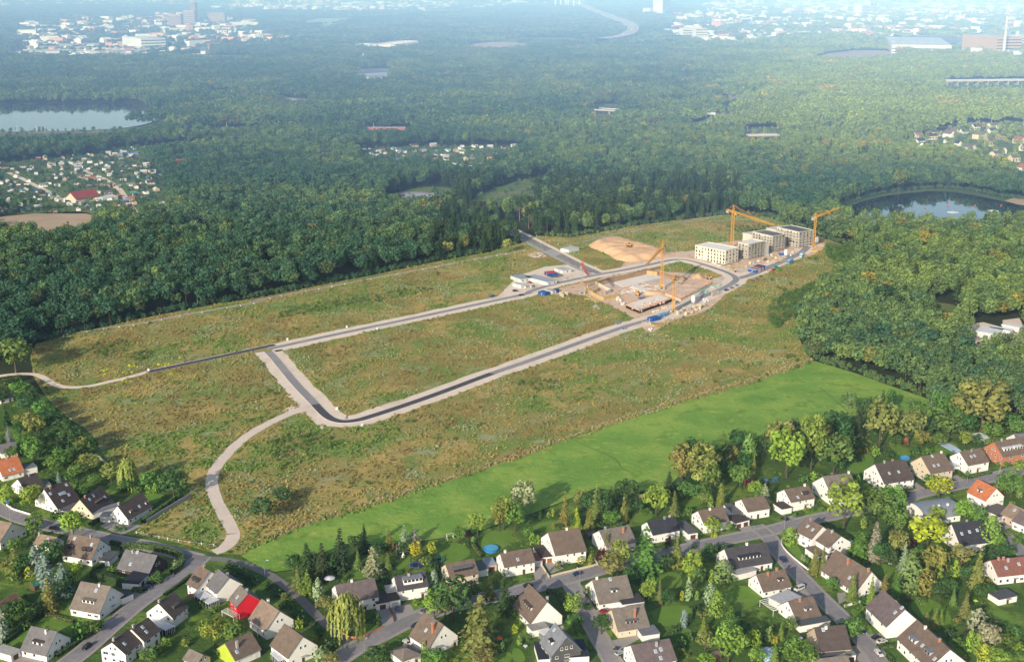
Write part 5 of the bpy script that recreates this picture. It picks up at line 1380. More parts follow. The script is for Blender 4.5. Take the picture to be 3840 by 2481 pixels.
h = H_('d', (145, 1002), (265, 1143), (468, 1080), 'x', 3.2, C_BR, 'w', 'white house with warm brown roof, brick chimney and white carport roof', 'the warm brown roof with carport', chim=((.42, .85, 'b'),), dorm=((.45, .72, .3, 1.1, C_GR, 'w'),), pitch=38)
annex(h, 'd', (0, 945), (140, 1010), (318, 940), 2.8, (.48, .47, .48), 'w', name='carport')
pergola(h, 'd', (-40, 960), (50, 1060), (140, 1020), 2.6)
annex(h, 'd', (265, 1160), (300, 1205), (575, 1150), 2.8, (.10, .11, .115), 'w')
h = H_('e', (460, 1405), (600, 1548), (832, 1502), 'x', 4.6, C_GB, 'w', 'white house with brown roof and tall chimney behind the lime green maple', 'the house behind the lime green maple', chim=((.35, 1.1, 'd'), (.95, 1.0, 'w')), pitch=36, nF=0)
h = H_('e', (937, 1292), (1083, 1416), (1338, 1363), 'x', 4.7, C_DB, 'w', 'white house with dark brown roof and two bright skylights', 'the dark brown roof with two skylights', sky=((.3, .42), (.62, .42)), chim=((.3, .98, 'g'), (.62, 1.1, 'b')), pitch=38)
h = H_('e', (1353, 1220), (1515, 1325), (1704, 1279), 'x', 5.4, C_BR, 'c', 'cream house with brown roof, paired skylights and tall chimney', 'the cream house with paired skylights', sky=((.3, .35), (.5, .35), (.45, .9)), chim=((.9, 1.0, 'w'),), pitch=38)
h = H_('e', (1703, 1165), (1862, 1248), (2053, 1208), 'x', 5.0, C_BR, 'w', 'bright white house with brown roof and two joined skylights', 'the bright white house with joined skylights', sky=((.35, .5), (.52, .52)), chim=((.5, .85, 's'),), pitch=36, nF=3)
annex(h, 'e', (1690, 1230), (1730, 1270), (1780, 1255), 2.6, (.5, .5, .5), 'w')
h = H_('e', (2033, 1080), (2190, 1170), (2430, 1115), 'x', 5.2, C_BR, 'o', 'orange brick house with white box dormers at the right edge', 'the orange brick house', dorm=((.12, .45, .3, 1.4, (.6, .6, .6), 'w'), (.5, .8, .3, 1.4, (.6, .6, .6), 'w')), pitch=38, chim=((.25, .98, 'g'),))
h = H_('e', (2312, 990), (2350, 1085), (2520, 1050), 'x', 5.4, C_GR, 'w', 'plain white house behind the orange brick one at the right edge', 'the white house behind the orange brick one', pitch=34)
h = H_('d', (2030, 900), (2150, 960), (2330, 930), 'x', 2.6, (.10, .10, .11), 'w', 'low white shed with grey felt roof in a garden at the right edge', 'the grey felt roofed shed', roof='flat', nS=0, nF=1)
h = H_('g', (-60, 70), (10, 140), (245, 105), 'x', 3.0, C_GR, 'w', 'house with grey roof at the left edge above the orange roof', 'the grey roof above the orange one', pitch=34, nF=1, nS=0)
h = H_('n', (-60, 625), (0, 640), (130, 615), 'x', 2.8, C_GR, 'w', 'small grey roofed house among trees at the left edge', 'the small grey roof among the left trees', pitch=26, nS=0)
# ------------------------------------------------------------------ building site
YEL = simple('crane_yellow', (.62, .31, .04), .5, .1, 1)
RAWC = simple('raw_concrete', (.60, .55, .47), .9, .14, .5)
LIME = simple('sand_lime_block', (.62, .57, .47), .9, .08, .5)
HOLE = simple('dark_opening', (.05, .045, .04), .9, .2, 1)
BITU = simple('bitumen_coat', (.012, .012, .014), .7, .2, .6)
SHUT = simple('orange_formwork', (.72, .34, .15), .8, .2, .8)
PLY = simple('yellow_formwork', (.50, .36, .14), .8, .15, .6)
PALEC = simple('pale_slab', (.82, .73, .63), .9, .12, .35)
SANDM = simple('sand_heap', (.74, .46, .26), .95, .12, .25)

def block(t, A, B, C, h, floors, cols, label, roofc, wing=None, wcol=LIME):
 b, th, Lx, Ly = frame_from(t, A, B, C, h)
 r = thing('apartment_block', label, 'apartment block', (b.x, b.y, 0), th, 'unfinished apartment blocks')
 w_ = MB(); w_.box(0, 0, -.2, Lx, Ly, h); w_.build('wall', wcol, r)
 bs = MB(); bs.box(-.04, -.04, -.2, Lx + .04, Ly + .04, .55); bs.build('plinth', BITU, r)
 fh = (h - .6) / floors
 for k in range(1, floors + 1):
  s = MB(); s.box(-.12, -.12, .6 + k * fh - .28, Lx + .12, Ly + .12, .6 + k * fh - .02); s.build('floor_slab', RAWC, r)
 pr = MB()
 for q in ((-.2, -.2, Lx + .2, .2), (-.2, Ly - .2, Lx + .2, Ly + .2), (-.2, .205, .2, Ly - .205), (Lx - .2, .205, Lx + .2, Ly - .205)): pr.box(q[0], q[1], h + .003, q[2], q[3], h + .65)
 pr.build('parapet', LIME, r)
 rf = MB(); rf.box(.205, .205, h + .002, Lx - .205, Ly - .205, h + .12)
 o = rf.build('roof', MATTE, r); o.color = (*roofc, 1)
 rr = random.Random(label)
 for face, L, n in (('F', Lx, cols[1]), ('S', Ly, cols[0])):
  for k in range(floors):
   for i in range(n):
    if rr.random() < .12: continue
    u = (i + .5) / n * L + rr.uniform(-.15, .15); ww = rr.choice((.45, .6, .8)); hh = rr.choice((.75, .9, 1.05))
    z = .6 + k * fh + fh * .48
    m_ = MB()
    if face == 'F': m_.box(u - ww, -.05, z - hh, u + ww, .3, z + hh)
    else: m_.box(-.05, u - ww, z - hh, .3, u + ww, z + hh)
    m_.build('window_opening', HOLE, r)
 if wing:
  x0, y0, x1, y1, hh = wing
  w2 = MB(); w2.box(x0 * Lx, y0 * Ly, -.2, x1 * Lx, y1 * Ly, hh); w2.build('wing', wcol, r)
  w3 = MB(); w3.box(x0 * Lx - .15, y0 * Ly - .15, hh + .003, x1 * Lx + .15, y1 * Ly + .15, hh + .5); w3.build('wing_parapet', LIME, r)
 return r, th, Lx, Ly

def scaffold(base, th, Lx, Ly, h, face, label):
 r = thing('scaffold', label, 'scaffold', (base.x, base.y, 0), th, 'scaffolds around the apartment blocks')
 p, d = MB(), MB()
 L = Lx if face == 'F' else Ly
 n = max(2, int(L / 2.6)); lv = max(2, int(h / 2.1))
 def X(u, o, z): return (u, -o, z) if face == 'F' else (-o, u, z)
 for i in range(n + 1):
  for o in (.35, 1.25): p.bar(X(L * i / n, o, 0), X(L * i / n, o, h + .8), .05, 4)
 for k in range(1, lv + 1):
  z = h * k / lv
  a, b = X(-.2, .33, z - .06), X(L + .2, 1.27, z)
  d.box(min(a[0], b[0]), min(a[1], b[1]), z - .06, max(a[0], b[0]), max(a[1], b[1]), z)
  p.bar(X(0, 1.3, z + 1), X(L, 1.3, z + 1), .04, 4); p.bar(X(0, 1.3, z + .5), X(L, 1.3, z + .5), .035, 4)
 p.build('tube', STEEL, r); d.build('deck', simple('scaffold_board', (.40, .36, .30), .8, .2, 1), r)
 return r

for args in (('j', (88, 752), (577, 866), (766, 800), 12.3, 4, (10, 4), 'lowest apartment shell with white roof and no scaffold, nearest the road bend', (.84, .81, .76), None),
    ('j', (826, 708), (986, 750), (1236, 690), 13.4, 5, (3, 5), 'narrow grey apartment shell with white roof, second from the left', (.80, .76, .70), (1.0, .05, 1.42, .95, 10.4)),
    ('j', (1125, 516), (1416, 606), (1600, 560), 14.0, 5, (7, 4), 'apartment shell with dark roof and terrace wing, third from the left', (.17, .17, .18), (0.0, 1.0, 1.0, 1.5, 11.0)),
    ('j', (1602, 427), (1892, 532), (2076, 480), 14.5, 5, (7, 4), 'farthest apartment shell with blackish roof beside the right crane', (.12, .125, .14), (0.0, 1.0, 1.0, 1.5, 11.5))):
 t, A, B, C, h, fl, cols, lab, rc, wing = args
 r, th, Lx, Ly = block(t, A, B, C, h, fl, cols, lab, rc, wing, LIME if 'lowest' in lab else RAWC)
 if 'lowest' not in lab:
  nm = {'narrow': 'narrow grey block', 'apartm': 'block with terrace wing', 'farthe': 'farthest block'}[lab[:6]]
  base = Vector(r.location)
  scaffold(base, th, Lx, Ly, h, 'F', 'steel scaffold on the right face of the ' + nm)
  scaffold(base, th, Lx, Ly, h - 2, 'S', 'steel scaffold on the left face of the ' + nm)

def lattice(b, p0, p1, w, step, r=.11, w1=None):
 p0, p1 = Vector(p0), Vector(p1); d = (p1 - p0); L = d.length; d.normalize()
 up = Vector((0, 0, 1)) if abs(d.z) < .9 else Vector((1, 0, 0))
 x = d.cross(up).normalized(); y = x.cross(d)
 w1 = w if w1 is None else w1
 n = max(2, int(L / step))
 def c(i, sx, sy):
  ww = w + (w1 - w) * i / n
  return p0 + d * (L * i / n) + x * (sx * ww / 2) + y * (sy * ww / 2)
 cs = ((-1, -1), (1, -1), (1, 1), (-1, 1))
 for sx, sy in cs: b.bar(c(0, sx, sy), c(n, sx, sy), r, 4)
 for i in range(n):
  for k in range(4):
   a_, b_ = cs[k], cs[(k + 1) % 4]
   if i % 2: a_, b_ = b_, a_
   b.bar(c(i, *a_), c(i + 1, *b_), r * .6, 3)
   b.bar(c(i, *cs[k]), c(i, *cs[(k + 1) % 4]), r * .6, 3)

def crane(base, hj, tip, label, mat=YEL, cj=11.0, apex=6.5, w=1.9, topm=None, kind=1):
 base = Vector((base[0], base[1], 0))
 r = thing('tower_crane', label, 'crane', base, 0, 'tower cranes')
 tip = Vector(tip) - base
 topm = topm or mat
 m = MB(); lattice(m, (0, 0, 1.2), (0, 0, hj), w, 1.9, .16); m.build('mast', mat, r)
 d = Vector((tip.x, tip.y, 0)); L = d.length; d.normalize()
 j = MB(); p0 = Vector((0, 0, hj + .4)) + d * 1.0
 lattice(j, p0, tip, 1.5, 1.7, .13, .9); j.build('jib', topm, r)
 a = MB(); lattice(a, (0, 0, hj), (0, 0, hj + apex), w * .85, 1.5, .13, .3); a.build('apex', topm, r)
 t_ = MB(); top = Vector((0, 0, hj + apex))
 t_.bar(top, p0.lerp(tip, .62) + Vector((0, 0, .7)), .12, 4)
 t_.bar(top, p0.lerp(tip, .30) + Vector((0, 0, .7)), .10, 4)
 t_.bar(top, Vector((0, 0, hj + .6)) - d * cj * .9, .12, 4); t_.build('tie_bar', topm, r)
 c = MB(); lattice(c, Vector((0, 0, hj + .3)) - d * 1.0, Vector((0, 0, hj + .3)) - d * cj, 1.4, 1.6, .14); c.build('counter_jib', topm, r)
 ang = math.atan2(d.y, d.x)
 cw = MB(); cw.box(-cj - .2, -.9, -2.6, -cj + 2.4, .9, .2); cw.build('counterweight', CONC, r, (0, 0, hj), ang)
 cb = MB(); cb.box(.9, .8, -2.2, 2.5, 2.1, 0); k = cb.build('cab', TRIM, r, (0, 0, hj), ang)
 pn = MB(); pn.box(2.505, .9, -1.5, 2.56, 2.0, -.3); pn.build('cab_window', PANE, k)
 sl = MB(); sl.lathe([(1.5, hj - .5), (1.7, hj - .2), (1.7, hj + .3), (1.4, hj + .6)], 12); sl.build('slewing_ring', mat, r)
 b = MB(); b.box(-2.6, -.35, 0, 2.6, .35, .5); b.box(-.35, -2.6, .003, .35, 2.6, .497)
 for s in (-1, 1):
  b.box(s * 1.9 - .6, -1.3, .503, s * 1.9 + .6, 1.3, 2.3)
 b.build('ballast_base', CONC, r)
 tr = MB(); q = p0.lerp(tip, .55); tr.box(q.x - .7, q.y - .7, q.z - 1.3, q.x + .7, q.y + .7, q.z - .8); tr.bar(q - Vector((0, 0, 1)), q - Vector((0, 0, 6)), .05, 3); tr.build('trolley', topm, r)
 return r

crane(g('j', 684, 805), 33, g('j', 1460, 400, 33.2), 'tallest yellow tower crane with long jib over the apartment blocks', w=2.2)
crane(g('i', 1697, 578), 28, g('i', 1995, 118, 35), 'yellow crane with jib raised to the right beside the farthest apartment block', apex=4.5, cj=3.5, w=1.6)
crane(g('h', 1788, 1062), 34, g('h', 1610, 780, 32.5), 'yellow tower crane standing in the middle of the excavation', apex=6.5, cj=8, w=1.8)
crane(g('k', 1490, 765), 26.5, g('k', 1470, 330, 27), 'thin yellow crane by the lower road with jib towards the viewer', apex=3, cj=6, w=1.5)
crane(g('k', 128, 485), 22, g('h', 950, 905, 20), 'grey crane with red top at the left corner of the excavation', STEEL, cj=5, apex=5, w=1.4, topm=simple('crane_red', (.45, .09, .07), .6, .15, 1))

# --- heap of sand
def heap(name, poly, hmax, slope, mat, label, step=2.2, rough=.35, cat='heap'):
 x0, x1 = min(p[0] for p in poly), max(p[0] for p in poly); y0, y1 = min(p[1] for p in poly), max(p[1] for p in poly)
 nx, ny = int((x1 - x0) / step) + 2, int((y1 - y0) / step) + 2
 xs, ys = np.meshgrid(x0 + np.arange(nx) * step, y0 + np.arange(ny) * step)
 ins = in_poly(xs.ravel(), ys.ravel(), poly); d = seg_dist(xs.ravel(), ys.ravel(), list(poly) + [poly[0]])
 v, f = [], []
 for a, b, i, dd in zip(xs.ravel(), ys.ravel(), ins, d):
  z = min(dd * slope, hmax) if i else -dd * .5
  if i: z += rough * min(1, dd / 3) * (mnoise.noise(Vector((a * .12, b * .12, 0))) + .5 * mnoise.noise(Vector((a * .4, b * .4, 3))))
  v.append((a, b, max(z, -.6)))
 for j in range(ny - 1):
  for i in range(nx - 1):
   k = j * nx + i
   if max(v[k][2], v[k + 1][2], v[k + nx][2], v[k + nx + 1][2]) > 0: f.append((k, k + 1, k + nx + 1, k + nx))
 cx, cy_ = (x0 + x1) / 2, (y0 + y1) / 2
 me = bpy.data.meshes.new(name); me.from_pydata([(a - cx, b - cy_, c) for a, b, c in v], [], f); me.materials.append(mat)
 me.polygons.foreach_set('use_smooth', [True] * len(f)); me.update()
 return tag(link(name, me, None, (cx, cy_, 0)), label, cat)
heap('sand_heap', smooth(MOUND, it=2, closed=True), 4.6, .5, SANDM, 'huge pale orange sand heap behind the loop road', rough=1.3, cat='sand heap')
heap('sand_heap', smooth(gl('k', [(1740, 250), (1800, 200), (1880, 185), (1960, 215), (1975, 270), (1860, 300)]), it=2, closed=True), 4.0, .7, SANDM, 'smaller sand heap beside the yellow wheel loader', rough=.3, cat='sand heap')
heap('earth_bank', gl('k', [(20, 340), (400, 300), (800, 215), (1080, 130), (1250, 160), (1500, 235), (1700, 255), (1700, 285), (1480, 262), (1250, 190), (1130, 178), (800, 258), (430, 345), (150, 372)]), 2.2, .9, simple('earth_cut', (.36, .22, .12), .95, .2, .3), 'earth bank along the back of the excavation', 1.2, .25, 'earth bank')
heap('rubble_heap', smooth(gl('k', [(260, 680), (330, 640), (410, 660), (420, 705), (340, 712)]), it=2, closed=True), 1.6, .6, simple('rubble', (.48, .40, .32), .95, .25, .8), 'rubble heap on the weeds left of the slab', 1.0, .5, 'rubble heap')
heap('earth_heap', smooth(gl('k', [(1030, 480), (1150, 440), (1300, 455), (1390, 470), (1280, 510), (1100, 500)]), it=2, closed=True), 1.8, .6, SANDM, 'low orange earth heap in the middle of the excavation', 1.2, .3, 'earth heap')
heap('sand_heap', smooth(gl('i', [(1500, 545), (1700, 530), (1890, 545), (1800, 575), (1640, 575)]), it=2, closed=True), 1.2, .3, SANDM, 'flat sand spread behind the right crane', 1.6, .3, 'sand heap')

# --- slabs and walls in the pit
def slab(t, pts, z, h, mat, label, name='concrete_slab', rim=None):
 P = gl(t, pts, 0)
 c = sum(P, Vector()) / len(P)
 area = sum(P[i].x * P[(i + 1) % len(P)].y - P[(i + 1) % len(P)].x * P[i].y for i in range(len(P)))
 if area < 0: P = P[::-1]
 b = MB(); n = len(P)
 Q = [(p.x - c.x, p.y - c.y) for p in P]
 b.poly([(x_, y_, h) for x_, y_ in Q]);
 for i in range(n):
  j = (i + 1) % n
  b.poly([(*Q[i], z - .1), (*Q[j], z - .1), (*Q[j], h), (*Q[i], h)])
 o = b.build(name, mat, None, (c.x, c.y, 0)); tag(o, label, 'concrete slab')
 if rim:
  rm = MB()
  for i in range(n):
   p, q = Vector((*Q[i], 0)), Vector((*Q[(i + 1) % n], 0))
   m_ = max(2, int((q - p).length / 1.6))
   for k in range(m_ + 1): s = p.lerp(q, k / m_); rm.bar((s.x, s.y, h), (s.x, s.y, h + .95), .06, 4)
   for zz in (.5, .92): rm.bar((p.x, p.y, h + zz), (q.x, q.y, h + zz), .07, 4)
   rm.bar((p.x, p.y, h - .12), (q.x, q.y, h - .12), .17, 4)
  rm.build('edge_rail', rim, o)
 return o
slab('k', [(600, 315), (1140, 190), (1340, 240), (1000, 320), (740, 385)], 0, .35, PALEC, 'large pale slab at the back of the excavation')
slab('k', [(430, 360), (590, 320), (735, 388), (560, 425)], 0, .25, simple('screed', (.66, .52, .41), .9, .2, .4), 'brownish screed beside the large pale slab')
slab('k', [(700, 445), (760, 435), (775, 470), (715, 482)], 0, .4, PALEC, 'small pale pad left of centre in the excavation')
slab('k', [(870, 370), (960, 350), (1080, 420), (1000, 440)], 0, .5, PALEC, 'long pale pad right of centre in the excavation')
slab('k', [(1000, 310), (1340, 245), (1480, 280), (1180, 360)], 0, .3, simple('screed', (.66, .52, .41)), 'screed strip below the large pale slab')
sb = slab('k', [(782, 690), (1265, 535), (1460, 600), (985, 775)], 0, 2.6, PALEC, 'raised slab on black basement walls near the lower road', 'basement_shell', SHUT)
bw = MB()
P = [p - Vector(sb.location) for p in gl('k', [(782, 690), (985, 775), (1460, 600)])]
for p, q in zip(P[:-1], P[1:]):
 d = (q - p).normalized(); nn = Vector((d.y, -d.x, 0)) * .06
 bw.poly([(p.x + nn.x, p.y + nn.y, 0), (q.x + nn.x, q.y + nn.y, 0), (q.x + nn.x, q.y + nn.y, 2.1), (p.x + nn.x, p.y + nn.y, 2.1)])
bw.build('basement_wall', BITU, sb)
sb = slab('k', [(1372, 500), (1830, 285), (2060, 345), (1600, 590)], 0, 1.6, simple('timber_slab', (.75, .54, .38), .9, .25, .5), 'timber covered slab shell with orange rails right of the cranes', 'basement_shell', SHUT)
rr = random.Random(5)
def wallrun(t, pts, h, th_, mat, label):
 P = gl(t, pts); b = MB(); c = P[0]
 for p, q in zip(P[:-1], P[1:]):
  d = (q - p).normalized(); n = Vector((-d.y, d.x, 0)) * th_ / 2
  p, q = p - c, q - c
  r4 = [p - n, q - n, q + n, p + n]
  b.poly([(v.x, v.y, h) for v in r4])
  for i in range(4):
   a_, e_ = r4[i], r4[(i + 1) % 4]; b.poly([(a_.x, a_.y, -.1), (e_.x, e_.y, -.1), (e_.x, e_.y, h), (a_.x, a_.y, h)])
 return tag(b.build('basement_wall', mat, None, (c.x, c.y, 0)), label, 'wall')
wallrun('k', [(165, 425), (250, 470), (320, 520), (450, 580), (700, 520)], 2.7, .35, PLY, 'yellow formwork wall around the left corner of the excavation')
wallrun('k', [(215, 395), (330, 345), (430, 390), (560, 460), (470, 500)], 2.7, .35, RAWC, 'grey basement walls inside the yellow formwork')
wallrun('k', [(290, 480), (365, 450), (330, 410)], 2.7, .35, PLY, 'short yellow formwork wall inside the left corner')
wallrun('k', [(1095, 185), (1250, 205)], 2.6, .3, SHUT, 'orange sheet wall at the back of the excavation')
wallrun('k', [(1765, 500), (2050, 375)], 1.6, .25, simple('mint_board', (.35, .52, .46), .8, .1, .6), 'mint green insulation boards along the right shell')

# --- huts and containers
CORR = objcol('container_paint', .55, .35)
def container(t, A, B, C, h, col, label, z0=0.0, roofc=None, kind='site_container', win=2, cat='container', group=None):
 b, th, Lx, Ly = frame_from(t, A, B, C, z0)
 r = thing(kind, label, cat, (b.x, b.y, z0), th, group)
 m = MB(); m.box(0, 0, 0.05, Lx, Ly, h - .1)
 n = int(Lx / .6)
 for i in range(n): m.box(Lx * (i + .3) / n, -.05, .2, Lx * (i + .7) / n, -.003, h - .3)
 n = int(Ly / .6)
 for i in range(n): m.box(-.05, Ly * (i + .3) / n, .2, -.003, Ly * (i + .7) / n, h - .3)
 o = m.build('body', CORR, r); o.color = (*col, 1)
 q = MB(); q.box(-.06, -.06, h - .097, Lx + .06, Ly + .06, h + .06); o = q.build('roof', MATTE, r); o.color = (*(roofc or tuple(k * .8 for k in col)), 1)
 for i in range(win):
  f = MB(); L = Lx; u = (i + .5) / win * L
  f.box(u - .55, -.1, 1.0, u + .55, -.052, 2.0); f.build('window', PANE, r)
 d = MB(); d.box(-.1, Ly * .4, .08, -.052, Ly * .4 + .95, 2.1); d.build('door', STEEL, r)
 return r
WH, BL = (.62, .62, .60), (.02, .09, .33)
container('h', (92, 935), (165, 985), (285, 955), 2.8, WH, 'white site hut with grey roof at the left end of the compound', roofc=(.33, .36, .38), win=3, kind='site_hut', cat='site hut')
container('h', (275, 935), (470, 1018), (545, 985), 2.8, WH, 'long white site hut row with grey corrugated roof behind the cars', roofc=(.38, .41, .43), win=2, kind='site_hut', cat='site hut')
container('h', (103, 1018), (166, 1050), (202, 1032), 2.6, WH, 'small white container at the road edge by the compound', roofc=(.55, .54, .52), win=0)
container('h', (575, 848), (650, 882), (736, 860), 2.7, WH, 'white container right of the blue and red stack', roofc=(.50, .48, .45), win=1)
container('h', (420, 895), (470, 915), (592, 905), 2.6, (.42, .22, .13), 'timber clad hut carrying the blue container', win=2, kind='site_hut', cat='site hut')
container('h', (430, 892), (482, 912), (588, 902), 2.6, BL, 'blue container with red roof stacked on the timber hut', z0=2.8, roofc=(.50, .07, .05), win=2)
container('h', (388, 1115), (440, 1140), (477, 1120), 2.6, BL, 'blue container left of the white one beside the road', roofc=(.03, .12, .30), win=1)
container('h', (468, 1095), (522, 1120), (560, 1105), 2.6, WH, 'white container between two blue ones beside the road', roofc=(.40, .42, .44), win=1)
container('h', (545, 1098), (562, 1108), (598, 1092), 2.6, BL, 'blue container right of the white one beside the road', roofc=(.03, .08, .25), win=0)
container('k', (1135, 872), (1172, 902), (1272, 862), 2.6, BL, 'deep blue container at the lower road', roofc=(.03, .12, .35), win=1)
container('k', (1268, 832), (1292, 845), (1388, 812), 2.6, (.12, .28, .50), 'paler blue container at the lower road', roofc=(.25, .38, .50), win=2)
ab, bb, cb_ = gl('j', [(985, 1228), (1116, 1260), (1292, 1182)])
cols = [(BL, (.6, .6, .6)), ((.55, .55, .55), (.06, .06, .07)), ((.5, .5, .52), (.58, .56, .54)), ((.52, .1, .06), (.48, .10, .06)), ((.5, .5, .5), (.45, .09, .06)), (BL, (.02, .07, .28)), ((.5, .5, .5), (.03, .09, .30))]
for i in range(7):
 p0 = px('j', 1116 + (1292 - 1116) * i / 7, 1260 + (1182 - 1260) * i / 7); p1 = px('j', 1116 + (1292 - 1116) * (i + .95) / 7, 1260 + (1182 - 1260) * (i + .95) / 7); pa = px('j', 985 + (1292 - 1116) * i / 7, 1228 + (1182 - 1260) * i / 7)
 SHEETS['D1'] = (0, 0, 3840, 2384)
 lab = ['blue fronted container at the near end of the row by the junction', 'grey container with black roof, second in the row by the junction', 'grey container with white roof in the row by the junction', 'red container in the row by the junction', 'grey container with red roof in the row by the junction', 'blue container near the far end of the row by the junction', 'grey container with blue roof ending the row by the junction'][i]
 container('D', pa, p0, p1, 2.7, cols[i][0], lab, roofc=cols[i][1], win=1 if i == 0 else 0, group='container row by the junction')
container('j', (1440, 1180), (1462, 1195), (1508, 1180), 2.2, (.02, .26, .14), 'green container behind the red van', win=0)
container('h', (672, 612), (716, 642), (797, 606), 3.0, WH, 'white transformer hut with three masts beside the entry road', roofc=(.55, .54, .52), win=0, kind='transformer_hut', cat='hut')
for a in ((697, 560), (725, 555), (748, 553)):
 p = g('h', a[0], a[1] + 60); m = MB(); m.lathe([(.12, 0), (.09, 7)], 6)
 tag(m.build('mast', STEEL, None, (p.x, p.y, 0)), 'thin grey mast behind the transformer hut', 'mast', 'masts behind the transformer hut')
def skip(t, p, L, W_, h, col, label, rz=.4):
 q = g(t, *p); r = thing('skip', label, 'skip', (q.x, q.y, .05), rz)
 m = MB(); m.prism([(-L / 2 * .75, 0), (L / 2 * .75, 0), (L / 2, h), (-L / 2, h)][::-1], -W_ / 2, W_ / 2, 0, 'y'); o = m.build('body', CORR, r); o.color = (*col, 1)
 m = MB(); m.box(-L / 2 + .15, -W_ / 2 + .12, h + .002, L / 2 - .15, W_ / 2 - .12, h + .08); m.build('rubble', simple('rubble', (.48, .40, .32)), r)
 return r
skip('k', (1022, 560), 5.2, 2.4, 1.8, BL, 'blue skip between the slabs in the excavation', .5)
skip('j', (2165, 868), 6.0, 3.0, 1.6, (.65, .45, .02), 'bright yellow skip near the right crane', .3)
skip('j', (1575, 935), 5.0, 2.6, 2.0, BL, 'blue skip on the material yard below the apartment blocks', .2)

def silo(p, h, rad, label):
 r = thing('silo', label, 'silo', (p.x, p.y, 0), .4, 'white mortar silos')
 m = MB(); m.lathe([(rad * .25, h * .22), (rad, h * .42), (rad, h * .93), (rad * .6, h), (.2, h + .1)], 14); m.build('tank', TRIM, r)
 for s in range(4):
  a = math.pi / 4 + s * math.pi / 2
  l = MB(); l.bar((math.cos(a) * rad * 1.05, math.sin(a) * rad * 1.05, 0), (math.cos(a) * rad * .95, math.sin(a) * rad * .95, h * .45), .1, 4); l.build('leg', STEEL, r)
 return r
silo(g('k', 1785, 650), 7.5, 1.5, 'white silo on the roadside strip below the excavation')
silo(g('i', 1732, 545), 7.0, 1.6, 'white silo behind the right crane')
silo(g('j', 1650, 985), 7.6, 1.5, 'white silo on the yard in front of the apartment blocks')
q = g('j', 748, 1245); r = thing('portable_toilet', 'red portable toilet at the road bend', 'toilet', (q.x, q.y, 0), .3)
m = MB(); m.box(-.6, -.6, 0, .6, .6, 2.1); o = m.build('body', CORR, r); o.color = (.5, .04, .05, 1)
m = MB(); m.box(-.66, -.66, 2.103, .66, .66, 2.3); o = m.build('roof', MATTE, r); o.color = (.7, .7, .68, 1)
m = MB(); m.box(-.45, -.66, .1, .45, -.603, 2.0); o = m.build('door', CORR, r); o.color = (.35, .03, .04, 1)

# --- material: pallets, timber, bags
WOODC = simple('pallet_wood', (.40, .27, .15), .85, .2, 2)
def pallet(p, n, col, label, rz, sz=1.2, h=1.1):
 r = thing('pallet_stack', label, 'pallet', (p.x, p.y, .06), rz, label)
 m = MB(); m.box(-sz / 2 - .1, -sz / 2 - .1, 0, sz / 2 + .1, sz / 2 + .1, .15); m.build('pallet', WOODC, r)
 m = MB(); m.box(-sz / 2, -sz / 2, .153, sz / 2, sz / 2, .15 + h)
 if n > 1: m.box(-sz / 2 * .9, -sz / 2 * .95, .153 + h, sz / 2 * .92, sz / 2 * .9, .15 + h * 1.8)
 o = m.build('load', MATTE, r); o.color = (*col, 1)
 return r
def timber(p, L, n, label, rz):
 r = thing('timber_stack', label, 'timber stack', (p.x, p.y, .06), rz, label)
 for k in range(n):
  m = MB(); m.box(-L / 2 + rr.uniform(-.2, .2), -.9 + rr.uniform(-.1, .1), k * .32, L / 2 + rr.uniform(-.2, .2), .9, k * .32 + .27)
  o = m.build('board_layer', MATTE, r); o.color = (*rr.choice([(.52, .38, .17), (.46, .33, .16), (.58, .45, .25)]), 1)
def bags(p, label):
 r = thing('big_bag', label, 'bag', (p.x, p.y, .06), rr.uniform(0, 3), label)
 m = MB(); m.lathe([(.5, 0), (.68, .3), (.7, .8), (.55, 1.15), (.3, 1.3)], 9); o = m.build('bag', MATTE, r); o.color = (.66, .65, .63, 1)
CRM, GRYC, WHC = (.58, .50, .36), (.42, .38, .33), (.66, .64, .60)
for (x_, y_) in [(1560, 790), (1620, 760), (1680, 800), (1710, 755), (1760, 770), (1830, 730), (1880, 715), (1690, 730), (1900, 690), (1800, 690), (1640, 735), (1950, 660), (1860, 660), (1740, 715)]:
 pallet(g('k', x_, y_), rr.choice((1, 2, 2)), rr.choice((CRM, CRM, GRYC)), 'cream block pallets on the roadside strip below the excavation', rr.uniform(0, 1), 1.7, 1.5)
for (x_, y_) in [(1935, 590), (1970, 585), (1990, 565), (1945, 570), (2010, 590), (1960, 610)]: bags(g('k', x_, y_), 'white bags beside the road opposite the right shell')
for (x_, y_) in [(2070, 520), (2100, 510), (2130, 500), (2150, 495)]: pallet(g('k', x_, y_), 2, GRYC, 'grey block pallets near the parked cars', .5, 1.3, 1.9)
for (x_, y_) in [(1200, 990), (1230, 960), (1260, 985), (1290, 950), (1320, 965), (1340, 935), (1370, 920), (1390, 900), (1220, 930), (1180, 940)]: timber(g('k', x_, y_), 4.5, rr.choice((2, 3, 4)), 'yellow timber stacks below the blue containers', .55)
for (x_, y_) in [(1130, 1020), (1150, 1035), (1170, 1010)]: bags(g('k', x_, y_), 'white bags at the lower end of the timber stacks')
for (x_, y_) in [(1040, 915), (1090, 910), (1120, 900), (1150, 920), (1410, 870), (1450, 880), (1480, 850)]: pallet(g('k', x_, y_), 1, rr.choice((CRM, GRYC)), 'single pallets around the blue containers', rr.random(), 1.5, .7)
for (x_, y_) in [(1945, 445), (1960, 470), (1985, 455), (2060, 390), (2090, 395), (2160, 370), (2180, 355)]: pallet(g('k', x_, y_), 1, (.32, .52, .44), 'mint green insulation bundles along the right shell', .5, 1.9, 1.3)
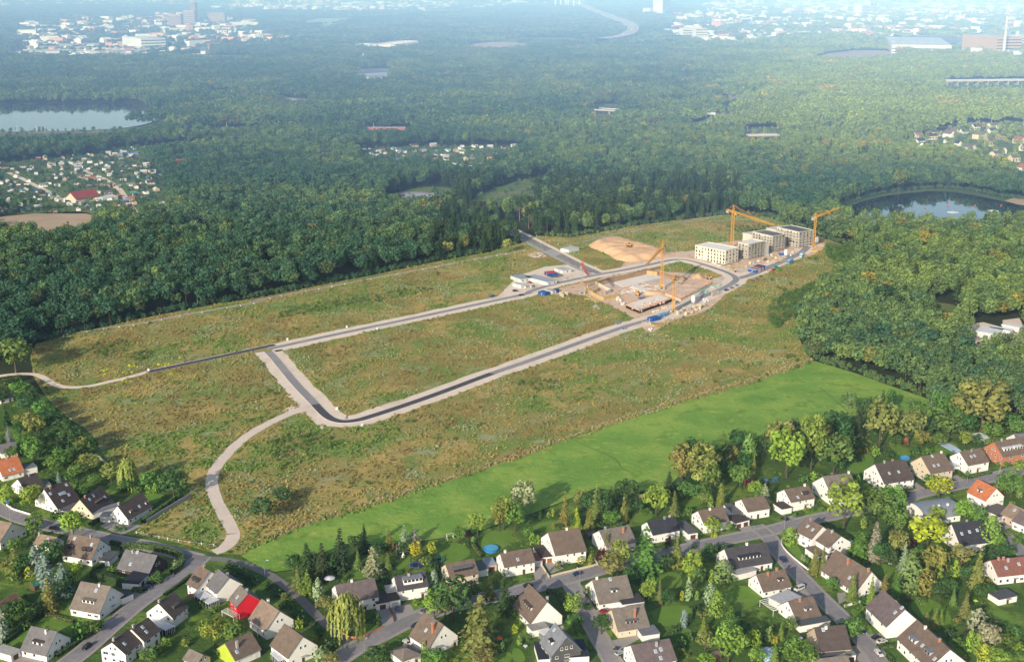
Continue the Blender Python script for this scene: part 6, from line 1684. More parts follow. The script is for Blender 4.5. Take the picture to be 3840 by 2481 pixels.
for (x_, y_) in [(650, 585), (680, 580), (720, 655), (745, 650), (660, 560), (700, 600)]: pallet(g('k', x_, y_), 2, WHC, 'white stacks between formwork wall and slab', .3, 1.3, 1.2)
for (x_, y_) in [(1190, 760), (1230, 745), (1260, 738), (1340, 700), (1380, 690)]: pallet(g('k', x_, y_), 1, WHC, 'white stacks between slab and lower road', .4, 1.6, 1.0)
for (x_, y_) in [(180, 510), (230, 530), (270, 560), (310, 580), (350, 600), (210, 560)]: timber(g('k', x_, y_), 4.5, 2, 'timber laid along the left edge of the excavation', -.5)
for (x_, y_) in [(640, 1150), (690, 1130), (655, 1120), (630, 1130)]: pallet(g('h', x_, y_), 2, CRM, 'cream panel stacks beside the container trio', .4, 2.2, 1.6)
for (x_, y_) in [(585, 940), (620, 950), (650, 935), (700, 935), (560, 960), (610, 965), (680, 945)]: pallet(g('h', x_, y_), 1, GRYC, 'grey material bundles behind the long site hut', rr.random(), 1.7, .8)
for (x_, y_) in [(390, 1100), (440, 1130), (475, 1140), (210, 1035), (60, 990), (105, 985), (350, 1090)]: pallet(g('j', x_, y_), 1, WHC, 'white pallets along the foot of the lowest apartment shell', rr.random(), 1.6, 1.2)
for (x_, y_) in [(690, 1130), (730, 1120), (660, 1170), (700, 1175), (820, 1105)]: timber(g('j', x_, y_), 4.5, 3, 'yellow timber at the corner of the lowest apartment shell', .6)
for (x_, y_) in [(940, 1150), (1020, 1090), (1080, 1085), (1160, 1050), (1260, 1040), (1330, 1060), (1390, 950), (1330, 950), (1440, 1080), (1280, 1000), (1480, 1000), (1540, 1000), (1300, 1030), (1240, 1010), (1770, 900), (1790, 880), (1740, 950), (1600, 1010)]:
 pallet(g('j', x_, y_), rr.choice((1, 2)), rr.choice((WHC, (.55, .22, .10), GRYC, (.25, .40, .52), CRM, (.20, .11, .07))), 'mixed material pallets on the yard in front of the apartment blocks', rr.random() * 3, 1.8, 1.0)
for (x_, y_) in [(1390, 1020), (1480, 1030), (1540, 1040), (1430, 1000), (1600, 1040)]: timber(g('j', x_, y_), 6, 2, 'brown timber on the yard in front of the apartment blocks', .4 + rr.random() * .3)
for (x_, y_) in [(860, 1195), (660, 1210), (690, 1215)]: pallet(g('j', x_, y_), 1, (.25, .45, .36), 'green bundles by the red toilet', .3, 1.6, .9)
for k in range(85):
 x_, y_ = rr.uniform(840, 1400), rr.uniform(545, 760)
 if in_poly(np.array([x_]), np.array([y_]), [(830, 690), (1265, 550), (1420, 600), (985, 755)])[0]:
  p = g('k', x_, y_, 2.6); m = MB(); s_ = rr.uniform(.4, 1.1); m.box(-s_, -s_ * .6, 0, s_, s_ * .6, rr.uniform(.2, .9)); o = m.build('formwork_panel', MATTE, None, (p.x, p.y, 2.61), rr.random() * 3)
  o.color = (*rr.choice([(.72, .38, .22), (.76, .68, .58), (.6, .42, .25), (.74, .55, .42)]), 1); tag(o, 'formwork panels and bundles lying on the raised slab', 'formwork', 'formwork panels on the raised slab')
for k in range(60):
 x_, y_ = rr.uniform(1400, 2040), rr.uniform(290, 580)
 if in_poly(np.array([x_]), np.array([y_]), [(1410, 495), (1830, 305), (2020, 345), (1590, 565)])[0]:
  p = g('k', x_, y_, 1.6); m = MB(); s_ = rr.uniform(1.0, 3.2); m.box(-s_, -.25, 0, s_, .25, rr.uniform(.1, .35)); o = m.build('formwork_beam', MATTE, None, (p.x, p.y, 1.61), .35 + rr.uniform(-.12, .12))
  o.color = (*rr.choice([(.55, .25, .16), (.50, .38, .28), (.24, .17, .13), (.6, .48, .36)]), 1); tag(o, 'formwork beams lying on the timber covered shell', 'formwork', 'formwork beams on the timber shell')
for k in range(150):
 x_, y_ = rr.uniform(560, 1350), rr.uniform(330, 520)
 if in_poly(np.array([x_]), np.array([y_]), [(580, 430), (800, 400), (1000, 340), (1330, 300), (1380, 440), (1000, 500), (720, 520)])[0]:
  p = g('k', x_, y_); m = MB(); s_ = rr.uniform(.7, 2.4); m.box(-s_, -s_ * .4, 0, s_, s_ * .4, rr.uniform(.12, .5)); o = m.build('concrete_pad', MATTE, None, (p.x, p.y, .05), .4 + rr.choice((0, 1.57)) + rr.uniform(-.1, .1))
  o.color = (*rr.choice([(.80, .78, .73), (.76, .70, .62), (.62, .5, .4), (.68, .36, .2)]), 1); tag(o, 'pale pads and foundation strips on the excavation floor', 'concrete pad', 'foundation pads in the excavation')

def digger(p, rz, label, loader=False):
 r = thing('wheel_loader' if loader else 'excavator', label, 'excavator' if not loader else 'wheel loader', p, rz)
 if loader:
  for sx in (-1.3, 1.3):
   for sy in (-1, 1):
    w_ = MB(); w_.lathe([(.3, -.25), (.75, -.22), (.75, .22), (.3, .25)], 10); o = w_.build('wheel', RUBBER, r, (sx, sy * 1.05, .75)); o.rotation_euler = (math.pi / 2, 0, 0)
 else:
  t_ = MB()
  for sy in (-1, 1): t_.prism([(-1.9, .15), (-1.5, 0), (1.5, 0), (1.9, .15), (1.9, .7), (1.5, .9), (-1.5, .9), (-1.9, .7)][::-1], sy * 1.1 - .3, sy * 1.1 + .3, 0, 'y')
  t_.build('track', RUBBER, r)
 b = MB(); b.box(-2.1, -1.1, .95, .9, 1.1, 1.9); b.box(-2.1, -1.0, 1.903, -.9, 1.0, 2.3); b.build('body', YEL, r)
 c = MB(); c.box(-.4, -.9, 1.903, .9, .3, 3.1); k = c.build('cab', HOLE, r)
 c = MB(); c.box(-.45, -.95, 3.103, .95, .35, 3.25); c.build('cab_roof', YEL, k)
 a = MB()
 if loader: a.bar((.9, .7, 1.3), (2.6, .7, .7), .14, 4); a.bar((.9, -.7, 1.3), (2.6, -.7, .7), .14, 4)
 else: a.bar((.9, .6, 1.7), (2.6, .6, 4.0), .24, 4, r2=.2); a.bar((2.6, .6, 4.0), (4.4, .6, 2.2), .2, 4, r2=.15)
 a.build('arm', YEL, r)
 s = MB()
 if loader: s.prism([(2.5, .25), (3.6, .2), (3.4, .35), (2.8, .6), (2.7, 1.3), (2.5, 1.3)][::-1], -1.3, 1.3, 0, 'y')
 else: s.prism([(4.0, 2.3), (4.8, 2.0), (4.6, 1.3), (4.0, 1.3)][::-1], .1, 1.1, 0, 'y')
 s.build('bucket', STEEL, r)
q = g('h', 1415, 560, 5.5); digger((q.x, q.y, 5.2), 2.6, 'excavator with dark cab on top of the huge sand heap')
q = g('k', 2025, 262); digger((q.x, q.y, .1), 2.9, 'yellow wheel loader beside the smaller sand heap', True)
q = g('k', 965, 505); digger((q.x, q.y, .1), 1.2, 'small excavator in the middle of the excavation')
# marker cabinets along the loop
for t, a, lab in (('l', (365, 772), 'beside the upper road near the western bend'), ('l', (822, 677), 'left of the pair on the upper road'), ('l', (1055, 690), 'right of the pair on the upper road'), ('l', (746, 1306), 'inside the lower bend'), ('l', (940, 1432), 'outside the lower bend'), ('n', (1382, 376), 'at the west end of the asphalt spur')):
 p = g(t, *a); r = thing('cable_cabinet', 'small white cable cabinet ' + lab, 'cabinet', (p.x, p.y, .05), .4, 'white cable cabinets along the loop')
 m = MB(); m.box(-.6, -.25, .1, .6, .25, 1.7); m.build('cabinet', TRIM, r)
 m = MB(); m.box(-.7, -.35, -.1, .7, .35, .098); m.build('base', CONC, r)
# ------------------------------------------------------------------ cars
def car_meshes(kind):
 if kind == 'van': prof = [(-2.4, .35), (2.4, .35), (2.45, .95), (1.9, 1.15), (1.35, 1.95), (-2.3, 2.0), (-2.42, 1.2)]; gl_ = [(-1.9, 1.25), (1.75, 1.22), (1.30, 1.86), (-1.9, 1.88)]; W_ = .92
 elif kind == 'estate': prof = [(-2.2, .32), (2.2, .32), (2.22, .68), (1.25, .92), (.55, 1.42), (-1.75, 1.45), (-2.15, .95)]; gl_ = [(-1.85, .97), (1.1, .95), (.52, 1.36), (-1.68, 1.38)]; W_ = .86
 else: prof = [(-2.15, .32), (2.15, .32), (2.17, .66), (1.2, .88), (.5, 1.36), (-1.0, 1.38), (-1.65, .96), (-2.12, .92)]; gl_ = [(-1.5, .95), (1.05, .92), (.46, 1.30), (-.98, 1.32)]; W_ = .85
 b = MB()
 low = [p for p in prof if p[1] < 1.0]; n = len(prof)
 k0 = 0
 for y_, f in ((-W_, 0), (W_, 0)):
  for a, z in prof:
   b.v.append((a, y_ * (1.0 if z < 1.0 else .84), z))
 for i in range(n):
  j = (i + 1) % n; b.f.append((i, n + i, n + j, j)); b.m.append(0)
 b.f.append(tuple(range(n))); b.m.append(0); b.f.append(tuple(n + i for i in reversed(range(n)))); b.m.append(0)
 body = b.mesh('body', PAINT)
 bm = bmesh.new(); bm.from_mesh(body)
 bmesh.ops.recalc_face_normals(bm, faces=bm.faces)
 bmesh.ops.bevel(bm, geom=list(bm.edges), offset=.06, segments=2, affect='EDGES', profile=.6)
 bm.to_mesh(body); bm.free()
 s = MB()
 m = len(gl_)
 for sy in (-1, 1):
  q = [(a, sy * (W_ * (1.0 - .16 * (z - .9) / .45 * (1 if kind != 'van' else .45)) + .015), z) for a, z in gl_]
  s.poly(q if sy < 0 else q[::-1])
 def strip(a, c, o):
  wl = W_ * (.86 if a[1] < 1.05 else .78); wh = W_ * .76
  nx = Vector((c[1] - a[1], 0, -(c[0] - a[0]))); nx = nx.normalized() * .02 * (1 if nx.x * o > 0 else -1)
  p = [(a[0] + nx.x, -wl, a[1] + nx.z), (a[0] + nx.x, wl, a[1] + nx.z), (c[0] + nx.x, wh, c[1] + nx.z), (c[0] + nx.x, -wh, c[1] + nx.z)]
  s.poly(p)
 if kind == 'van': strip((1.9, 1.15), (1.35, 1.95), 1)
 elif kind == 'estate': strip((1.25, .92), (.55, 1.42), 1); strip((-2.15, .95), (-1.75, 1.45), -1)
 else: strip((1.2, .88), (.5, 1.36), 1); strip((-1.65, .96), (-1.0, 1.38), -1)
 glass = s.mesh('window_glass', PANE)
 w_ = MB(); w_.lathe([(.18, -.11), (.31, -.1), (.31, .1), (.18, .11)], 10); wheel = w_.mesh('wheel', RUBBER)
 h_ = MB(); h_.box(-.04, -.2, -.08, .04, .2, .08); lamp = h_.mesh('headlight', TRIM)
 return body, glass, wheel, lamp, W_
CARM = {k: car_meshes(k) for k in ('car', 'estate', 'van')}
def car(kind, p, rz, col, label, group='cars of the estate', s=1.0):
 body, glass, wheel, lamp, W_ = CARM[kind]
 r = thing('parked_car' if kind != 'van' else 'parked_van', label, 'car' if kind != 'van' else 'van', (p[0], p[1], .14), rz, group)
 r.scale = (s, s, s)
 o = link('body', body, r); o.color = (*col, 1)
 link('window_glass', glass, r)
 for sx in (-1.32, 1.32):
  for sy in (-1, 1):
   w_ = link('wheel', wheel, r, (sx, sy * (W_ - .06), .31)); w_.rotation_euler = (math.pi / 2, 0, 0)
 for sy in (-1, 1): link('headlight', lamp, r, (2.17 if kind != 'van' else 2.42, sy * .55, .62))
 return r
def head(t, a, b):
 p, q = g(t, *a), g(t, *b); return math.atan2(q.y - p.y, q.x - p.x)
BK, DBL, NAV = (.012, .012, .014), (.02, .035, .075), (.015, .03, .10)
CARS = [('estate', 'a', (455, 300), (555, 312), BK, 'black estate car on the curving street behind the small tan roof'), ('estate', 'a', (865, 1365), (750, 1455), BK, 'black car driving down the straight left street'), ('car', 'a', (1380, 805), (1450, 835), BK, 'black car with red tail parked by the dark brick house'),
  ('car', 'a', (1325, 845), (1405, 875), DBL, 'dark blue car behind the hedge at the dark brick house'), ('estate', 'b', (1310, 1035), (1330, 1105), DBL, 'blue car in the driveway of the house with big box dormer'), ('estate', 'b', (1530, 1190), (1440, 1235), BK, 'black car at the kerb beside the gabled house with red door'),
  ('estate', 'b', (1375, 1350), (1440, 1400), WHC, 'white car, left of two beside the mossy bungalow'), ('estate', 'b', (1435, 1330), (1500, 1385), WHC, 'white car, right of two beside the mossy bungalow'), ('car', 'b', (1575, 1060), (1540, 1090), (.2, .2, .22), 'grey car half hidden under the dark tree'),
  ('car', 'c', (645, 718), (560, 742), NAV, 'blue car on the main street by the street lamp'), ('car', 'c', (190, 828), (95, 848), BK, 'black car on the main street beside the conifers'), ('car', 'c', (815, 1088), (905, 1068), (.42, .01, .03), 'bright red car in front of the grey brown roofed house'),
  ('estate', 'c', (950, 1490), (1065, 1440), (.42, .44, .46), 'silver car beside the ribbed purple roof'), ('car', 'd', (130, 205), (190, 235), BK, 'black car by the house with red shutters'), ('car', 'd', (825, 125), (890, 110), BK, 'dark car beside the lime green tree'), ('estate', 'd', (105, 570), (180, 635), NAV, 'dark blue car at the top of the right side street'),
  ('van', 'd', (325, 855), (255, 885), WHC, 'white van beside the white carport roof'), ('car', 'd', (840, 1230), (905, 1290), NAV, 'dark blue car at the kerb left of the tall white house'), ('car', 'd', (965, 1335), (1050, 1300), BK, 'black car before the tall white gabled house'), ('car', 'd', (1010, 1375), (1105, 1345), WHC, 'white car beside the black one before the tall white house'),
  ('estate', 'd', (1000, 1440), (1060, 1500), WHC, 'white car on the street at the lower right'), ('car', 'd', (2190, 420), (2235, 460), DBL, 'dark car on the lane at the right edge'), ('car', 'd', (2030, 190), (2090, 175), BK, 'dark car by the tan terrace house'), ('car', 'd', (2130, 290), (2190, 265), (.04, .06, .12), 'blue grey car before the tan terrace house'),
  ('car', 'e', (1640, 1410), (1705, 1395), (.42, .02, .03), 'red car in the driveway of the cream house'), ('car', 'e', (1660, 1478), (1710, 1462), (.40, .02, .03), 'red car at the kerb below the yellow green maple'), ('car', 'e', (2060, 1560), (2120, 1545), (.3, .3, .32), 'grey car near the orange roof')]
for k, t, a, b, col, lab in CARS:
 p = (g(t, *a) + g(t, *b)) / 2
 car(k, p, head(t, a, b), col, lab)
SITE = [('estate', 'h', (70, 1090), (130, 1082), BK, 'dark estate car on the verge by the small white container'), ('car', 'h', (140, 1140), (200, 1132), BK, 'dark car on the upper road near the compound'), ('van', 'h', (200, 1058), (280, 1045), WHC, 'white minibus parked at the compound'), ('car', 'h', (240, 985), (295, 995), (.25, .02, .06), 'maroon car between the site huts'),
  ('car', 'h', (285, 950), (325, 940), WHC, 'white car between the site huts'), ('van', 'h', (275, 1050), (325, 1035), (.5, .48, .46), 'pale trailer van beside the white minibus'), ('estate', 'k', (618, 945), (705, 920), (.22, .32, .46), 'light blue estate car on the verge left of the junction'), ('estate', 'k', (705, 1018), (800, 995), (.22, .34, .52), 'light blue estate car on the verge across the road'),
  ('car', 'i', (662, 1085), (722, 1070), (.03, .04, .06), 'dark car, nearest of three on the verge by the bend'), ('car', 'i', (728, 1060), (776, 1045), (.20, .28, .42), 'blue car in the middle of three on the verge by the bend'), ('car', 'i', (785, 1032), (832, 1018), (.30, .36, .46), 'silver blue car, farthest of three on the verge by the bend'), ('estate', 'i', (1040, 960), (978, 948), (.24, .26, .33), 'grey estate car alone on the verge right of the bend'),
  ('estate', 'j', (1300, 1262), (1395, 1230), WHC, 'white estate car behind the red van'), ('van', 'j', (1382, 1230), (1456, 1205), (.5, .07, .04), 'red van in the line beside the container row'), ('car', 'k', (1230, 460), (1300, 450), (.4, .04, .08), 'red car in the middle of the excavation'), ('van', 'k', (1505, 640), (1560, 625), (.24, .40, .50), 'pale blue van at the foot of the thin crane')]
for k, t, a, b, col, lab in SITE:
 p = (g(t, *a) + g(t, *b)) / 2
 car(k, p, head(t, a, b), col, lab, 'vehicles of the building site', 1.05)
def lorry(t, a, b, col, label):
 p = g(t, *a); rz = head(t, a, b)
 r = thing('lorry', label, 'lorry', (p.x, p.y, .14), rz, 'vehicles of the building site')
 m = MB(); m.box(-4.2, -1.25, 1.0, 2.2, 1.25, 3.6); o = m.build('cargo_box', PAINT, r); o.color = (*col, 1)
 m = MB(); m.prism([(2.4, .5), (4.3, .5), (4.3, 1.7), (3.9, 2.8), (2.4, 2.9)][::-1], -1.2, 1.2, 0, 'y'); c = m.build('cab', PAINT, r); c.color = (*col, 1)
 m = MB(); m.box(4.0, -1.05, 1.75, 4.28, 1.05, 2.5); m.build('windscreen', PANE, c)
 m = MB(); m.box(-4.1, -.9, .55, 2.4, .9, .95); m.build('chassis', RUBBER, r)
 for sx in (-3.2, -1.9, 3.2):
  for sy in (-1, 1):
   w_ = link('wheel', CARM['car'][2], r, (sx, sy * 1.1, .5)); w_.rotation_euler = (math.pi / 2, 0, 0); w_.scale = (1.6, 1.6, 1.6)
lorry('j', (1725, 1085), (1660, 1110), (.16, .36, .60), 'light blue lorry on the eastern building road')
lorry('j', (1938, 970), (1920, 985), (.35, .55, .66), 'pale cyan lorry at the end of the eastern building road')
q = g('l', 1943, 440); p2_ = g('l', 1960, 436); car('van', (q.x, q.y), head('l', (1925, 445), (1960, 436)), (.03, .12, .24), 'blue trailer van on the verge of the upper road', 'vehicles of the building site')
# ------------------------------------------------------------------ garden trees
KC = dict(b=(.135, .235, .056), d=(.07, .14, .046), l=(.235, .335, .06), y=(.42, .43, .05), s=(.06, .10, .042), u=(.26, .35, .29), v=(.33, .38, .23), o=(.23, .25, .075), p=(.20, .30, .085), r=(.10, .03, .042), w=(.27, .33, .085))
KW = dict(b='green', d='dark green', l='light green', y='yellow', s='dark green', u='blue grey', v='silvery', o='olive green', p='pale green', r='purple', w='soft green')
KN = dict(broadleaf='broadleaf tree', oval='tall oval tree', spruce='spruce', silver='spreading fir', thuja='thuja', willow='weeping tree', cypress='cone shaped tree', shrub='shrub', pine='pine', ball='clipped ball shrub')
NB = {}
def near_ref(p):
 best = min(HOUSES, key=lambda h: (h['loc'] + Vector((math.cos(h['th']) * h['Lx'] / 2 - math.sin(h['th']) * h['Ly'] / 2, math.sin(h['th']) * h['Lx'] / 2 + math.cos(h['th']) * h['Ly'] / 2, 0)) - p).length)
 c = best['loc'] + Vector((math.cos(best['th']) * best['Lx'] / 2 - math.sin(best['th']) * best['Ly'] / 2, math.sin(best['th']) * best['Lx'] / 2 + math.cos(best['th']) * best['Ly'] / 2, 0))
 a, b = proj(p), proj(c)
 dx, dy = a[0] - b[0], (a[1] - b[1]) * 1.6
 rel = ('right of ' if dx > 0 else 'left of ') if abs(dx) > abs(dy) else ('in front of ' if dy > 0 else 'behind ')
 return rel, best['ref'], (c - p).length
PENDING = []
def gtree(t, kind, xc, yt, yb, wd, col):
 k = SHEETS[t][2] / SHEETS[t][3] * 2384 / 3840
 p = g(t, xc, yb)
 s = ppm(p); cosv = p.y / math.hypot(p.y, H)
 h = (yb - yt) * k / s / cosv; w_ = wd * k / s
 if kind in ('broadleaf', 'oval', 'willow', 'silver', 'cypress'): h *= 1.08; w_ *= 1.24
 if t in 'ef' and kind in ('broadleaf', 'oval'): h *= 1.14; w_ *= 1.08
 c = KC[col]; c = tuple(x_ * rng.uniform(.88, 1.12) for x_ in c)
 r = tree(kind, p, h, w_, c)
 rel, ref, dist = near_ref(p)
 big = {'broadleaf': 11, 'oval': 12, 'spruce': 12, 'silver': 11, 'thuja': 5, 'willow': 10, 'cypress': 8, 'shrub': 3, 'pine': 12, 'ball': 1.9}[kind]
 size = 'large' if h > big * 1.3 else ('small' if h < big * .62 else '')
 PENDING.append((r, size, KW[col], KN[kind], rel, ref, h, proj(p), dist))
 return r
GT = {}
GT['n'] = '''broadleaf 150 90 390 290 b;broadleaf 60 10 170 210 d;shrub 170 400 470 120 d;broadleaf 210 470 620 180 b;spruce 60 690 890 130 d;broadleaf 110 430 580 170 d;broadleaf 270 600 760 200 d;oval 330 760 1000 170 o;broadleaf 240 770 900 200 o;spruce 390 870 1150 190 s;spruce 90 880 1060 100 u;broadleaf 220 960 1090 130 b;broadleaf 600 830 1000 180 d;broadleaf 660 900 1150 200 d;spruce 560 980 1200 180 s;oval 770 980 1180 120 o;broadleaf 830 1000 1160 160 d;broadleaf 330 1000 1250 200 b;broadleaf 600 1110 1280 200 b;broadleaf 830 1150 1310 200 o;broadleaf 720 1230 1370 140 b;spruce 550 1310 1420 80 u;oval 1040 1210 1430 140 o;willow 1200 1200 1470 170 w;broadleaf 1400 1320 1480 180 b;broadleaf 1620 1310 1570 240 d;ball 1380 1420 1510 60 l;ball 1445 1420 1510 60 l;broadleaf 760 1440 1560 110 b;broadleaf 900 1340 1430 140 b;broadleaf 330 1440 1580 150 l;cypress 80 1440 1600 110 l;broadleaf 460 720 860 160 d;broadleaf 440 930 1080 170 d;broadleaf 500 1180 1320 150 b;shrub 640 1330 1400 140 b;shrub 480 1350 1420 120 d;broadleaf 20 560 680 130 d;broadleaf 300 520 640 130 d;broadleaf 20 1000 1130 90 d;shrub 900 1440 1500 120 b;broadleaf 1180 1380 1500 130 d;broadleaf 400 660 800 170 b;broadleaf 520 780 930 160 d;broadleaf 120 1080 1200 120 b;broadleaf 520 1060 1210 160 d;shrub 1120 1450 1510 110 d;shrub 1290 1440 1500 110 b;broadleaf 200 850 980 150 d;broadleaf 700 1060 1210 150 b;shrub 700 1380 1440 120 b;shrub 560 1420 1480 100 d'''
GT['m'] = '''broadleaf 1160 1120 1290 175 d;broadleaf 950 1240 1490 215 d'''
GT['a'] = '''oval 330 155 400 160 b;broadleaf 690 150 400 200 l;silver 430 520 830 190 u;silver 340 450 700 180 u;silver 590 630 900 170 u;spruce 465 760 1070 200 o;oval 725 610 790 100 l;broadleaf 480 430 640 240 d;spruce 150 480 720 220 o;broadleaf 880 1160 1280 140 b;shrub 740 1150 1320 200 b;broadleaf 1990 1140 1380 220 l;broadleaf 2180 1180 1420 170 b;ball 920 680 730 60 y;thuja 1480 690 800 90 d;ball 1630 590 640 60 v;silver 30 1050 1330 130 u;broadleaf 200 980 1150 170 b;broadleaf 280 -80 150 160 l;broadleaf 120 980 1180 170 d;broadleaf 300 1000 1130 180 d;broadleaf 560 800 960 200 d;broadleaf 240 560 720 170 d;broadleaf 60 580 720 150 o;ball 270 660 750 80 y;shrub 140 640 770 130 b;broadleaf 640 700 880 160 d;broadleaf 150 400 520 150 b;shrub 1480 1360 1460 120 b;shrub 1560 1300 1400 120 l;shrub 1720 1320 1400 110 l;broadleaf 1380 1430 1550 160 b;shrub 2020 1420 1500 90 b;shrub 1870 950 1030 110 d;shrub 2000 1000 1080 110 b;shrub 1100 260 320 110 d;shrub 1150 250 320 70 b;shrub 520 120 210 130 d;shrub 1900 830 900 130 d;shrub 1050 640 720 120 b;shrub 980 690 740 90 r;shrub 1430 720 790 100 b;shrub 2130 610 690 150 d;shrub 2210 650 740 160 d;shrub 2310 690 790 150 d;shrub 2360 740 810 120 d;shrub 130 1000 1090 120 d;shrub 70 1120 1230 150 d;shrub 260 1140 1230 140 d'''
GT['b'] = '''spruce 790 290 690 200 s;spruce 1010 260 520 130 s;spruce 620 430 760 190 s;spruce 480 440 720 210 s;spruce 1240 310 510 140 o;silver 1380 270 500 110 v;silver 1470 310 450 130 v;silver 1090 480 730 180 v;silver 470 590 710 120 v;oval 1490 420 600 115 y;oval 1635 430 560 90 y;spruce 950 500 670 95 p;spruce 480 690 900 170 l;spruce 390 680 860 160 o;thuja 580 770 970 100 v;broadleaf 640 940 1090 150 o;willow 850 940 1300 300 w;ball 1130 1090 1190 80 b;thuja 1175 810 940 60 d;spruce 1230 530 690 100 o;oval 1660 880 1130 190 l;broadleaf 1830 780 1170 330 d;silver 2080 960 1420 340 o;spruce 2170 740 950 150 o;spruce 2310 700 1100 180 s;broadleaf 1890 280 430 130 b;broadleaf 2060 160 370 150 l;oval 2300 0 310 180 l;thuja 2020 370 440 50 p;thuja 1625 560 660 50 d;thuja 1660 690 860 80 u;broadleaf 2120 1440 1560 200 o;ball 2240 1370 1440 55 b;ball 2290 1360 1430 55 b;broadleaf 1130 1410 1560 200 d;thuja 1570 1350 1470 70 p;broadleaf 1650 1440 1580 200 b;ball 540 1290 1340 60 y;ball 570 1330 1380 60 l;broadleaf 700 1460 1570 150 o;shrub 600 1390 1550 180 v;shrub 130 800 860 110 d;shrub 190 860 930 150 d;shrub 300 950 1040 180 d;shrub 400 1050 1160 160 d;shrub 590 1220 1300 110 d;shrub 690 1310 1420 160 d;broadleaf 940 370 500 150 d;broadleaf 1140 440 560 150 d;broadleaf 690 540 720 130 d;shrub 800 770 830 80 l;shrub 1120 700 800 120 d;shrub 1200 730 830 110 d;broadleaf 1400 430 540 130 d;shrub 1560 560 640 90 l;shrub 1020 1090 1150 90 b;shrub 1090 1060 1110 70 b;shrub 1480 960 1010 110 l;shrub 260 890 950 80 o;shrub 400 1120 1230 100 l;shrub 440 700 900 140 b;broadleaf 560 540 700 160 s;broadleaf 350 540 720 140 d;shrub 1180 1430 1510 140 b;broadleaf 1760 930 1130 200 o;broadleaf 1990 800 980 160 d;shrub 1970 390 450 70 d;oval 2260 60 330 100 o'''
GT['f'] = '''broadleaf 90 800 1090 220 v;spruce 490 860 1180 140 o;spruce 600 990 1200 120 y;oval 640 850 1010 110 o;spruce 720 1000 1200 140 o;spruce 790 780 1080 190 o;spruce 960 840 1050 100 s;spruce 1040 880 1130 120 o;broadleaf 1070 780 970 200 d;broadleaf 920 1060 1170 150 b;broadleaf 1340 840 1080 220 l;spruce 1510 840 1070 120 o;spruce 1460 660 870 150 s;cypress 1570 750 860 90 d;oval 1580 450 800 190 o;oval 1760 450 840 250 o;broadleaf 1840 610 880 160 b;broadleaf 1690 390 640 210 d;silver 1960 310 530 220 b;silver 2070 420 610 180 o;cypress 2200 340 620 105 p;spruce 2250 500 680 80 o;broadleaf 2120 640 820 170 b;broadleaf 2220 750 860 120 r;broadleaf 2260 780 900 120 l;silver 2350 780 960 115 v;spruce 1940 760 990 120 o;thuja 1850 890 1010 55 p;broadleaf 2100 300 440 140 d;broadleaf 2330 360 540 160 d;thuja 1300 850 930 50 p;ball 190 1240 1340 65 l;ball 240 1260 1340 65 l;broadleaf 150 1200 1310 80 b;thuja 380 1010 1080 30 y;ball 340 1040 1090 42 l;thuja 265 1040 1110 34 d;ball 380 1145 1190 45 o;broadleaf 850 880 1080 150 d;broadleaf 700 900 1060 130 d;broadleaf 1160 930 1050 130 d;broadleaf 1640 800 920 160 b;broadleaf 1750 820 940 170 b;broadleaf 2000 600 760 150 d;broadleaf 1900 560 760 160 d;broadleaf 2160 520 660 130 d;shrub 1250 990 1060 130 b;shrub 1640 980 1060 90 b;shrub 1680 1040 1110 80 b;broadleaf 1800 880 980 110 o;shrub 1000 1100 1180 130 d;shrub 820 1130 1200 110 d;broadleaf 2300 860 960 90 b;shrub 460 1130 1200 80 d;broadleaf 560 1090 1200 80 d;broadleaf 30 1010 1220 170 b'''
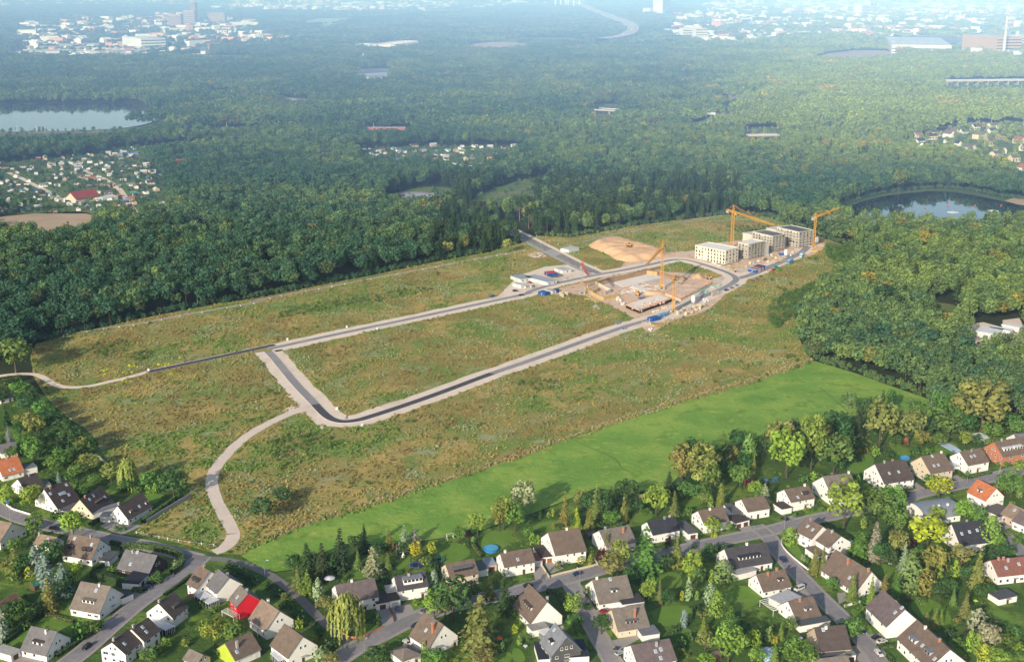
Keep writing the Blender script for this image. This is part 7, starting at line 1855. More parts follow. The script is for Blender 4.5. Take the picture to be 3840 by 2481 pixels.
GT['c'] = '''spruce 880 340 530 120 o;oval 1000 400 690 170 l;broadleaf 930 560 750 230 o;broadleaf 840 500 650 110 r;silver 1240 330 720 300 b;spruce 1530 360 650 160 o;broadleaf 1430 540 690 140 d;oval 1660 510 830 170 l;broadleaf 1720 650 850 140 b;broadleaf 1870 210 380 150 l;shrub 1450 365 460 65 r;ball 730 470 540 55 l;thuja 730 540 635 50 l;ball 640 560 620 70 y;shrub 420 590 680 75 o;broadleaf 1850 450 600 130 d;broadleaf 1940 450 550 120 d;broadleaf 1790 500 610 130 d;cypress 1960 610 790 145 p;thuja 1850 680 800 52 l;thuja 1640 760 970 65 v;broadleaf 1270 790 990 140 l;spruce 1370 770 1010 90 o;broadleaf 1450 880 1020 110 d;oval 570 900 1140 145 l;broadleaf 570 1110 1200 140 b;thuja 1600 1060 1220 65 u;thuja 1650 1090 1180 42 d;thuja 1580 880 960 42 y;thuja 1720 880 960 42 p;cypress 1840 830 1010 95 v;cypress 1900 900 1110 115 l;spruce 1980 950 1090 90 o;broadleaf 2000 1030 1160 130 b;spruce 1780 1120 1280 95 l;thuja 1810 1190 1260 50 l;broadleaf 1790 1260 1440 150 o;broadleaf 2010 1220 1550 270 l;broadleaf 2240 1260 1450 135 l;broadleaf 2280 1420 1560 150 l;shrub 1650 1260 1340 85 b;shrub 1570 1290 1400 95 b;broadleaf 1820 1480 1570 160 l;thuja 2370 1230 1340 52 p;broadleaf 830 1120 1280 140 d;shrub 860 1080 1170 100 b;shrub 700 820 940 85 b;thuja 70 1290 1380 50 p;shrub 150 1270 1340 75 b;shrub 30 1180 1280 80 y;shrub 580 1210 1260 65 b;broadleaf 2070 1130 1240 150 b;broadleaf 2140 1180 1300 150 d;shrub 1700 1000 1070 120 d;shrub 1480 870 920 160 l;shrub 1820 1050 1110 110 o;shrub 2100 1280 1360 100 d;shrub 1930 1180 1260 110 d;shrub 1520 1190 1260 110 d;shrub 1500 1400 1480 120 b;shrub 1580 1400 1470 110 l;broadleaf 640 1130 1200 60 b;shrub 1740 1060 1120 90 o;shrub 1700 430 490 60 d;ball 1880 330 380 60 y;shrub 2020 235 310 60 l;shrub 2060 240 310 60 d;shrub 1420 440 490 90 b;shrub 500 610 650 50 d;shrub 590 620 680 50 d;broadleaf 1170 640 760 160 d;broadleaf 1100 680 830 130 d;broadleaf 1300 600 720 120 d;broadleaf 20 930 1010 120 d;shrub 30 1050 1130 120 b;broadleaf 700 1000 1060 90 b'''
GT['d'] = '''oval 705 -150 300 290 l;broadleaf 960 -50 230 250 b;broadleaf 1130 -80 200 260 b;broadleaf 1180 100 360 210 b;cypress 200 300 450 110 l;spruce 985 230 590 200 v;silver 850 340 570 230 b;broadleaf 1190 330 570 180 o;broadleaf 1480 220 490 320 y;broadleaf 1550 100 260 140 l;broadleaf 1820 50 250 170 l;broadleaf 1930 100 270 160 b;cypress 2060 210 480 140 l;broadleaf 2150 360 480 110 b;spruce 1260 430 700 140 v;cypress 1320 580 880 160 p;broadleaf 1370 490 650 130 b;broadleaf 1540 480 780 200 o;pine 1780 450 740 240 o;thuja 1580 640 770 85 l;thuja 1740 590 760 85 l;spruce 1940 500 850 180 o;cypress 1460 690 910 135 o;spruce 780 720 970 140 o;spruce 955 740 1010 110 l;spruce 1080 720 900 120 o;spruce 1190 730 940 140 b;spruce 430 470 720 135 o;spruce 505 470 720 100 o;broadleaf 590 760 870 105 b;broadleaf 780 1140 1370 170 b;broadleaf 720 1150 1310 140 d;spruce 1830 890 1120 135 o;spruce 1720 850 1010 85 p;spruce 1470 1070 1210 110 o;spruce 1550 1050 1220 115 o;spruce 1605 1040 1180 75 l;broadleaf 1600 850 970 160 d;spruce 1880 1050 1180 95 l;cypress 1940 1070 1260 135 v;broadleaf 2050 1210 1440 190 v;thuja 1880 1250 1430 85 l;thuja 1945 1280 1460 95 l;cypress 2000 1390 1550 105 y;broadleaf 2150 1440 1580 200 l;broadleaf 280 1360 1580 290 b;spruce 60 1350 1540 110 p;broadleaf 200 1140 1270 125 b;spruce 120 1180 1330 85 l;shrub 60 1290 1370 75 y;thuja 15 1210 1340 52 p;shrub 2360 330 400 80 b;shrub 1290 920 980 50 r;broadleaf 2080 470 570 180 d;broadleaf 2210 460 570 160 d;broadleaf 1310 400 510 110 r;shrub 2000 980 1040 65 b;shrub 890 910 1000 95 d;shrub 720 1000 1030 45 l;shrub 1690 1230 1330 130 d;shrub 1760 1300 1400 130 b;shrub 2300 1200 1290 110 b;shrub 2180 1160 1250 140 d;broadleaf 1040 420 620 150 d;broadleaf 1130 500 660 130 d;broadleaf 1450 470 620 170 d;broadleaf 1640 500 680 150 d;broadleaf 1680 780 930 150 d;broadleaf 1560 800 940 120 d;broadleaf 1840 640 800 120 d;shrub 1250 1000 1060 120 d;shrub 1420 930 990 130 b;broadleaf 1960 830 960 120 d;broadleaf 2060 830 930 100 d;shrub 330 530 600 60 v;shrub 360 560 620 50 b;shrub 630 790 860 80 b;shrub 800 940 1000 90 b;shrub 870 1000 1070 110 b;shrub 1170 1120 1190 100 d;shrub 1920 1350 1440 140 d;shrub 2230 1280 1370 140 b;shrub 2320 1360 1450 130 l;shrub 2060 1110 1180 90 d;shrub 250 145 190 60 b;shrub 360 100 150 70 l;shrub 420 80 140 60 d;shrub 30 1390 1460 90 l;broadleaf 2340 1460 1560 120 b;shrub 1800 1460 1540 110 o;shrub 1760 1120 1180 90 o;broadleaf 920 160 280 120 d;thuja 890 180 290 60 l;shrub 2200 300 360 140 b;shrub 2310 370 440 110 b'''
GT['e'] = '''broadleaf 170 990 1370 290 l;broadleaf 110 900 1200 260 o;oval 400 830 1290 200 l;broadleaf 610 1010 1320 290 b;oval 520 870 1050 110 o;broadleaf 620 780 990 230 d;broadleaf 230 850 1040 110 d;spruce 830 660 980 165 s;broadleaf 920 660 970 130 d;spruce 1060 550 770 120 s;broadleaf 1140 580 750 80 d;oval 1030 680 1100 240 o;broadleaf 1300 790 1060 240 o;shrub 1000 1060 1170 110 l;broadleaf 1430 940 1090 120 o;broadleaf 1590 980 1090 120 b;oval 1830 950 1070 105 l;broadleaf 1680 800 990 240 b;broadleaf 1660 700 890 240 b;broadleaf 1590 570 750 170 b;broadleaf 1980 530 960 430 o;spruce 1510 630 790 55 v;spruce 2140 1270 1480 100 v;oval 1590 1380 1560 175 y;broadleaf 2260 1350 1550 200 b;thuja 2340 1350 1550 65 p;ball 420 1310 1380 65 l;thuja 835 1340 1430 42 l;broadleaf 1510 1355 1440 105 b;thuja 1850 1300 1360 40 b;shrub 2330 1190 1290 115 l;shrub 2230 1210 1280 85 b;broadleaf 740 1000 1160 170 d;broadleaf 700 870 1060 160 d;broadleaf 1160 800 960 150 d;broadleaf 1180 980 1080 120 d;broadleaf 60 1040 1230 150 d;broadleaf 300 1100 1260 150 d;broadleaf 480 1080 1240 130 d;broadleaf 1490 840 980 160 d;broadleaf 1420 720 900 150 b;broadleaf 1860 820 980 170 d;broadleaf 1780 680 860 170 b;shrub 760 1120 1210 130 d;shrub 830 1150 1220 100 d;shrub 860 1030 1110 140 b;shrub 1110 1100 1180 140 d;shrub 1480 1070 1150 140 b;shrub 1360 1080 1150 110 d;shrub 1930 960 1050 130 d;broadleaf 2080 880 1010 170 b;broadleaf 2230 780 900 170 b;broadleaf 2330 860 980 150 b;shrub 2060 990 1060 120 o;broadleaf 640 1180 1330 120 d;shrub 700 1310 1380 130 d;shrub 330 1330 1400 120 b;shrub 480 1310 1380 90 b;shrub 1280 1480 1540 110 d;broadleaf 2200 1400 1540 130 b;broadleaf 20 960 1130 130 d;broadleaf 1350 660 820 120 b'''
for t in GT:
 for s_ in GT[t].split(';'):
  q = s_.split()
  gtree(t, q[0], *[float(v_) for v_ in q[1:5]], q[5])
# far individual trees of the wood the photo singles out
for t, kind, xc, yt, yb, wd, col, lab in (('h', 'wood_broadleaf', 1790, 70, 240, 95, (.30, .33, .10), 'pale yellow green tree standing out before the spruce wood'), ('l', 'wood_broadleaf', 1600, 0, 130, 100, (.36, .38, .12), 'pale yellow tree at the dark edge of the left wood'), ('l', 'wood_broadleaf', 2060, -20, 100, 80, (.32, .35, .10), 'pale yellow tree at the mouth of the entry road'),
          ('q', 'wood_broadleaf', 1400, 780, 1005, 130, (.17, .22, .08), 'tall light poplar on the shore of the bathing lake'), ('q', 'wood_broadleaf', 880, 1150, 1290, 150, (.20, .23, .12), 'pale bare limbed tree behind the right crane'), ('i', 'wood_broadleaf', 1580, 90, 330, 190, (.15, .20, .07), 'broad light tree behind the farthest apartment block'), ('s', 'wood_broadleaf', 1080, 400, 650, 260, (.035, .085, .045), 'big smooth dark beech in the right wood'),
          ('s', 'wood_broadleaf', 1640, 985, 1140, 165, (.30, .28, .10), 'golden tinged broadleaf tree above the meadow'), ('p', 'wood_broadleaf', 1830, 985, 1090, 250, (.06, .035, .045), 'dark purple beech in the middle of the wood')):
 k = SHEETS[t][2] / SHEETS[t][3] * 2384 / 3840; p = g(t, xc, yb); s = ppm(p)
 tree(kind, p, (yb - yt) * k / s / (p.y / math.hypot(p.y, H)), wd * k / s, col, lab, 'tree')
# labels that single a tree out: size, colour, kind, relation to a named house; then ties by place
from collections import defaultdict
def finish(items):
 byl = defaultdict(list)
 for it in items:
  r, size, cw, kn, rel, ref, h, pp, dist = it
  byl[' '.join((size + ' ' + cw + ' ' + kn + ' ' + rel + ref).split())].append(it)
 for lab, its in byl.items():
  if len(its) == 1: tag(its[0][0], lab); continue
  xs_ = [it[7][0] for it in its]; ys_ = [it[7][1] for it in its]
  horiz = max(xs_) - min(xs_) > (max(ys_) - min(ys_)) * 1.2
  its.sort(key=lambda it: it[7][0] if horiz else -it[7][1])
  n = len(its)
  w_ = ['leftmost', 'rightmost'] if horiz else ['nearest', 'farthest']
  num = ['second', 'third', 'fourth', 'fifth', 'sixth', 'seventh', 'eighth']
  cnt = {2: 'two', 3: 'three', 4: 'four', 5: 'five', 6: 'six', 7: 'seven', 8: 'eight'}.get(n, 'several')
  for i, it in enumerate(its):
   if i == 0: pre = w_[0]
   elif i == n - 1: pre = w_[1]
   else: pre = num[min(i - 1, 6)] + (' from left' if horiz else ' nearest')
   tag(it[0], pre + ' ' + lab)
for it in PENDING:
 nm = it[3]
 it[0]['group'] = 'garden shrubs' if nm in ('shrub', 'clipped ball shrub') else ('garden conifers' if nm in ('spruce', 'spreading fir', 'thuja', 'cone shaped tree', 'pine') else 'garden broadleaf trees')
 it[0]['category'] = 'shrub' if 'shrub' in nm else 'tree'
finish(PENDING)

# ------------------------------------------------------------------ hedges
def hedge(t, pts, wd, hh, col, label, leaf=.34):
 P = densify(smooth(gl(t, pts), it=2), 1.0)
 c = P[len(P) // 2].copy()
 L_, R_ = ribbon_pts(P, wd / 2 * .86, -wd / 2 * .86)
 m = MB()
 for i in range(len(P) - 1):
  a, b, d, e = L_[i] - c, L_[i + 1] - c, R_[i + 1] - c, R_[i] - c
  z = hh * .9
  m.poly([(e.x, e.y, z), (d.x, d.y, z), (b.x, b.y, z), (a.x, a.y, z)])
  m.poly([(a.x, a.y, 0), (a.x, a.y, z), (b.x, b.y, z), (b.x, b.y, 0)]); m.poly([(d.x, d.y, 0), (d.x, d.y, z), (e.x, e.y, z), (e.x, e.y, 0)])
 r = thing('hedge', label, 'hedge', (c.x, c.y, 0))
 m.build('inner_core', simple('hedge_inside', (.03, .05, .015), .95, .2), r)  # solid dark core added behind the leaves to close see-through gaps
 Cs, Ns, W_ = [], [], []
 for i in range(len(P) - 1):
  n = int(26 * (P[i + 1] - P[i]).length * (wd + 2 * hh) / 6 / (leaf * leaf * 6))
  for _ in range(n):
   s_ = rng.random(); q = L_[i].lerp(L_[i + 1], s_); q2 = R_[i].lerp(R_[i + 1], s_); side = rng.random() * (wd + 2 * hh)
   nn = (q - q2).normalized()
   bump = .12 * mnoise.noise(q * .6)
   if side < hh: p = q + nn * bump; v_ = (p.x - c.x, p.y - c.y, side); no = (nn.x, nn.y, .3)
   elif side < hh + wd: p = q.lerp(q2, (side - hh) / wd); v_ = (p.x - c.x, p.y - c.y, hh + bump); no = (0, 0, 1)
   else: p = q2 - nn * bump; v_ = (p.x - c.x, p.y - c.y, side - hh - wd); no = (-nn.x, -nn.y, .3)
   Cs.append(v_); Ns.append((no[0] + rng.gauss(0, .3), no[1] + rng.gauss(0, .3), no[2] + rng.gauss(0, .3))); W_.append(.35 + .3 * rng.random() + .25 * bump)
 Cs = np.array(Cs)
 o = link('foliage', leaf_mesh('hedge_foliage', Cs, np.array(Ns), leaf * (.7 + .6 * nrg.random(len(Cs))), LEAF, 1.1, 0, np.array(W_)), r)
 o.color = (*KC[col], 1)
for t, pts, wd, hh, col, lab in (
 ('a', [(1130, 505), (1230, 468), (1450, 500), (1620, 535), (1695, 590), (1690, 660), (1600, 725)], 2.6, 2.4, 'p', 'long clipped hedge rounding the corner by the dark brick house'), ('a', [(870, 695), (1000, 630), (1110, 560)], 2.0, 1.8, 'b', 'hedge left of the dark brick house'), ('a', [(860, 740), (960, 765), (1060, 795), (1170, 845)], 3.2, 3.0, 'd', 'tall dark hedge above the white house with one box dormer'),
 ('a', [(1325, 255), (1480, 148), (1640, 30)], 1.8, 2.3, 'p', 'clipped hedge in front of the long grey garden wall'), ('a', [(1530, 925), (1660, 835), (1780, 740)], 1.4, 1.3, 'b', 'low hedge along the street by the terrace houses'), ('a', [(40, 1375), (200, 1255), (300, 1150), (420, 1090)], 1.8, 1.8, 'd', 'hedge running down to the left corner of the photo'),
 ('a', [(430, 1115), (560, 1145), (690, 1180)], 1.3, 1.4, 'o', 'low olive hedge on the lawn left of the street'), ('a', [(520, 1500), (700, 1380), (850, 1280), (950, 1200)], 1.6, 1.5, 'b', 'hedge along the street opposite the white twin house'), ('a', [(1240, 875), (1345, 890)], 2.4, 1.7, 'b', 'short thick hedge beside the black and blue cars'),
 ('a', [(840, 275), (930, 220)], 2.2, 1.5, 'd', 'dark hedge before the white house by the grey wall'), ('a', [(1030, 440), (1120, 460)], 1.8, 1.8, 'd', 'dark hedge between white house and street bend'), ('c', [(320, 895), (430, 905), (500, 1030)], 2.6, 1.6, 'b', 'hedge around the gabled corner house'), ('d', [(420, 60), (480, 92), (545, 135)], 1.3, 1.2, 'p', 'low hedge by the house with red shutters'),
 ('e', [(1350, 1375), (1420, 1425), (1490, 1475)], 2.0, 1.8, 'd', 'dark hedge beside the driveway of the cream house'), ('e', [(1700, 1270), (1800, 1350), (1860, 1385)], 2.0, 1.7, 'b', 'hedge left of the bright white house'), ('e', [(1875, 1375), (2080, 1325)], 1.4, 1.2, 'p', 'low hedge in front of the bright white house'), ('d', [(1020, 1410), (1190, 1385)], 2.4, 1.2, 'b', 'hedge behind the white cars at the lower right'),
 ('d', [(1110, 1490), (1160, 1560)], 1.8, 1.4, 'b', 'short hedge at the corner of the dormer terrace'), ('b', [(130, 850), (240, 905)], 2.4, 1.0, 'd', 'upper low hedge bed beside the narrow lane'), ('b', [(450, 1190), (570, 1185)], 1.6, .9, 'd', 'lower low hedge bed beside the narrow lane'), ('c', [(2275, 690), (2320, 672), (2372, 655)], 1.6, 2.4, 'd', 'row of dark clipped thujas below the charcoal roofed house'),
 ('g', [(1010, 830), (1180, 740)], 1.6, 1.6, 'd', 'hedge behind the cream gabled house'), ('b', [(1630, 570), (1690, 690), (1690, 860)], 1.5, 2.2, 'd', 'tall dark hedge left of the cream house with long dormer'), ('b', [(2000, 440), (2060, 520), (2100, 570)], 1.2, 1.6, 'o', 'hedge between the two lawns near the blue pool'), ('e', [(2180, 870), (2384, 800)], 1.6, 1.6, 'b', 'hedge at the right edge below the wood')):
 hedge(t, pts, wd, hh, col, lab)

# ------------------------------------------------------------------ walls, fences, lamps
def lowwall(t, pts, h, th_, mat, label, sm=1):
 P = smooth(gl(t, pts), it=sm) if sm else gl(t, pts)
 c = P[0]; b = MB(); L_, R_ = ribbon_pts(P, th_ / 2, -th_ / 2)
 for i in range(len(P) - 1):
  a, e, d, f_ = L_[i] - c, L_[i + 1] - c, R_[i + 1] - c, R_[i] - c
  b.poly([(f_.x, f_.y, h), (d.x, d.y, h), (e.x, e.y, h), (a.x, a.y, h)]); b.poly([(a.x, a.y, -.1), (a.x, a.y, h), (e.x, e.y, h), (e.x, e.y, -.1)]); b.poly([(d.x, d.y, -.1), (d.x, d.y, h), (f_.x, f_.y, h), (f_.x, f_.y, -.1)])
 return tag(b.build('garden_wall', mat, None, (c.x, c.y, 0)), label, 'wall')
lowwall('a', [(1362, 252), (1560, 132), (1782, 0)], 2.0, .3, simple('grey_wall', (.36, .35, .35), .9, .08, .6), 'long grey garden wall beside the weed triangle', 0)
lowwall('g', [(1360, 195), (1420, 245), (1490, 300)], 1.6, .3, simple('grey_wall', (.36, .35, .35)), 'short grey wall behind the willow at the field edge', 0)
lowwall('c', [(270, 640), (350, 765)], 1.1, .25, WALLS['c'], 'cream wall beside the driveway with orange garage door', 0)
lowwall('c', [(360, 752), (440, 728), (800, 640), (765, 590)], 1.0, .25, WALLS['c'], 'cream front wall of the weathered brown roofed house', 0)
lowwall('d', [(275, 355), (150, 380), (115, 430), (150, 500), (260, 600), (390, 700)], .9, .25, WHITE, 'curved white wall at the corner of the side street', 1)
lowwall('b', [(795, 1270), (880, 1322), (1000, 1312), (1180, 1218)], .8, .3, WALLS['o'], 'low brick wall around the corner with the willow', 1)
lowwall('a', [(60, 85), (115, 125), (200, 150), (290, 178)], .9, .2, WHITE, 'white wall along the curving left street', 1)
lowwall('b', [(1240, 1040), (1285, 1170)], 1.0, .25, BRICK, 'low brick wall between two driveways', 0)
lowwall('d', [(2060, 1150), (2180, 1180)], .5, .2, WALLS['c'], 'low pale garden wall at the right edge', 0)
def post_fence(line, step, h, r, mat, label, rail=False, name='fence', cap=None):
 P = densify(line, step); c = P[0]
 root = thing(name, label, 'fence', (c.x, c.y, 0))
 m = MB(); m.box(-r, -r, -.2, r, r, h); me = m.mesh('post', mat)
 for p in P: link('post', me, root, p - c)
 if rail:
  m = MB()
  for z in rail:
   for a, b in zip(P[:-1], P[1:]): a_, b_ = a - c, b - c; m.bar((a_.x, a_.y, z), (b_.x, b_.y, z), .05, 4)
  m.build('rail', mat, root)
FENC = simple('weathered_post', (.34, .29, .24), .9, .2, 2)
mt = smooth(DP([(640, 1252), (700, 1224), (900, 1165), (1150, 1083), (1400, 993), (1600, 929), (1750, 887), (1893, 839)]), it=1)
mt = densify(mt, 6)
n3 = len(mt) // 3
for i, lab in enumerate(('weathered post fence between meadow and wasteland, lower third', 'weathered post fence between meadow and wasteland, middle third', 'weathered post fence between meadow and wasteland, upper third')):
 post_fence(mt[i * n3:(i + 1) * n3 + 1] if i < 2 else mt[2 * n3:], 6, 1.4, .13, FENC, lab)
post_fence(densify(gl('d', [(710, 1030), (865, 985)]), .6), .6, 1.1, .14, TRIM, 'white picket fence by the narrow front garden', (.4, .9))
post_fence(gl('a', [(1270, 345), (1400, 375), (1560, 405), (1760, 440), (1990, 465)]), 4, 1.3, .12, TRIM, 'thin white fence along the street below the weed triangle', (.9,))
tl = densify([Vector(p) + Vector((.9, -2.2, 0)) for p in trk], 11)
hn = len(tl) // 2
post_fence(tl[:hn + 1], 11, .6, .36, TRIM, 'white marker blocks along the left half of the forest track')
post_fence(tl[hn:], 11, .6, .36, TRIM, 'white marker blocks along the right half of the forest track')
mlamp = MB(); mlamp.lathe([(.11, 0), (.07, 7)], 7); marm = MB(); marm.bar((0, 0, 6.9), (1.3, 0, 7.25), .06, 5); mhead = MB(); mhead.box(.9, -.16, 7.2, 1.9, .16, 7.36)
LM = (mlamp.mesh('pole', STEEL), marm.mesh('arm', STEEL), mhead.mesh('lamp_head', TRIM))
for t, x_, y_, rz, lab in (('b', 912, 1340, 0.3, 'street lamp at the willow corner'), ('c', 630, 830, 2.2, 'street lamp beside the blue car'), ('c', 1622, 525, 2.0, 'street lamp before the olive spruce on the main street'), ('d', 152, 315, 2.4, 'street lamp by the round green bush at the corner'), ('e', 1855, 1408, 2.3, 'street lamp near the red cars'), ('b', 82, 745, .2, 'street lamp on the narrow lane'), ('a', 97, 240, 1.4, 'street lamp on the curving left street'), ('b', 1010, 1500, 1.0, 'street lamp at the bottom street junction')):
 p = g(t, x_, y_); r = thing('street_lamp', lab, 'street lamp', (p.x, p.y, .1), rz, 'street lamps')
 for n_, me in zip(('pole', 'arm', 'lamp_head'), LM): link(n_, me, r)
lm2 = MB(); lm2.lathe([(.1, 0), (.07, 4.6)], 6); lh2 = MB(); lh2.lathe([(.1, 4.6), (.5, 4.8), (.5, 5.1), (.15, 5.3)], 9)
L2 = (lm2.mesh('pole', STEEL), lh2.mesh('lamp_head', TRIM))
for x_, y_, lab in ((390, 580, 'nearest the crossing on the left verge'), (493, 560, 'right of the entry road before the crossing'), (590, 600, 'beside the transformer hut'), (880, 810, 'in the middle of the planted strip'), (1028, 870, 'at the junction with the loop'), (348, 500, 'closest to the wood')):
 p = g('h', x_, y_); r = thing('path_lamp', 'white headed lamp of the entry road, ' + lab, 'lamp', (p.x, p.y, .1), 0, 'lamps of the entry road')
 for n_, me in zip(('pole', 'lamp_head'), L2): link(n_, me, r)

# ------------------------------------------------------------------ things in the gardens
BLUEP = simple('pool_blue', (.03, .22, .62), .35, .06, 1); WATERB = simple('pool_water', (.10, .42, .62), .08, .08, 1)
def pool(t, x_, y_, r0, lab, h=1.0):
 p = g(t, x_, y_); r = thing('swimming_pool', lab, 'pool', (p.x, p.y, .05))
 m = MB(); m.lathe([(r0, 0), (r0 + .06, h), (r0 - .2, h + .03), (r0 - .25, h - .12)], 28); m.build('pool_wall', BLUEP, r)
 m = MB(); m.lathe([(r0 - .252, h - .14), (r0 - .254, h - .1)], 28); m.build('water', WATERB, r)
pool('b', 2185, 495, 3.3, 'round blue garden pool on the lawn behind the white house', .9)
pool('e', 1275, 1188, 2.6, 'round blue garden pool behind the cream house', .7)
pool('d', 765, 435, 1.6, 'small blue paddling pool behind the white cross wing', .8)
def tramp(t, x_, y_, r0, col, lab):
 p = g(t, x_, y_); r = thing('trampoline', lab, 'trampoline', (p.x, p.y, .05))
 m = MB(); m.lathe([(r0, .75), (r0, .9), (r0 - .45, .92), (r0 - .45, .8)], 24); o = m.build('edge_pad', MATTE, r); o.color = (*col, 1)
 m = MB(); m.lathe([(r0 - .46, .8), (r0 - .47, .84)], 24); m.build('jump_mat', RUBBER, r)
 for i in range(6):
  a = i * math.pi / 3; m = MB(); m.bar((math.cos(a) * r0, math.sin(a) * r0, 0), (math.cos(a) * r0, math.sin(a) * r0, 2.4), .05, 5); m.build('leg', STEEL, r)
tramp('b', 1485, 655, 2.6, (.03, .10, .45), 'blue edged trampoline behind the house with big box dormer')
tramp('b', 1705, 605, 2.1, (.02, .35, .25), 'green edged trampoline on the lawn left of the cream house')
def parasol(t, x_, y_, r0, col, lab, h=2.6):
 p = g(t, x_, y_); r = thing('parasol', lab, 'parasol', (p.x, p.y, .05), .3)
 m = MB(); m.lathe([(.05, 0), (.04, h)], 6); m.build('pole', STEEL, r)
 m = MB(); m.lathe([(r0, h - .55), (r0 * .5, h - .2), (.08, h)], 8); o = m.build('canopy', MATTE, r); o.color = (*col, 1)
parasol('b', 685, 800, 2.4, (.72, .72, .72), 'white parasol behind the long house with purple brown roof')
parasol('a', 1775, 965, 1.9, (.30, .12, .07), 'brown parasol beside the glass lean-to')
parasol('d', 1930, 1000, 1.0, (.32, .62, .03), 'lime green parasol in the right gardens', 2.0)
parasol('g', 110, 870, 1.5, (.05, .22, .55), 'blue parasol in the garden at the left edge')
parasol('f', 2370, 775, 1.3, (.08, .12, .45), 'blue parasol in the garden behind the balcony house')
def shed(t, A, B, C, he, rc, wm, lab):
 b, th, Lx, Ly = frame_from(t, A, B, C, 0)
 r = thing('garden_shed', lab, 'shed', (b.x, b.y, 0), th)
 m = MB(); m.prism([(0, 0), (Ly, 0), (Ly, he), (Ly / 2, he + 1), (0, he)][::-1], 0, Lx, 0, 'x'); m.build('wall', wm, r)
 m = MB(); tn = 1 / (Ly / 2); m.prism([(-.3, he - .3 * tn + .02), (Ly / 2, he + 1.02), (Ly + .3, he - .3 * tn + .02), (Ly + .3, he - .3 * tn + .14), (Ly / 2, he + 1.16), (-.3, he - .3 * tn + .14)][::-1], -.25, Lx + .25, 0, 'x'); o = m.build('roof', ROOF, r); o.color = (*rc, 1)
 m = MB(); m.box(Lx / 2 - .45, -.06, 0, Lx / 2 + .45, .02, 1.9); m.build('door', BDOOR, r)
WOODW = simple('dark_boards', (.12, .07, .045), .9, .2, 2)
shed('b', (1930, 370), (1945, 392), (2000, 375), 2.0, C_DB, WOODW, 'dark wooden shed behind a small tree near the blue pool')
shed('c', (690, 390), (715, 405), (775, 385), 2.1, C_GR, WOODW, 'dark shed with grey roof right of the weathered brown roofed house')
shed('a', (290, 850), (325, 880), (380, 850), 2.0, (.03, .14, .09), WOODW, 'garden pavilion with green roof among the blue spruces')
shed('f', (1180, 905), (1200, 918), (1240, 905), 2.0, C_DB, simple('pink_boards', (.50, .28, .18), .9, .15, 2), 'pinkish shed at the meadow edge')
shed('e', (1895, 920), (1910, 938), (1950, 925), 2.0, C_RB, WOODW, 'small brown shed under the big olive tree')
shed('e', (1255, 1045), (1265, 1060), (1295, 1050), 2.0, C_OR, WOODW, 'little red brown hut in the garden with the yellow swing')
shed('c', (1810, 1500), (1880, 1545), (1950, 1520), 2.0, C_BR, WOODW, 'shed with a blue roof window at the bottom edge')
def gh(t, A, B, C, h, col, lab, name='greenhouse', n=7):
 b, th, Lx, Ly = frame_from(t, A, B, C, 0)
 r = thing(name, lab, 'greenhouse', (b.x, b.y, 0), th)
 arc = [(Ly / 2 - Ly / 2 * math.cos(math.pi * i / 10), h * math.sin(math.pi * i / 10)) for i in range(11)]
 m = MB(); m.prism(arc[::-1] if False else arc, 0, Lx, 0, 'x'); o = m.build('cover', PAINT, r); o.color = (*col, 1)
 bm = bmesh.new(); bm.from_mesh(o.data); bmesh.ops.recalc_face_normals(bm, faces=bm.faces); bm.to_mesh(o.data); bm.free()
 for i in range(n):
  f = MB()
  for k in range(10): f.bar((Lx * i / (n - 1), arc[k][0], arc[k][1] + .03), (Lx * i / (n - 1), arc[k + 1][0], arc[k + 1][1] + .03), .05, 4)
  f.build('hoop', TRIM, r)
gh('e', (1920, 960), (2005, 1030), (2055, 1010), 1.7, (.42, .52, .52), 'long pale glass cover below the big olive tree')
gh('e', (1625, 1040), (1735, 1135), (1785, 1115), .9, (.30, .45, .68), 'long blue pool cover behind the bright white house', 'pool_cover')
gh('c', (2290, 1440), (2360, 1540), (2440, 1500), 2.6, (.40, .62, .78), 'pale blue dome cover at the bottom edge', 'pool_cover')
def frame_toy(t, x_, y_, col, lab, s=1.0):
 p = g(t, x_, y_); r = thing('swing_set' if 'swing' in lab else 'garden_slide', lab, 'swing' if 'swing' in lab else 'slide', (p.x, p.y, .03), .5)
 for sx in (-1.3, 1.3):
  m = MB(); m.bar((sx * s, -.8, 0), (sx * s, 0, 2.1 * s), .09, 5); m.bar((sx * s, .8, 0), (sx * s, 0, 2.1 * s), .09, 5); o = m.build('leg', MATTE, r); o.color = (*col, 1)
 m = MB(); m.bar((-1.5 * s, 0, 2.1 * s), (1.5 * s, 0, 2.1 * s), .09, 5); o = m.build('top_bar', MATTE, r); o.color = (*col, 1)
 m = MB(); m.prism([(1.5 * s, 0), (1.75 * s, .0), (1.5 * s, 2.0 * s), (1.2 * s, 2.0 * s)][::-1], .9, 1.5, 0, 'y'); o = m.build('slide', PAINT, r); o.color = (*col, 1)
frame_toy('e', 850, 1135, (.65, .36, .02), 'yellow swing frame in the garden behind the dark roofed house')
frame_toy('e', 905, 1120, (.62, .40, .02), 'smaller yellow slide beside the swing frame', .8)
frame_toy('e', 68, 1400, (.04, .18, .60), 'blue slide behind the house with red shutters', .9)
frame_toy('b', 1805, 395, (.70, .70, .70), 'white swing frame at the meadow edge', 1.2)
frame_toy('g', 715, 515, (.62, .28, .02), 'orange slide in the garden above the skylight house', .8)
p = g('b', 2262, 1345); r = thing('play_tent', 'orange play tent on the lawn right of the drooping spruce', 'tent', (p.x, p.y, .03), .4)
m = MB(); m.lathe([(1.4, 1.2), (.1, 2.2)], 4); o = m.build('tent_roof', MATTE, r); o.color = (.70, .16, .02, 1)
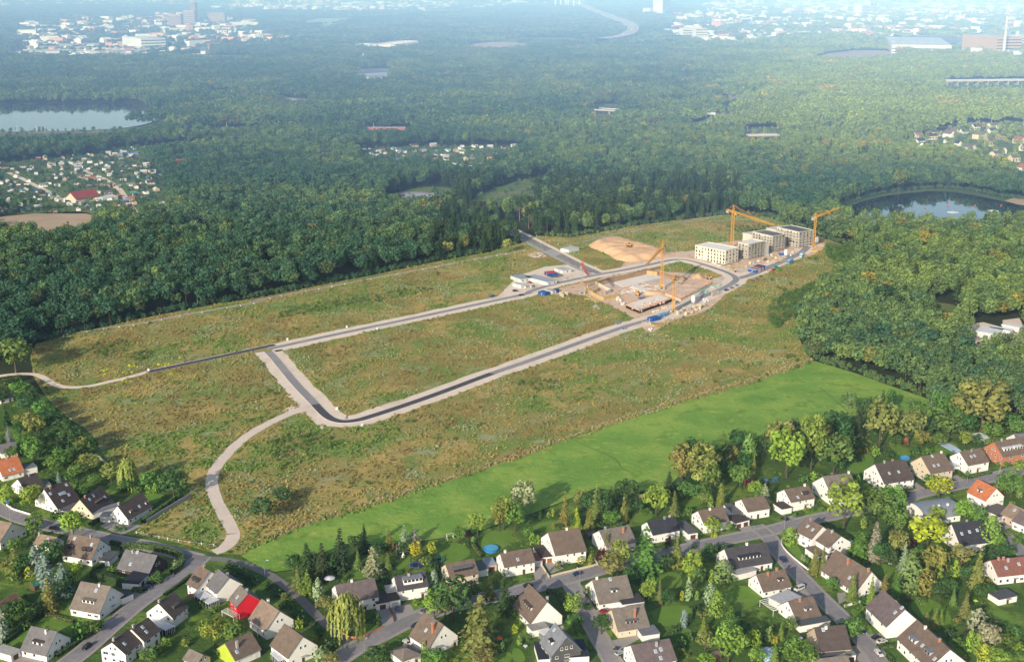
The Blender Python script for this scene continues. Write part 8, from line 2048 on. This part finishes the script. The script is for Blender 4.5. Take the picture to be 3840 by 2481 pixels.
for sx in (-1, 1):
 for sy in (-1, 1): m = MB(); m.bar((sx * .9, sy * .9, 0), (sx * .9, sy * .9, 1.3), .05, 4); m.build('pole', STEEL, r)
p = g('b', 1308, 560); r = thing('flagpole', 'red and white flag on a pole behind the silvery fir', 'flagpole', (p.x, p.y, 0), .8)
m = MB(); m.lathe([(.06, 0), (.04, 6)], 6); m.build('pole', TRIM, r)
m = MB(); m.box(.05, -.02, 3.2, .6, .02, 4.5); o = m.build('flag', MATTE, r); o.color = (.65, .65, .63, 1)
m = MB(); m.box(.05, -.02, 4.503, .6, .02, 5.8); o = m.build('flag_top', MATTE, r); o.color = (.55, .03, .03, 1)
p = g('b', 1370, 565); r = thing('garden_fireplace', 'small white garden fireplace with pointed chimney', 'fireplace', (p.x, p.y, 0), .6)
m = MB(); m.box(-.55, -.4, 0, .55, .4, 1.2); m.build('hearth', WHITE, r); m = MB(); m.lathe([(.55, 1.203), (.18, 2.2), (.16, 2.8)], 4); m.build('chimney', WHITE, r); m = MB(); m.box(-.3, -.43, .5, .3, -.403, 1.0); m.build('opening', HOLE, r)
def bins(t, x_, y_, lab, cols):
 for i, c in enumerate(cols):
  p = g(t, x_ + i * 14, y_ + i * 2); r = thing('wheelie_bin', lab, 'bin', (p.x, p.y, .1), .4, lab)
  m = MB(); m.prism([(-.25, 0), (.25, 0), (.32, 1.0), (-.3, 1.0)][::-1], -.28, .28, 0, 'y'); o = m.build('body', MATTE, r); o.color = (.05, .05, .06, 1)
  m = MB(); m.box(-.34, -.32, 1.003, .36, .32, 1.1); o = m.build('lid', MATTE, r); o.color = (*c, 1)
bins('c', 755, 1015, 'wheelie bins by the house above the red car', [(.03, .06, .3), (.5, .4, .02), (.03, .15, .05)])
bins('d', 300, 830, 'wheelie bins beside the white van', [(.02, .1, .35), (.55, .45, .02)])
bins('c', 950, 1425, 'wheelie bins beside the silver car', [(.5, .4, .02), (.02, .1, .35), (.05, .05, .05)])
def garden_set(t, x_, y_, lab):
 p = g(t, x_, y_); r = thing('garden_table', lab, 'garden table', (p.x, p.y, .05))
 m = MB(); m.lathe([(.85, .72), (.85, .77)], 14); m.build('table_top', TRIM, r); m = MB(); m.lathe([(.3, 0), (.06, .1), (.06, .72)], 8); m.build('leg', TRIM, r)
garden_set('c', 125, 1405, 'white round garden table beside the slate house')
garden_set('d', 305, 1330, 'white round table on the terrace of the tan walled house')
garden_set('a', 1135, 775, 'white garden table left of the navy front roof')
garden_set('d', 1135, 640, 'white table on the lawn by the silver fir')

# ------------------------------------------------------------------ small shrubs filling the gardens
xs, ys = nrg.uniform(-330, 420, 9000), nrg.uniform(380, 700, 9000)
m = in_poly(xs, ys, garden_poly)
dx, dy = projv(xs, ys)
m &= (dx > -10) & (dx < 2394) & (dy < 1550)
for ln, wd in STREETS.values(): m &= seg_dist(xs, ys, ln) > wd / 2 + 2.0
for hs_ in HOUSES: m &= ~in_poly(xs, ys, footprint(hs_, 1.2))
for e_ in EXTRA: m &= ~in_poly(xs, ys, footprint(e_, .6))
for o in list(sc.objects):
 if o.name.startswith(('lawn', 'driveway')) and o.type == 'MESH': m &= ~in_poly(xs, ys, [tuple(v.co[:2]) for v in o.data.vertices])
m &= pnoise(xs, ys, 1 / 14., 77.) > -.08
xs, ys = xs[m], ys[m]
kept = []
for a, b in zip(xs, ys):
 if all((a - c[0]) ** 2 + (b - c[1]) ** 2 > 4.2 for c in kept[-400:]): kept.append((a, b))
 if len(kept) >= 620: break
sh_ind = kept[:170]
for a, b in sh_ind:
 p = Vector((a, b, 0)); rel, ref, dist = near_ref(p)
 hgt = rng.uniform(.9, 2.3); cw = rng.choice('bbdddop')
 lab = 'low %s shrubs %s%s' % (KW[cw], rel, ref)
 tree('shrub', p, hgt, hgt * rng.uniform(1.0, 1.5), tuple(k * rng.uniform(.85, 1.15) for k in KC[cw]), lab, 'shrub', lab)
rest = np.array(kept[170:])
if len(rest):
 s0 = .35 + .55 * nrg.random(len(rest)); cc = np.array([KC[rng.choice('bbddol')] for _ in range(len(rest))])
 scatter('flower_beds', np.concatenate([rest, np.zeros((len(rest), 1))], 1), np.stack([s0 * 1.2, s0 * 1.2, s0], 1), nrg.random(len(rest)) * 6.28, nrg.integers(0, 4, len(rest)), cc, sh, 'low mixed planting of the garden beds', 'planting')
print('trees', len(TREES))
# ------------------------------------------------------------------ far things
def scmat():
 m, nt, out = nmat('matte_scatter')
 b = N(nt, 'ShaderNodeBsdfPrincipled', i_Roughness=.8)
 a = N(nt, 'ShaderNodeAttribute', attribute_name='tint', attribute_type='INSTANCER')
 nt.links.new(a.outputs['Color'], b.inputs['Base Color']); nt.links.new(b.outputs[0], out.inputs[0])
 return m
def hutmesh(L, W_, he, hr, mats, flat=False):
 m = MB()
 if flat: m.box(-L / 2, -W_ / 2, 0, L / 2, W_ / 2, he, 0); m.box(-L / 2 - .2, -W_ / 2 - .2, he + .01, L / 2 + .2, W_ / 2 + .2, he + .35, 1)
 else:
  m.prism([(-W_ / 2, 0), (W_ / 2, 0), (W_ / 2, he), (0, he + hr), (-W_ / 2, he)][::-1], -L / 2, L / 2, 0, 'x')
  t = hr / (W_ / 2); o = .35
  m.prism([(-W_ / 2 - o, he - o * t + .03), (0, he + hr + .03), (W_ / 2 + o, he - o * t + .03), (W_ / 2 + o, he - o * t + .25), (0, he + hr + .28), (-W_ / 2 - o, he - o * t + .25)][::-1], -L / 2 - .3, L / 2 + .3, 1, 'x')
  for i in range(3): m.box(-L / 2 + L * (i + .3) / 3, -W_ / 2 - .05, he * .35, -L / 2 + L * (i + .7) / 3, -W_ / 2 - .01, he * .75, 2)
 return m.mesh('hut', mats)
HUT = [hutmesh(6, 4, 2.3, 1.1, [WHITE, MATTE, PANE]), hutmesh(5, 3.5, 2.3, .2, [WHITE, MATTE, PANE], True), hutmesh(7, 4.5, 2.4, 1.4, [WALLS['t'], MATTE, PANE]), hutmesh(4, 3, 2.2, .9, [WOODW, MATTE, PANE])]
HC = [((.50, .49, .47), 'pale grey'), ((.62, .62, .60), 'white'), ((.05, .05, .055), 'black'), ((.12, .10, .09), 'dark brown'), ((.10, .25, .50), 'blue'), ((.42, .16, .09), 'reddish'), ((.08, .30, .36), 'teal'), ((.22, .24, .25), 'grey')]
def place(poly, n, meshes, cols, s0, s1, name, noun, where, cat, mind=7, rz=None, wts=None):
 x0, x1 = min(p[0] for p in poly), max(p[0] for p in poly); y0, y1 = min(p[1] for p in poly), max(p[1] for p in poly)
 got = []
 for _ in range(n * 60):
  x, y = rng.uniform(x0, x1), rng.uniform(y0, y1)
  if not in_poly(np.array([x]), np.array([y]), poly)[0]: continue
  d = proj((x, y, 0))
  if not (-5 < d[0] < 2389): continue
  if any((x - a) ** 2 + (y - b) ** 2 < mind * mind for a, b in got): continue
  got.append((x, y))
  c, cn = rng.choices(cols, wts)[0]; k = rng.randrange(len(meshes)); s = rng.uniform(s0, s1)
  o = link(name, meshes[k], None, (x, y, .05), (rz if rz is not None else .5) + rng.choice((0, 1.571)) + rng.uniform(-.15, .15)); o.scale = (s * rng.uniform(.8, 1.3), s, s * rng.uniform(.8, 1.2)); o.color = (*c, 1)
  lab = '%s with %s roof %s' % (noun, cn, where)
  tag(o, lab, cat, lab)
  if len(got) >= n: break
ALLOT_W = [3, 4, 2, 2, 1, 1, 1, 2]
place(ALLOT1, 186, HUT, HC, .8, 1.25, 'allotment_hut', 'small garden hut', 'in the left allotments', 'hut', 9, wts=ALLOT_W)
place(ALLOT1B, 26, HUT, HC, .8, 1.2, 'allotment_hut', 'small garden hut', 'in the strip behind the left allotments', 'hut', 10, wts=ALLOT_W)
place(ALLOT2, 84, HUT, HC, .85, 1.35, 'allotment_hut', 'small garden hut', 'in the middle allotments', 'hut', 10, wts=ALLOT_W)
VH = [hutmesh(12, 9, 5, 3.2, [WHITE, ROOF, PANE]), hutmesh(14, 9, 5.5, 3, [WALLS['c'], ROOF, PANE]), hutmesh(10, 8, 4.5, 3.4, [WHITE, ROOF, PANE])]
VC = [((.13, .12, .12), 'dark grey'), ((.16, .11, .09), 'brown'), ((.28, .12, .09), 'reddish'), ((.06, .06, .07), 'black')]
place(VILLAGE, 26, VH, VC, .9, 1.25, 'village_house', 'white house', 'in the settlement at the right edge', 'house', 24)
for i, (x, y, lab) in enumerate(((424, 390, 'first red roofed house from the left in the middle wood'), (488, 383, 'second red roofed house from the left in the middle wood'), (550, 377, 'third red roofed house from the left in the middle wood'), (622, 370, 'fourth red roofed house from the left in the middle wood'))):
 p = G(x, y + 8); o = link('village_house', VH[i % 3], None, p, .4 + i * .2); o.scale = (1.3, 1.2, 1.8); o.color = (.36, .07, .06, 1); tag(o, lab, 'house', 'red roofs in the middle wood')

def hall(pts, h, wallc, roofc, label, name='hall', gable=False, cat='hall'):
 """big flat building over three ground points"""
 a, b, c = [G(*p) for p in pts]
 u, v = c - b, a - b
 th = math.atan2(u.y, u.x); Lx = u.length; Ly = max(8, abs(v.dot(Vector((-math.sin(th), math.cos(th), 0)))))
 r = thing(name, label, cat, (b.x, b.y, 0), th)
 m = MB()
 if gable: m.prism([(0, 0), (Ly, 0), (Ly, h), (Ly / 2, h + Ly * .3), (0, h)][::-1], 0, Lx, 0, 'x')
 else: m.box(0, 0, 0, Lx, Ly, h)
 o = m.build('wall', MATTE, r); o.color = (*wallc, 1)
 m = MB()
 if gable: m.prism([(-1, h - .3), (Ly / 2, h + Ly * .3 + .1), (Ly + 1, h - .3), (Ly + 1, h + .2), (Ly / 2, h + Ly * .3 + .7), (-1, h + .2)][::-1], -1, Lx + 1, 0, 'x')
 else:
  m.box(-.5, -.5, h + .01, Lx + .5, Ly + .5, h + .8)
  for i in range(int(Lx / 30)): m.box(i * 30 + 8, Ly * .3, h + .803, i * 30 + 16, Ly * .7, h + 2)
 o = m.build('roof', MATTE, r); o.color = (*roofc, 1)
 if not gable and h > 15:
  for k in range(int(h / 9)):
   m = MB(); m.box(.8, -.3, k * 9 + 4, Lx - .8, -.02, k * 9 + 7); m.build('window_band', PANE, r)
 return r
W1 = (.68, .66, .63)
hall([(150, 470), (178, 474), (232, 466)], 5, (.62, .55, .42), (.30, .06, .05), 'long white hall with red roof in the left allotments', gable=True)
hall([(238, 462), (240, 468), (275, 464)], 3, (.5, .5, .48), (.62, .6, .55), 'flat white hall beside the red roofed one')
hall([(828, 168), (836, 184), (914, 178)], 12, (.50, .60, .72), (.14, .15, .18), 'blue grey hall with dark roof in the far woods')
hall([(862, 178), (866, 187), (902, 184)], 6, W1, (.30, .30, .32), 'low white annex hall in front of the blue grey hall')
hall([(425, 172), (430, 182), (460, 180)], 12, (.55, .48, .42), (.6, .58, .55), 'beige box building alone in the left far woods')
hall([(830, 110), (838, 116), (880, 108)], 10, W1, W1, 'left white hall among the far middle woods')
hall([(920, 104), (930, 114), (1000, 104)], 12, W1, (.6, .56, .52), 'long cream hall among the far middle woods')
hall([(40, 112), (68, 130), (210, 128)], 12, W1, (.6, .58, .55), 'left half of the huge white factory')
hall([(215, 120), (225, 130), (392, 122)], 12, W1, (.62, .6, .56), 'right half of the huge white factory')
hall([(312, 112), (330, 119), (387, 117)], 38, (.62, .68, .72), (.66, .66, .66), 'tall pale cube of the white factory')
hall([(365, 114), (372, 120), (458, 116)], 8, W1, (.5, .45, .42), 'low cream hall row right of the factory')
for x, y, w, h, c, lab in ((392, 66, 30, 62, (.42, .30, .26), 'leftmost brown tower of the far left town'), (428, 60, 26, 70, (.45, .32, .27), 'second brown tower of the far left town'), (444, 54, 12, 100, (.38, .27, .24), 'tallest brown tower of the far left town'), (484, 58, 40, 55, (.48, .36, .30), 'rightmost brown tower of the far left town'), (734 / 1.0, 16, 18, 50, (.62, .58, .56), 'white slab tower on the horizon left of centre')):
 hall([(x, y - 1), (x + 1, y), (x + w, y)], h, c, (.5, .45, .42), lab, 'tower_block', cat='tower block')
for i in range(6):
 hall([(533 + i * 11, 66), (534 + i * 11, 67), (544 + i * 11, 67)], 14, W1, (.65, .64, .62), 'zigzag white roof bays in the far left town', gable=True)['group'] = 'zigzag roof bays'
for x, y, w, h, lab in ((1532, 36, 9, 110, 'left slab of the white high rise group at the top'), (1541, 38, 9, 150, 'tallest slab of the white high rise group at the top'), (1551, 37, 9, 130, 'right slab of the white high rise group at the top'), (1589, 92, 22, 42, 'left white tower block of the pair'), (1618, 97, 28, 46, 'right white tower block of the pair'), (2004, 35, 18, 60, 'left cream tower block of the right town'), (2024, 34, 16, 75, 'right cream tower block of the right town'), (1512, 36, 18, 40, 'lower white block left of the high rise group')):
 hall([(x, y - 1), (x + 1, y), (x + w, y - .5)], h, W1, (.6, .58, .55), lab, 'tower_block', cat='tower block')
hall([(2030, 104), (2075, 124), (2214, 126)], 26, (.66, .66, .66), (.62, .64, .68), 'huge white hall in the right distance')
hall([(2060, 108), (2080, 118), (2120, 119)], 18, (.40, .55, .55), (.62, .68, .72), 'glass fronted annex of the huge white hall')
hall([(2182, 96), (2200, 112), (2300, 112)], 18, (.16, .18, .28), (.22, .24, .34), 'dark blue hall behind the huge white one')
hall([(2310, 116), (2318, 125), (2376, 124)], 50, (.55, .36, .20), (.5, .5, .5), 'orange beige block beside the telecom tower')
hall([(2385, 100), (2370, 106), (2420, 104)], 30, W1, W1, 'white hall at the upper right edge')
hall([(1980, 88), (1985, 91), (2040, 89)], 10, W1, (.7, .66, .6), 'low cream hall left of the huge white one')
for i, (A, B, C) in enumerate((((1915, 870), (1930, 935), (2110, 965)), ((2165, 850), (2240, 935), (2275, 920)), ((2250, 830), (2330, 900), (2370, 880)))):
 hall([px('s', *A), px('s', *B), px('s', *C)], 4.5, (.60, .58, .55), (.72, .72, .72), 'white shed %s in the right wood' % ('with the red vehicle before it', 'in the middle of three', 'farthest of three')[i], 'white_shed', cat='shed')
p = g('s', 1670, 800); o = link('tent', HUT[0], None, p, .3); o.scale = (1.4, 1.4, 1); o.color = (.68, .68, .68, 1); tag(o, 'white tent roof on the small lawn in the right wood', 'tent')
p = g('s', 1960, 985); car('car', p, .6, (.42, .02, .03), 'red car before the white shed in the right wood', None)

# generic buildings of the towns
TB = [hutmesh(22, 14, 9, 4, [MATTE, simple('town_roof', (.30, .22, .19), .85, .2, .05), PANE]), hutmesh(40, 18, 8, 1, [MATTE, simple('pale_roof', (.55, .54, .52), .85, .1, .05), PANE], True), hutmesh(18, 12, 12, 4, [MATTE, simple('red_town_roof', (.36, .14, .09), .85, .2, .05), PANE]), hutmesh(30, 14, 14, 1, [MATTE, simple('pale_roof', (.55, .54, .52)), PANE], True)]
TC = [((.85, .83, .8), 'white'), ((.66, .58, .48), 'cream'), ((.58, .42, .35), 'pinkish')]
def town(poly, n, where, s0, s1):
 x0, x1 = min(p[0] for p in poly), max(p[0] for p in poly); y0, y1 = min(p[1] for p in poly), max(p[1] for p in poly)
 k = 0
 for _ in range(n * 60):
  x, y = rng.uniform(x0, x1), rng.uniform(y0, y1)
  if not in_poly(np.array([x]), np.array([y]), poly)[0] or mnoise.noise(Vector((x / 600, y / 900, 5))) < -.12: continue
  d = proj((x, y, 0))
  if not (-5 < d[0] < 2389 and d[1] > 1): continue
  c, cn = rng.choices(TC, (5, 2, 1))[0]; i = rng.randrange(4); s = rng.uniform(s0, s1)
  o = link('town_building', TB[i], None, (x, y, .05), rng.uniform(-.3, .3) + .4 + rng.choice((0, 1.57))); o.scale = (s * rng.uniform(.8, 1.6), s, s * rng.uniform(.7, 1.1)); o.color = (*c, 1)
  lab = '%s building %s %s' % (cn, ('under a brown roof', 'with wide flat roof', 'under a red roof', 'with tall flat front')[i], where); tag(o, lab, 'building', lab)
  k += 1
  if k >= n: break
town(INDU, 95, 'in the industrial town at upper left', .9, 1.7)
town(TOWNM, 55, 'in the far town at top centre', 1.2, 2.2)
town(TOWNR, 110, 'in the far town at upper right', 1.0, 1.9)
town(WAREH, 18, 'around the huge white hall', 1.0, 2.0)
SM = scmat()
pts, tints = [], []
for P, n in ((TOWNR, 1500), (TOWNM, 700), (INDU, 240), (DP([(1000, -10), (1290, -10), (1260, 22), (1080, 24)]), 260), (DP([(0, 2), (480, 2), (470, 13), (0, 18)]), 160)):
 x0, x1 = min(p[0] for p in P), max(p[0] for p in P); y0, y1 = min(p[1] for p in P), max(p[1] for p in P)
 x, y = nrg.uniform(x0, x1, n * 4), nrg.uniform(y0, y1, n * 4); m = in_poly(x, y, P) & (pnoise(x, y, 1 / 500., 8.) > -.1)
 dx, dy = projv(x, y); m &= (dx > -10) & (dx < 2394)
 pts += list(zip(x[m][:n], y[m][:n]))
n = len(pts)
tc = np.array([(.85, .83, .80), (.78, .70, .60), (.6, .32, .24), (.84, .83, .82)])[nrg.integers(0, 4, n)]
s = 1.1 + 1.0 * nrg.random(n)
scatter('far_town', np.array([(a, b, .05) for a, b in pts]), np.stack([s, s, s * .8], 1), nrg.random(n) * 6.28, nrg.integers(0, 4, n), tc, [with_mat(t, SM) for t in TB], 'pale mass of small buildings in the far towns', 'town')

# telecom tower, bridge, masts
p = G(2336, 127); s = 1 / ppm(p); r = thing('telecom_tower', 'tall pale telecom tower with green platform at the upper right', 'tower', p)
ht = 118 * s
m = MB(); m.lathe([(5.0, 0), (3.8, ht * .5), (2.8, ht * .72), (1.4, ht * .8), (1.0, ht)], 12); o = m.build('shaft', MATTE, r); o.color = (.70, .66, .58, 1)
for z, rad, c, nm in ((.50, 9.5, (.45, .68, .60), 'platform'), (.78, 13, (.6, .62, .64), 'dish_platform'), (.60, 6, (.6, .6, .58), 'platform'), (.66, 6, (.6, .6, .58), 'platform')):
 m = MB(); m.lathe([(rad * .6, ht * z - 3), (rad, ht * z - 2), (rad, ht * z + 2), (rad * .5, ht * z + 3)] if rad > 7 else [(rad, ht * z), (rad, ht * z + 1.2)], 16); o = m.build(nm, MATTE, r); o.color = (*c, 1)
p = G(1322, 17); r = thing('cable_bridge', 'pale green cable stayed motorway bridge at the top', 'bridge', p)
GRN = simple('bridge_green', (.82, .92, .70), .7, .08, .02)
pl = [G(x, y) - p for x, y in ((1293, 16.5), (1305, 15.5), (1317, 17), (1322.5, 17), (1335.5, 19.5), (1349, 20))]
for q in pl: m = MB(); m.bar(q, q + Vector((0, 0, 120)), 7, 4); m.build('pylon', GRN, r)
for a, b in ((0, 1), (1, 2), (3, 4), (4, 5)):
 m = MB(); m.bar(pl[a] + Vector((0, 0, 62)), pl[b] + Vector((0, 0, 62)), 2.6, 4); m.build('crossbeam', GRN, r)
for q in pl[1:]:
 m = MB()
 for d in (60, 130): m.bar(q + Vector((0, 0, 80)), q + Vector((d * .35, -d * 2.4, 8)), 1.1, 3)
 m.build('cable', GRN, r)
for x, y0, y1, lab, red in ((1346, 122, 105, 'red tipped mast in the far woods below the motorway', 1), (1147, 124, 115, 'small red mast at the bare field', 1), (846, 146, 123, 'pale water tower mast in the far woods', 0)):
 p = G(x, y0); hh = (y0 - y1) / ppm(p); r = thing('radio_mast', lab, 'mast', p)
 m = MB(); m.lathe([(1.2, 0), (.8, hh * .75)], 6); m.build('pole', STEEL, r)
 m = MB(); m.lathe([(1, hh * .7), (4, hh * .74), (1.5, hh * .8), (.5, hh)], 8); o = m.build('head', MATTE, r); o.color = (.55, .12, .08, 1) if red else (.6, .6, .58, 1)
for x, y, lab in ((181, 66, 'left yellow crane in the far left town'), (204, 68, 'right yellow crane in the far left town')):
 p = G(x, y); crane(p, 55, (p.x + 60, p.y - 30, 57), lab, apex=10, cj=20, w=3)
# railway: masts, trains, bridge
mm = MB(); mm.bar((0, 0, 0), (0, 0, 11), .32, 4); mm.bar((0, 0, 9.5), (0, -4, 10.2), .16, 4); MM = mm.mesh('mast', simple('mast_grey', (.50, .52, .48), .7, .1))
for x, y in [(40, 308), (85, 308), (105, 309), (402, 302), (424, 302), (528, 300), (576, 300), (647, 303), (762, 303), (848, 302), (870, 302), (962, 302), (1022, 303), (1040, 302), (1124, 303), (1219, 302), (1296, 303), (1380, 303), (1482, 302), (1568, 304), (1648, 305), (1740, 309), (1778, 310), (1824, 309), (2050, 300), (2280, 294), (2307, 293), (2382, 292)]:
 o = link('catenary_mast', MM, None, G(x, y)); tag(o, 'grey railway mast standing along the line through the woods', 'mast', 'railway masts')
def train(x0, x1, y, n, col, label):
 a, b = G(x0, y), G(x1, y); r = thing('train', label, 'train', a, math.atan2(b.y - a.y, b.x - a.x)); L = (b - a).length / n
 for i in range(n):
  m = MB(); m.box(i * L + .5, -1.5, .8, (i + 1) * L - .5, 1.5, 4.4); c = m.build('carriage', PAINT, r); c.color = (*col, 1)
  m = MB(); m.box(i * L + 2, -1.56, 2.3, (i + 1) * L - 2, -1.503, 3.4); m.build('window_band', PANE, c)
  m = MB(); m.box(i * L + .6, -1.3, 4.403, (i + 1) * L - .6, 1.3, 4.7); o = m.build('roof', MATTE, c); o.color = (.5, .48, .48, 1)
train(2237, 2323, 293.5, 4, (.42, .03, .06), 'red train standing on the embankment at the right edge')
train(846, 945, 302.5, 6, (.55, .20, .17), 'pale red train half hidden by trees in the middle')
def deckb(pts, z, w, label, pil, col=(.5, .48, .45)):
 a, b = G(*pts[0]), G(*pts[1]); r = thing('bridge', label, 'bridge', a, math.atan2(b.y - a.y, b.x - a.x)); L = (b - a).length
 m = MB(); m.box(0, -w / 2, z - 1.6, L, w / 2, z); o = m.build('deck', MATTE, r); o.color = (*col, 1)
 for s in (-1, 1): m = MB(); m.box(0, s * w / 2 - .3, z + .003, L, s * w / 2 + .3, z + 1.1); o = m.build('parapet', MATTE, r); o.color = (.58, .60, .56, 1)
 for i in range(pil):
  m = MB(); m.box(L * (i + .5) / pil - 1, -w / 2 + 1, 0, L * (i + .5) / pil + 1, w / 2 - 1, z - 1.603); m.build('pillar', CONC, r)
deckb([(1739, 326), (1812, 325)], 7, 12, 'railway bridge with brown tracks right of centre', 3, (.30, .22, .20))
deckb([(1374, 262), (1442, 266)], 7, 26, 'grey motorway bridge in the middle wood', 2, (.34, .31, .32))
deckb([(2190, 199), (2400, 197)], 11, 22, 'long motorway viaduct on pillars at the right edge', 9)
def gantry(x, y, w, col, label):
 p = G(x, y); s = w / ppm(p); r = thing('sign_gantry', label, 'sign', p)
 for e in (0, s): m = MB(); m.bar((e, 0, 0), (e, 0, 9), .4, 4); m.build('post', STEEL, r)
 m = MB(); m.box(-1, -.4, 5.5, s + 1, 0, 10); o = m.build('sign_board', MATTE, r); o.color = (*col, 1)
gantry(662, 224, 16, (.06, .30, .62), 'blue motorway sign in the left woods')
gantry(882, 208, 26, (.6, .6, .6), 'white sign gantry over the motorway left of centre')
gantry(1454, 240, 6, (.62, .62, .62), 'white sign board behind the motorway bridge')
gantry(1642, 275, 22, (.62, .62, .62), 'pair of white signs on the slip road')
gantry(1568, 96, 16, (.30, .52, .72), 'blue motorway gantry on the curve to the far bridge') if False else None
for x, y in ((1392, 36), (1428, 49), (1452, 59), (1470, 70), (1473, 84), (1452, 97)):
 p = G(x, y); o = link('motorway_lorry', TB[1], None, (p.x, p.y, 24.1), 1.0); o.scale = (.45, .25, .5); o.color = (.7, .68, .65, 1); tag(o, 'pale lorry on the far motorway curve', 'lorry', 'lorries on the far motorway')
# roundabout
q = [G(968 + 36 * math.cos(a), 455 + 7.5 * math.sin(a)) for a in [i * math.pi / 12 for i in range(25)]]
ribbon('road', q, 4, -4, .15, OLDASPH, 'roundabout in the wood')
sheet('roundabout_island', [G(968 + 30 * math.cos(a), 455 + 6 * math.sin(a)) for a in [i * math.pi / 12 for i in range(24)]], .16, simple('pale_path', (.42, .40, .38)), 'round island of the roundabout')
sheet('road', DP([(945, 463), (985, 464), (1005, 480), (960, 482)]), .14, OLDASPH, 'road leaving the roundabout')
r = thing('slatted_sign', 'white slatted sign beside the roundabout', 'sign', G(1005, 458))
for i in range(4): m = MB(); m.bar((i * 1.1, 0, 0), (i * 1.1 - 1, 0, 4.5), .16, 4); m.build('slat', TRIM, r)
# lake: buoy line and rafts
bz = gl('q', [(1610, 1110), (1790, 1093), (2000, 1095), (2205, 1092)])
for b_ in bz: m = MB(); m.lathe([(.2, 0), (.9, .4), (.9, .9), (.2, 1.4)], 8); o = m.build('buoy', MATTE, None, (b_.x, b_.y, .1)); o.color = (.65, .12, .08, 1); tag(o, 'red buoy of the rope across the bathing lake', 'buoy', 'red buoys')
for x, y, lab in ((1825, 1143, 'left white raft on the bathing lake'), (2140, 1132, 'right white raft on the bathing lake')):
 p = g('q', x, y); m = MB(); m.box(-4, -4, 0, 4, 4, .5); tag(m.build('raft', TRIM, None, (p.x, p.y, .12), .4), lab, 'raft')
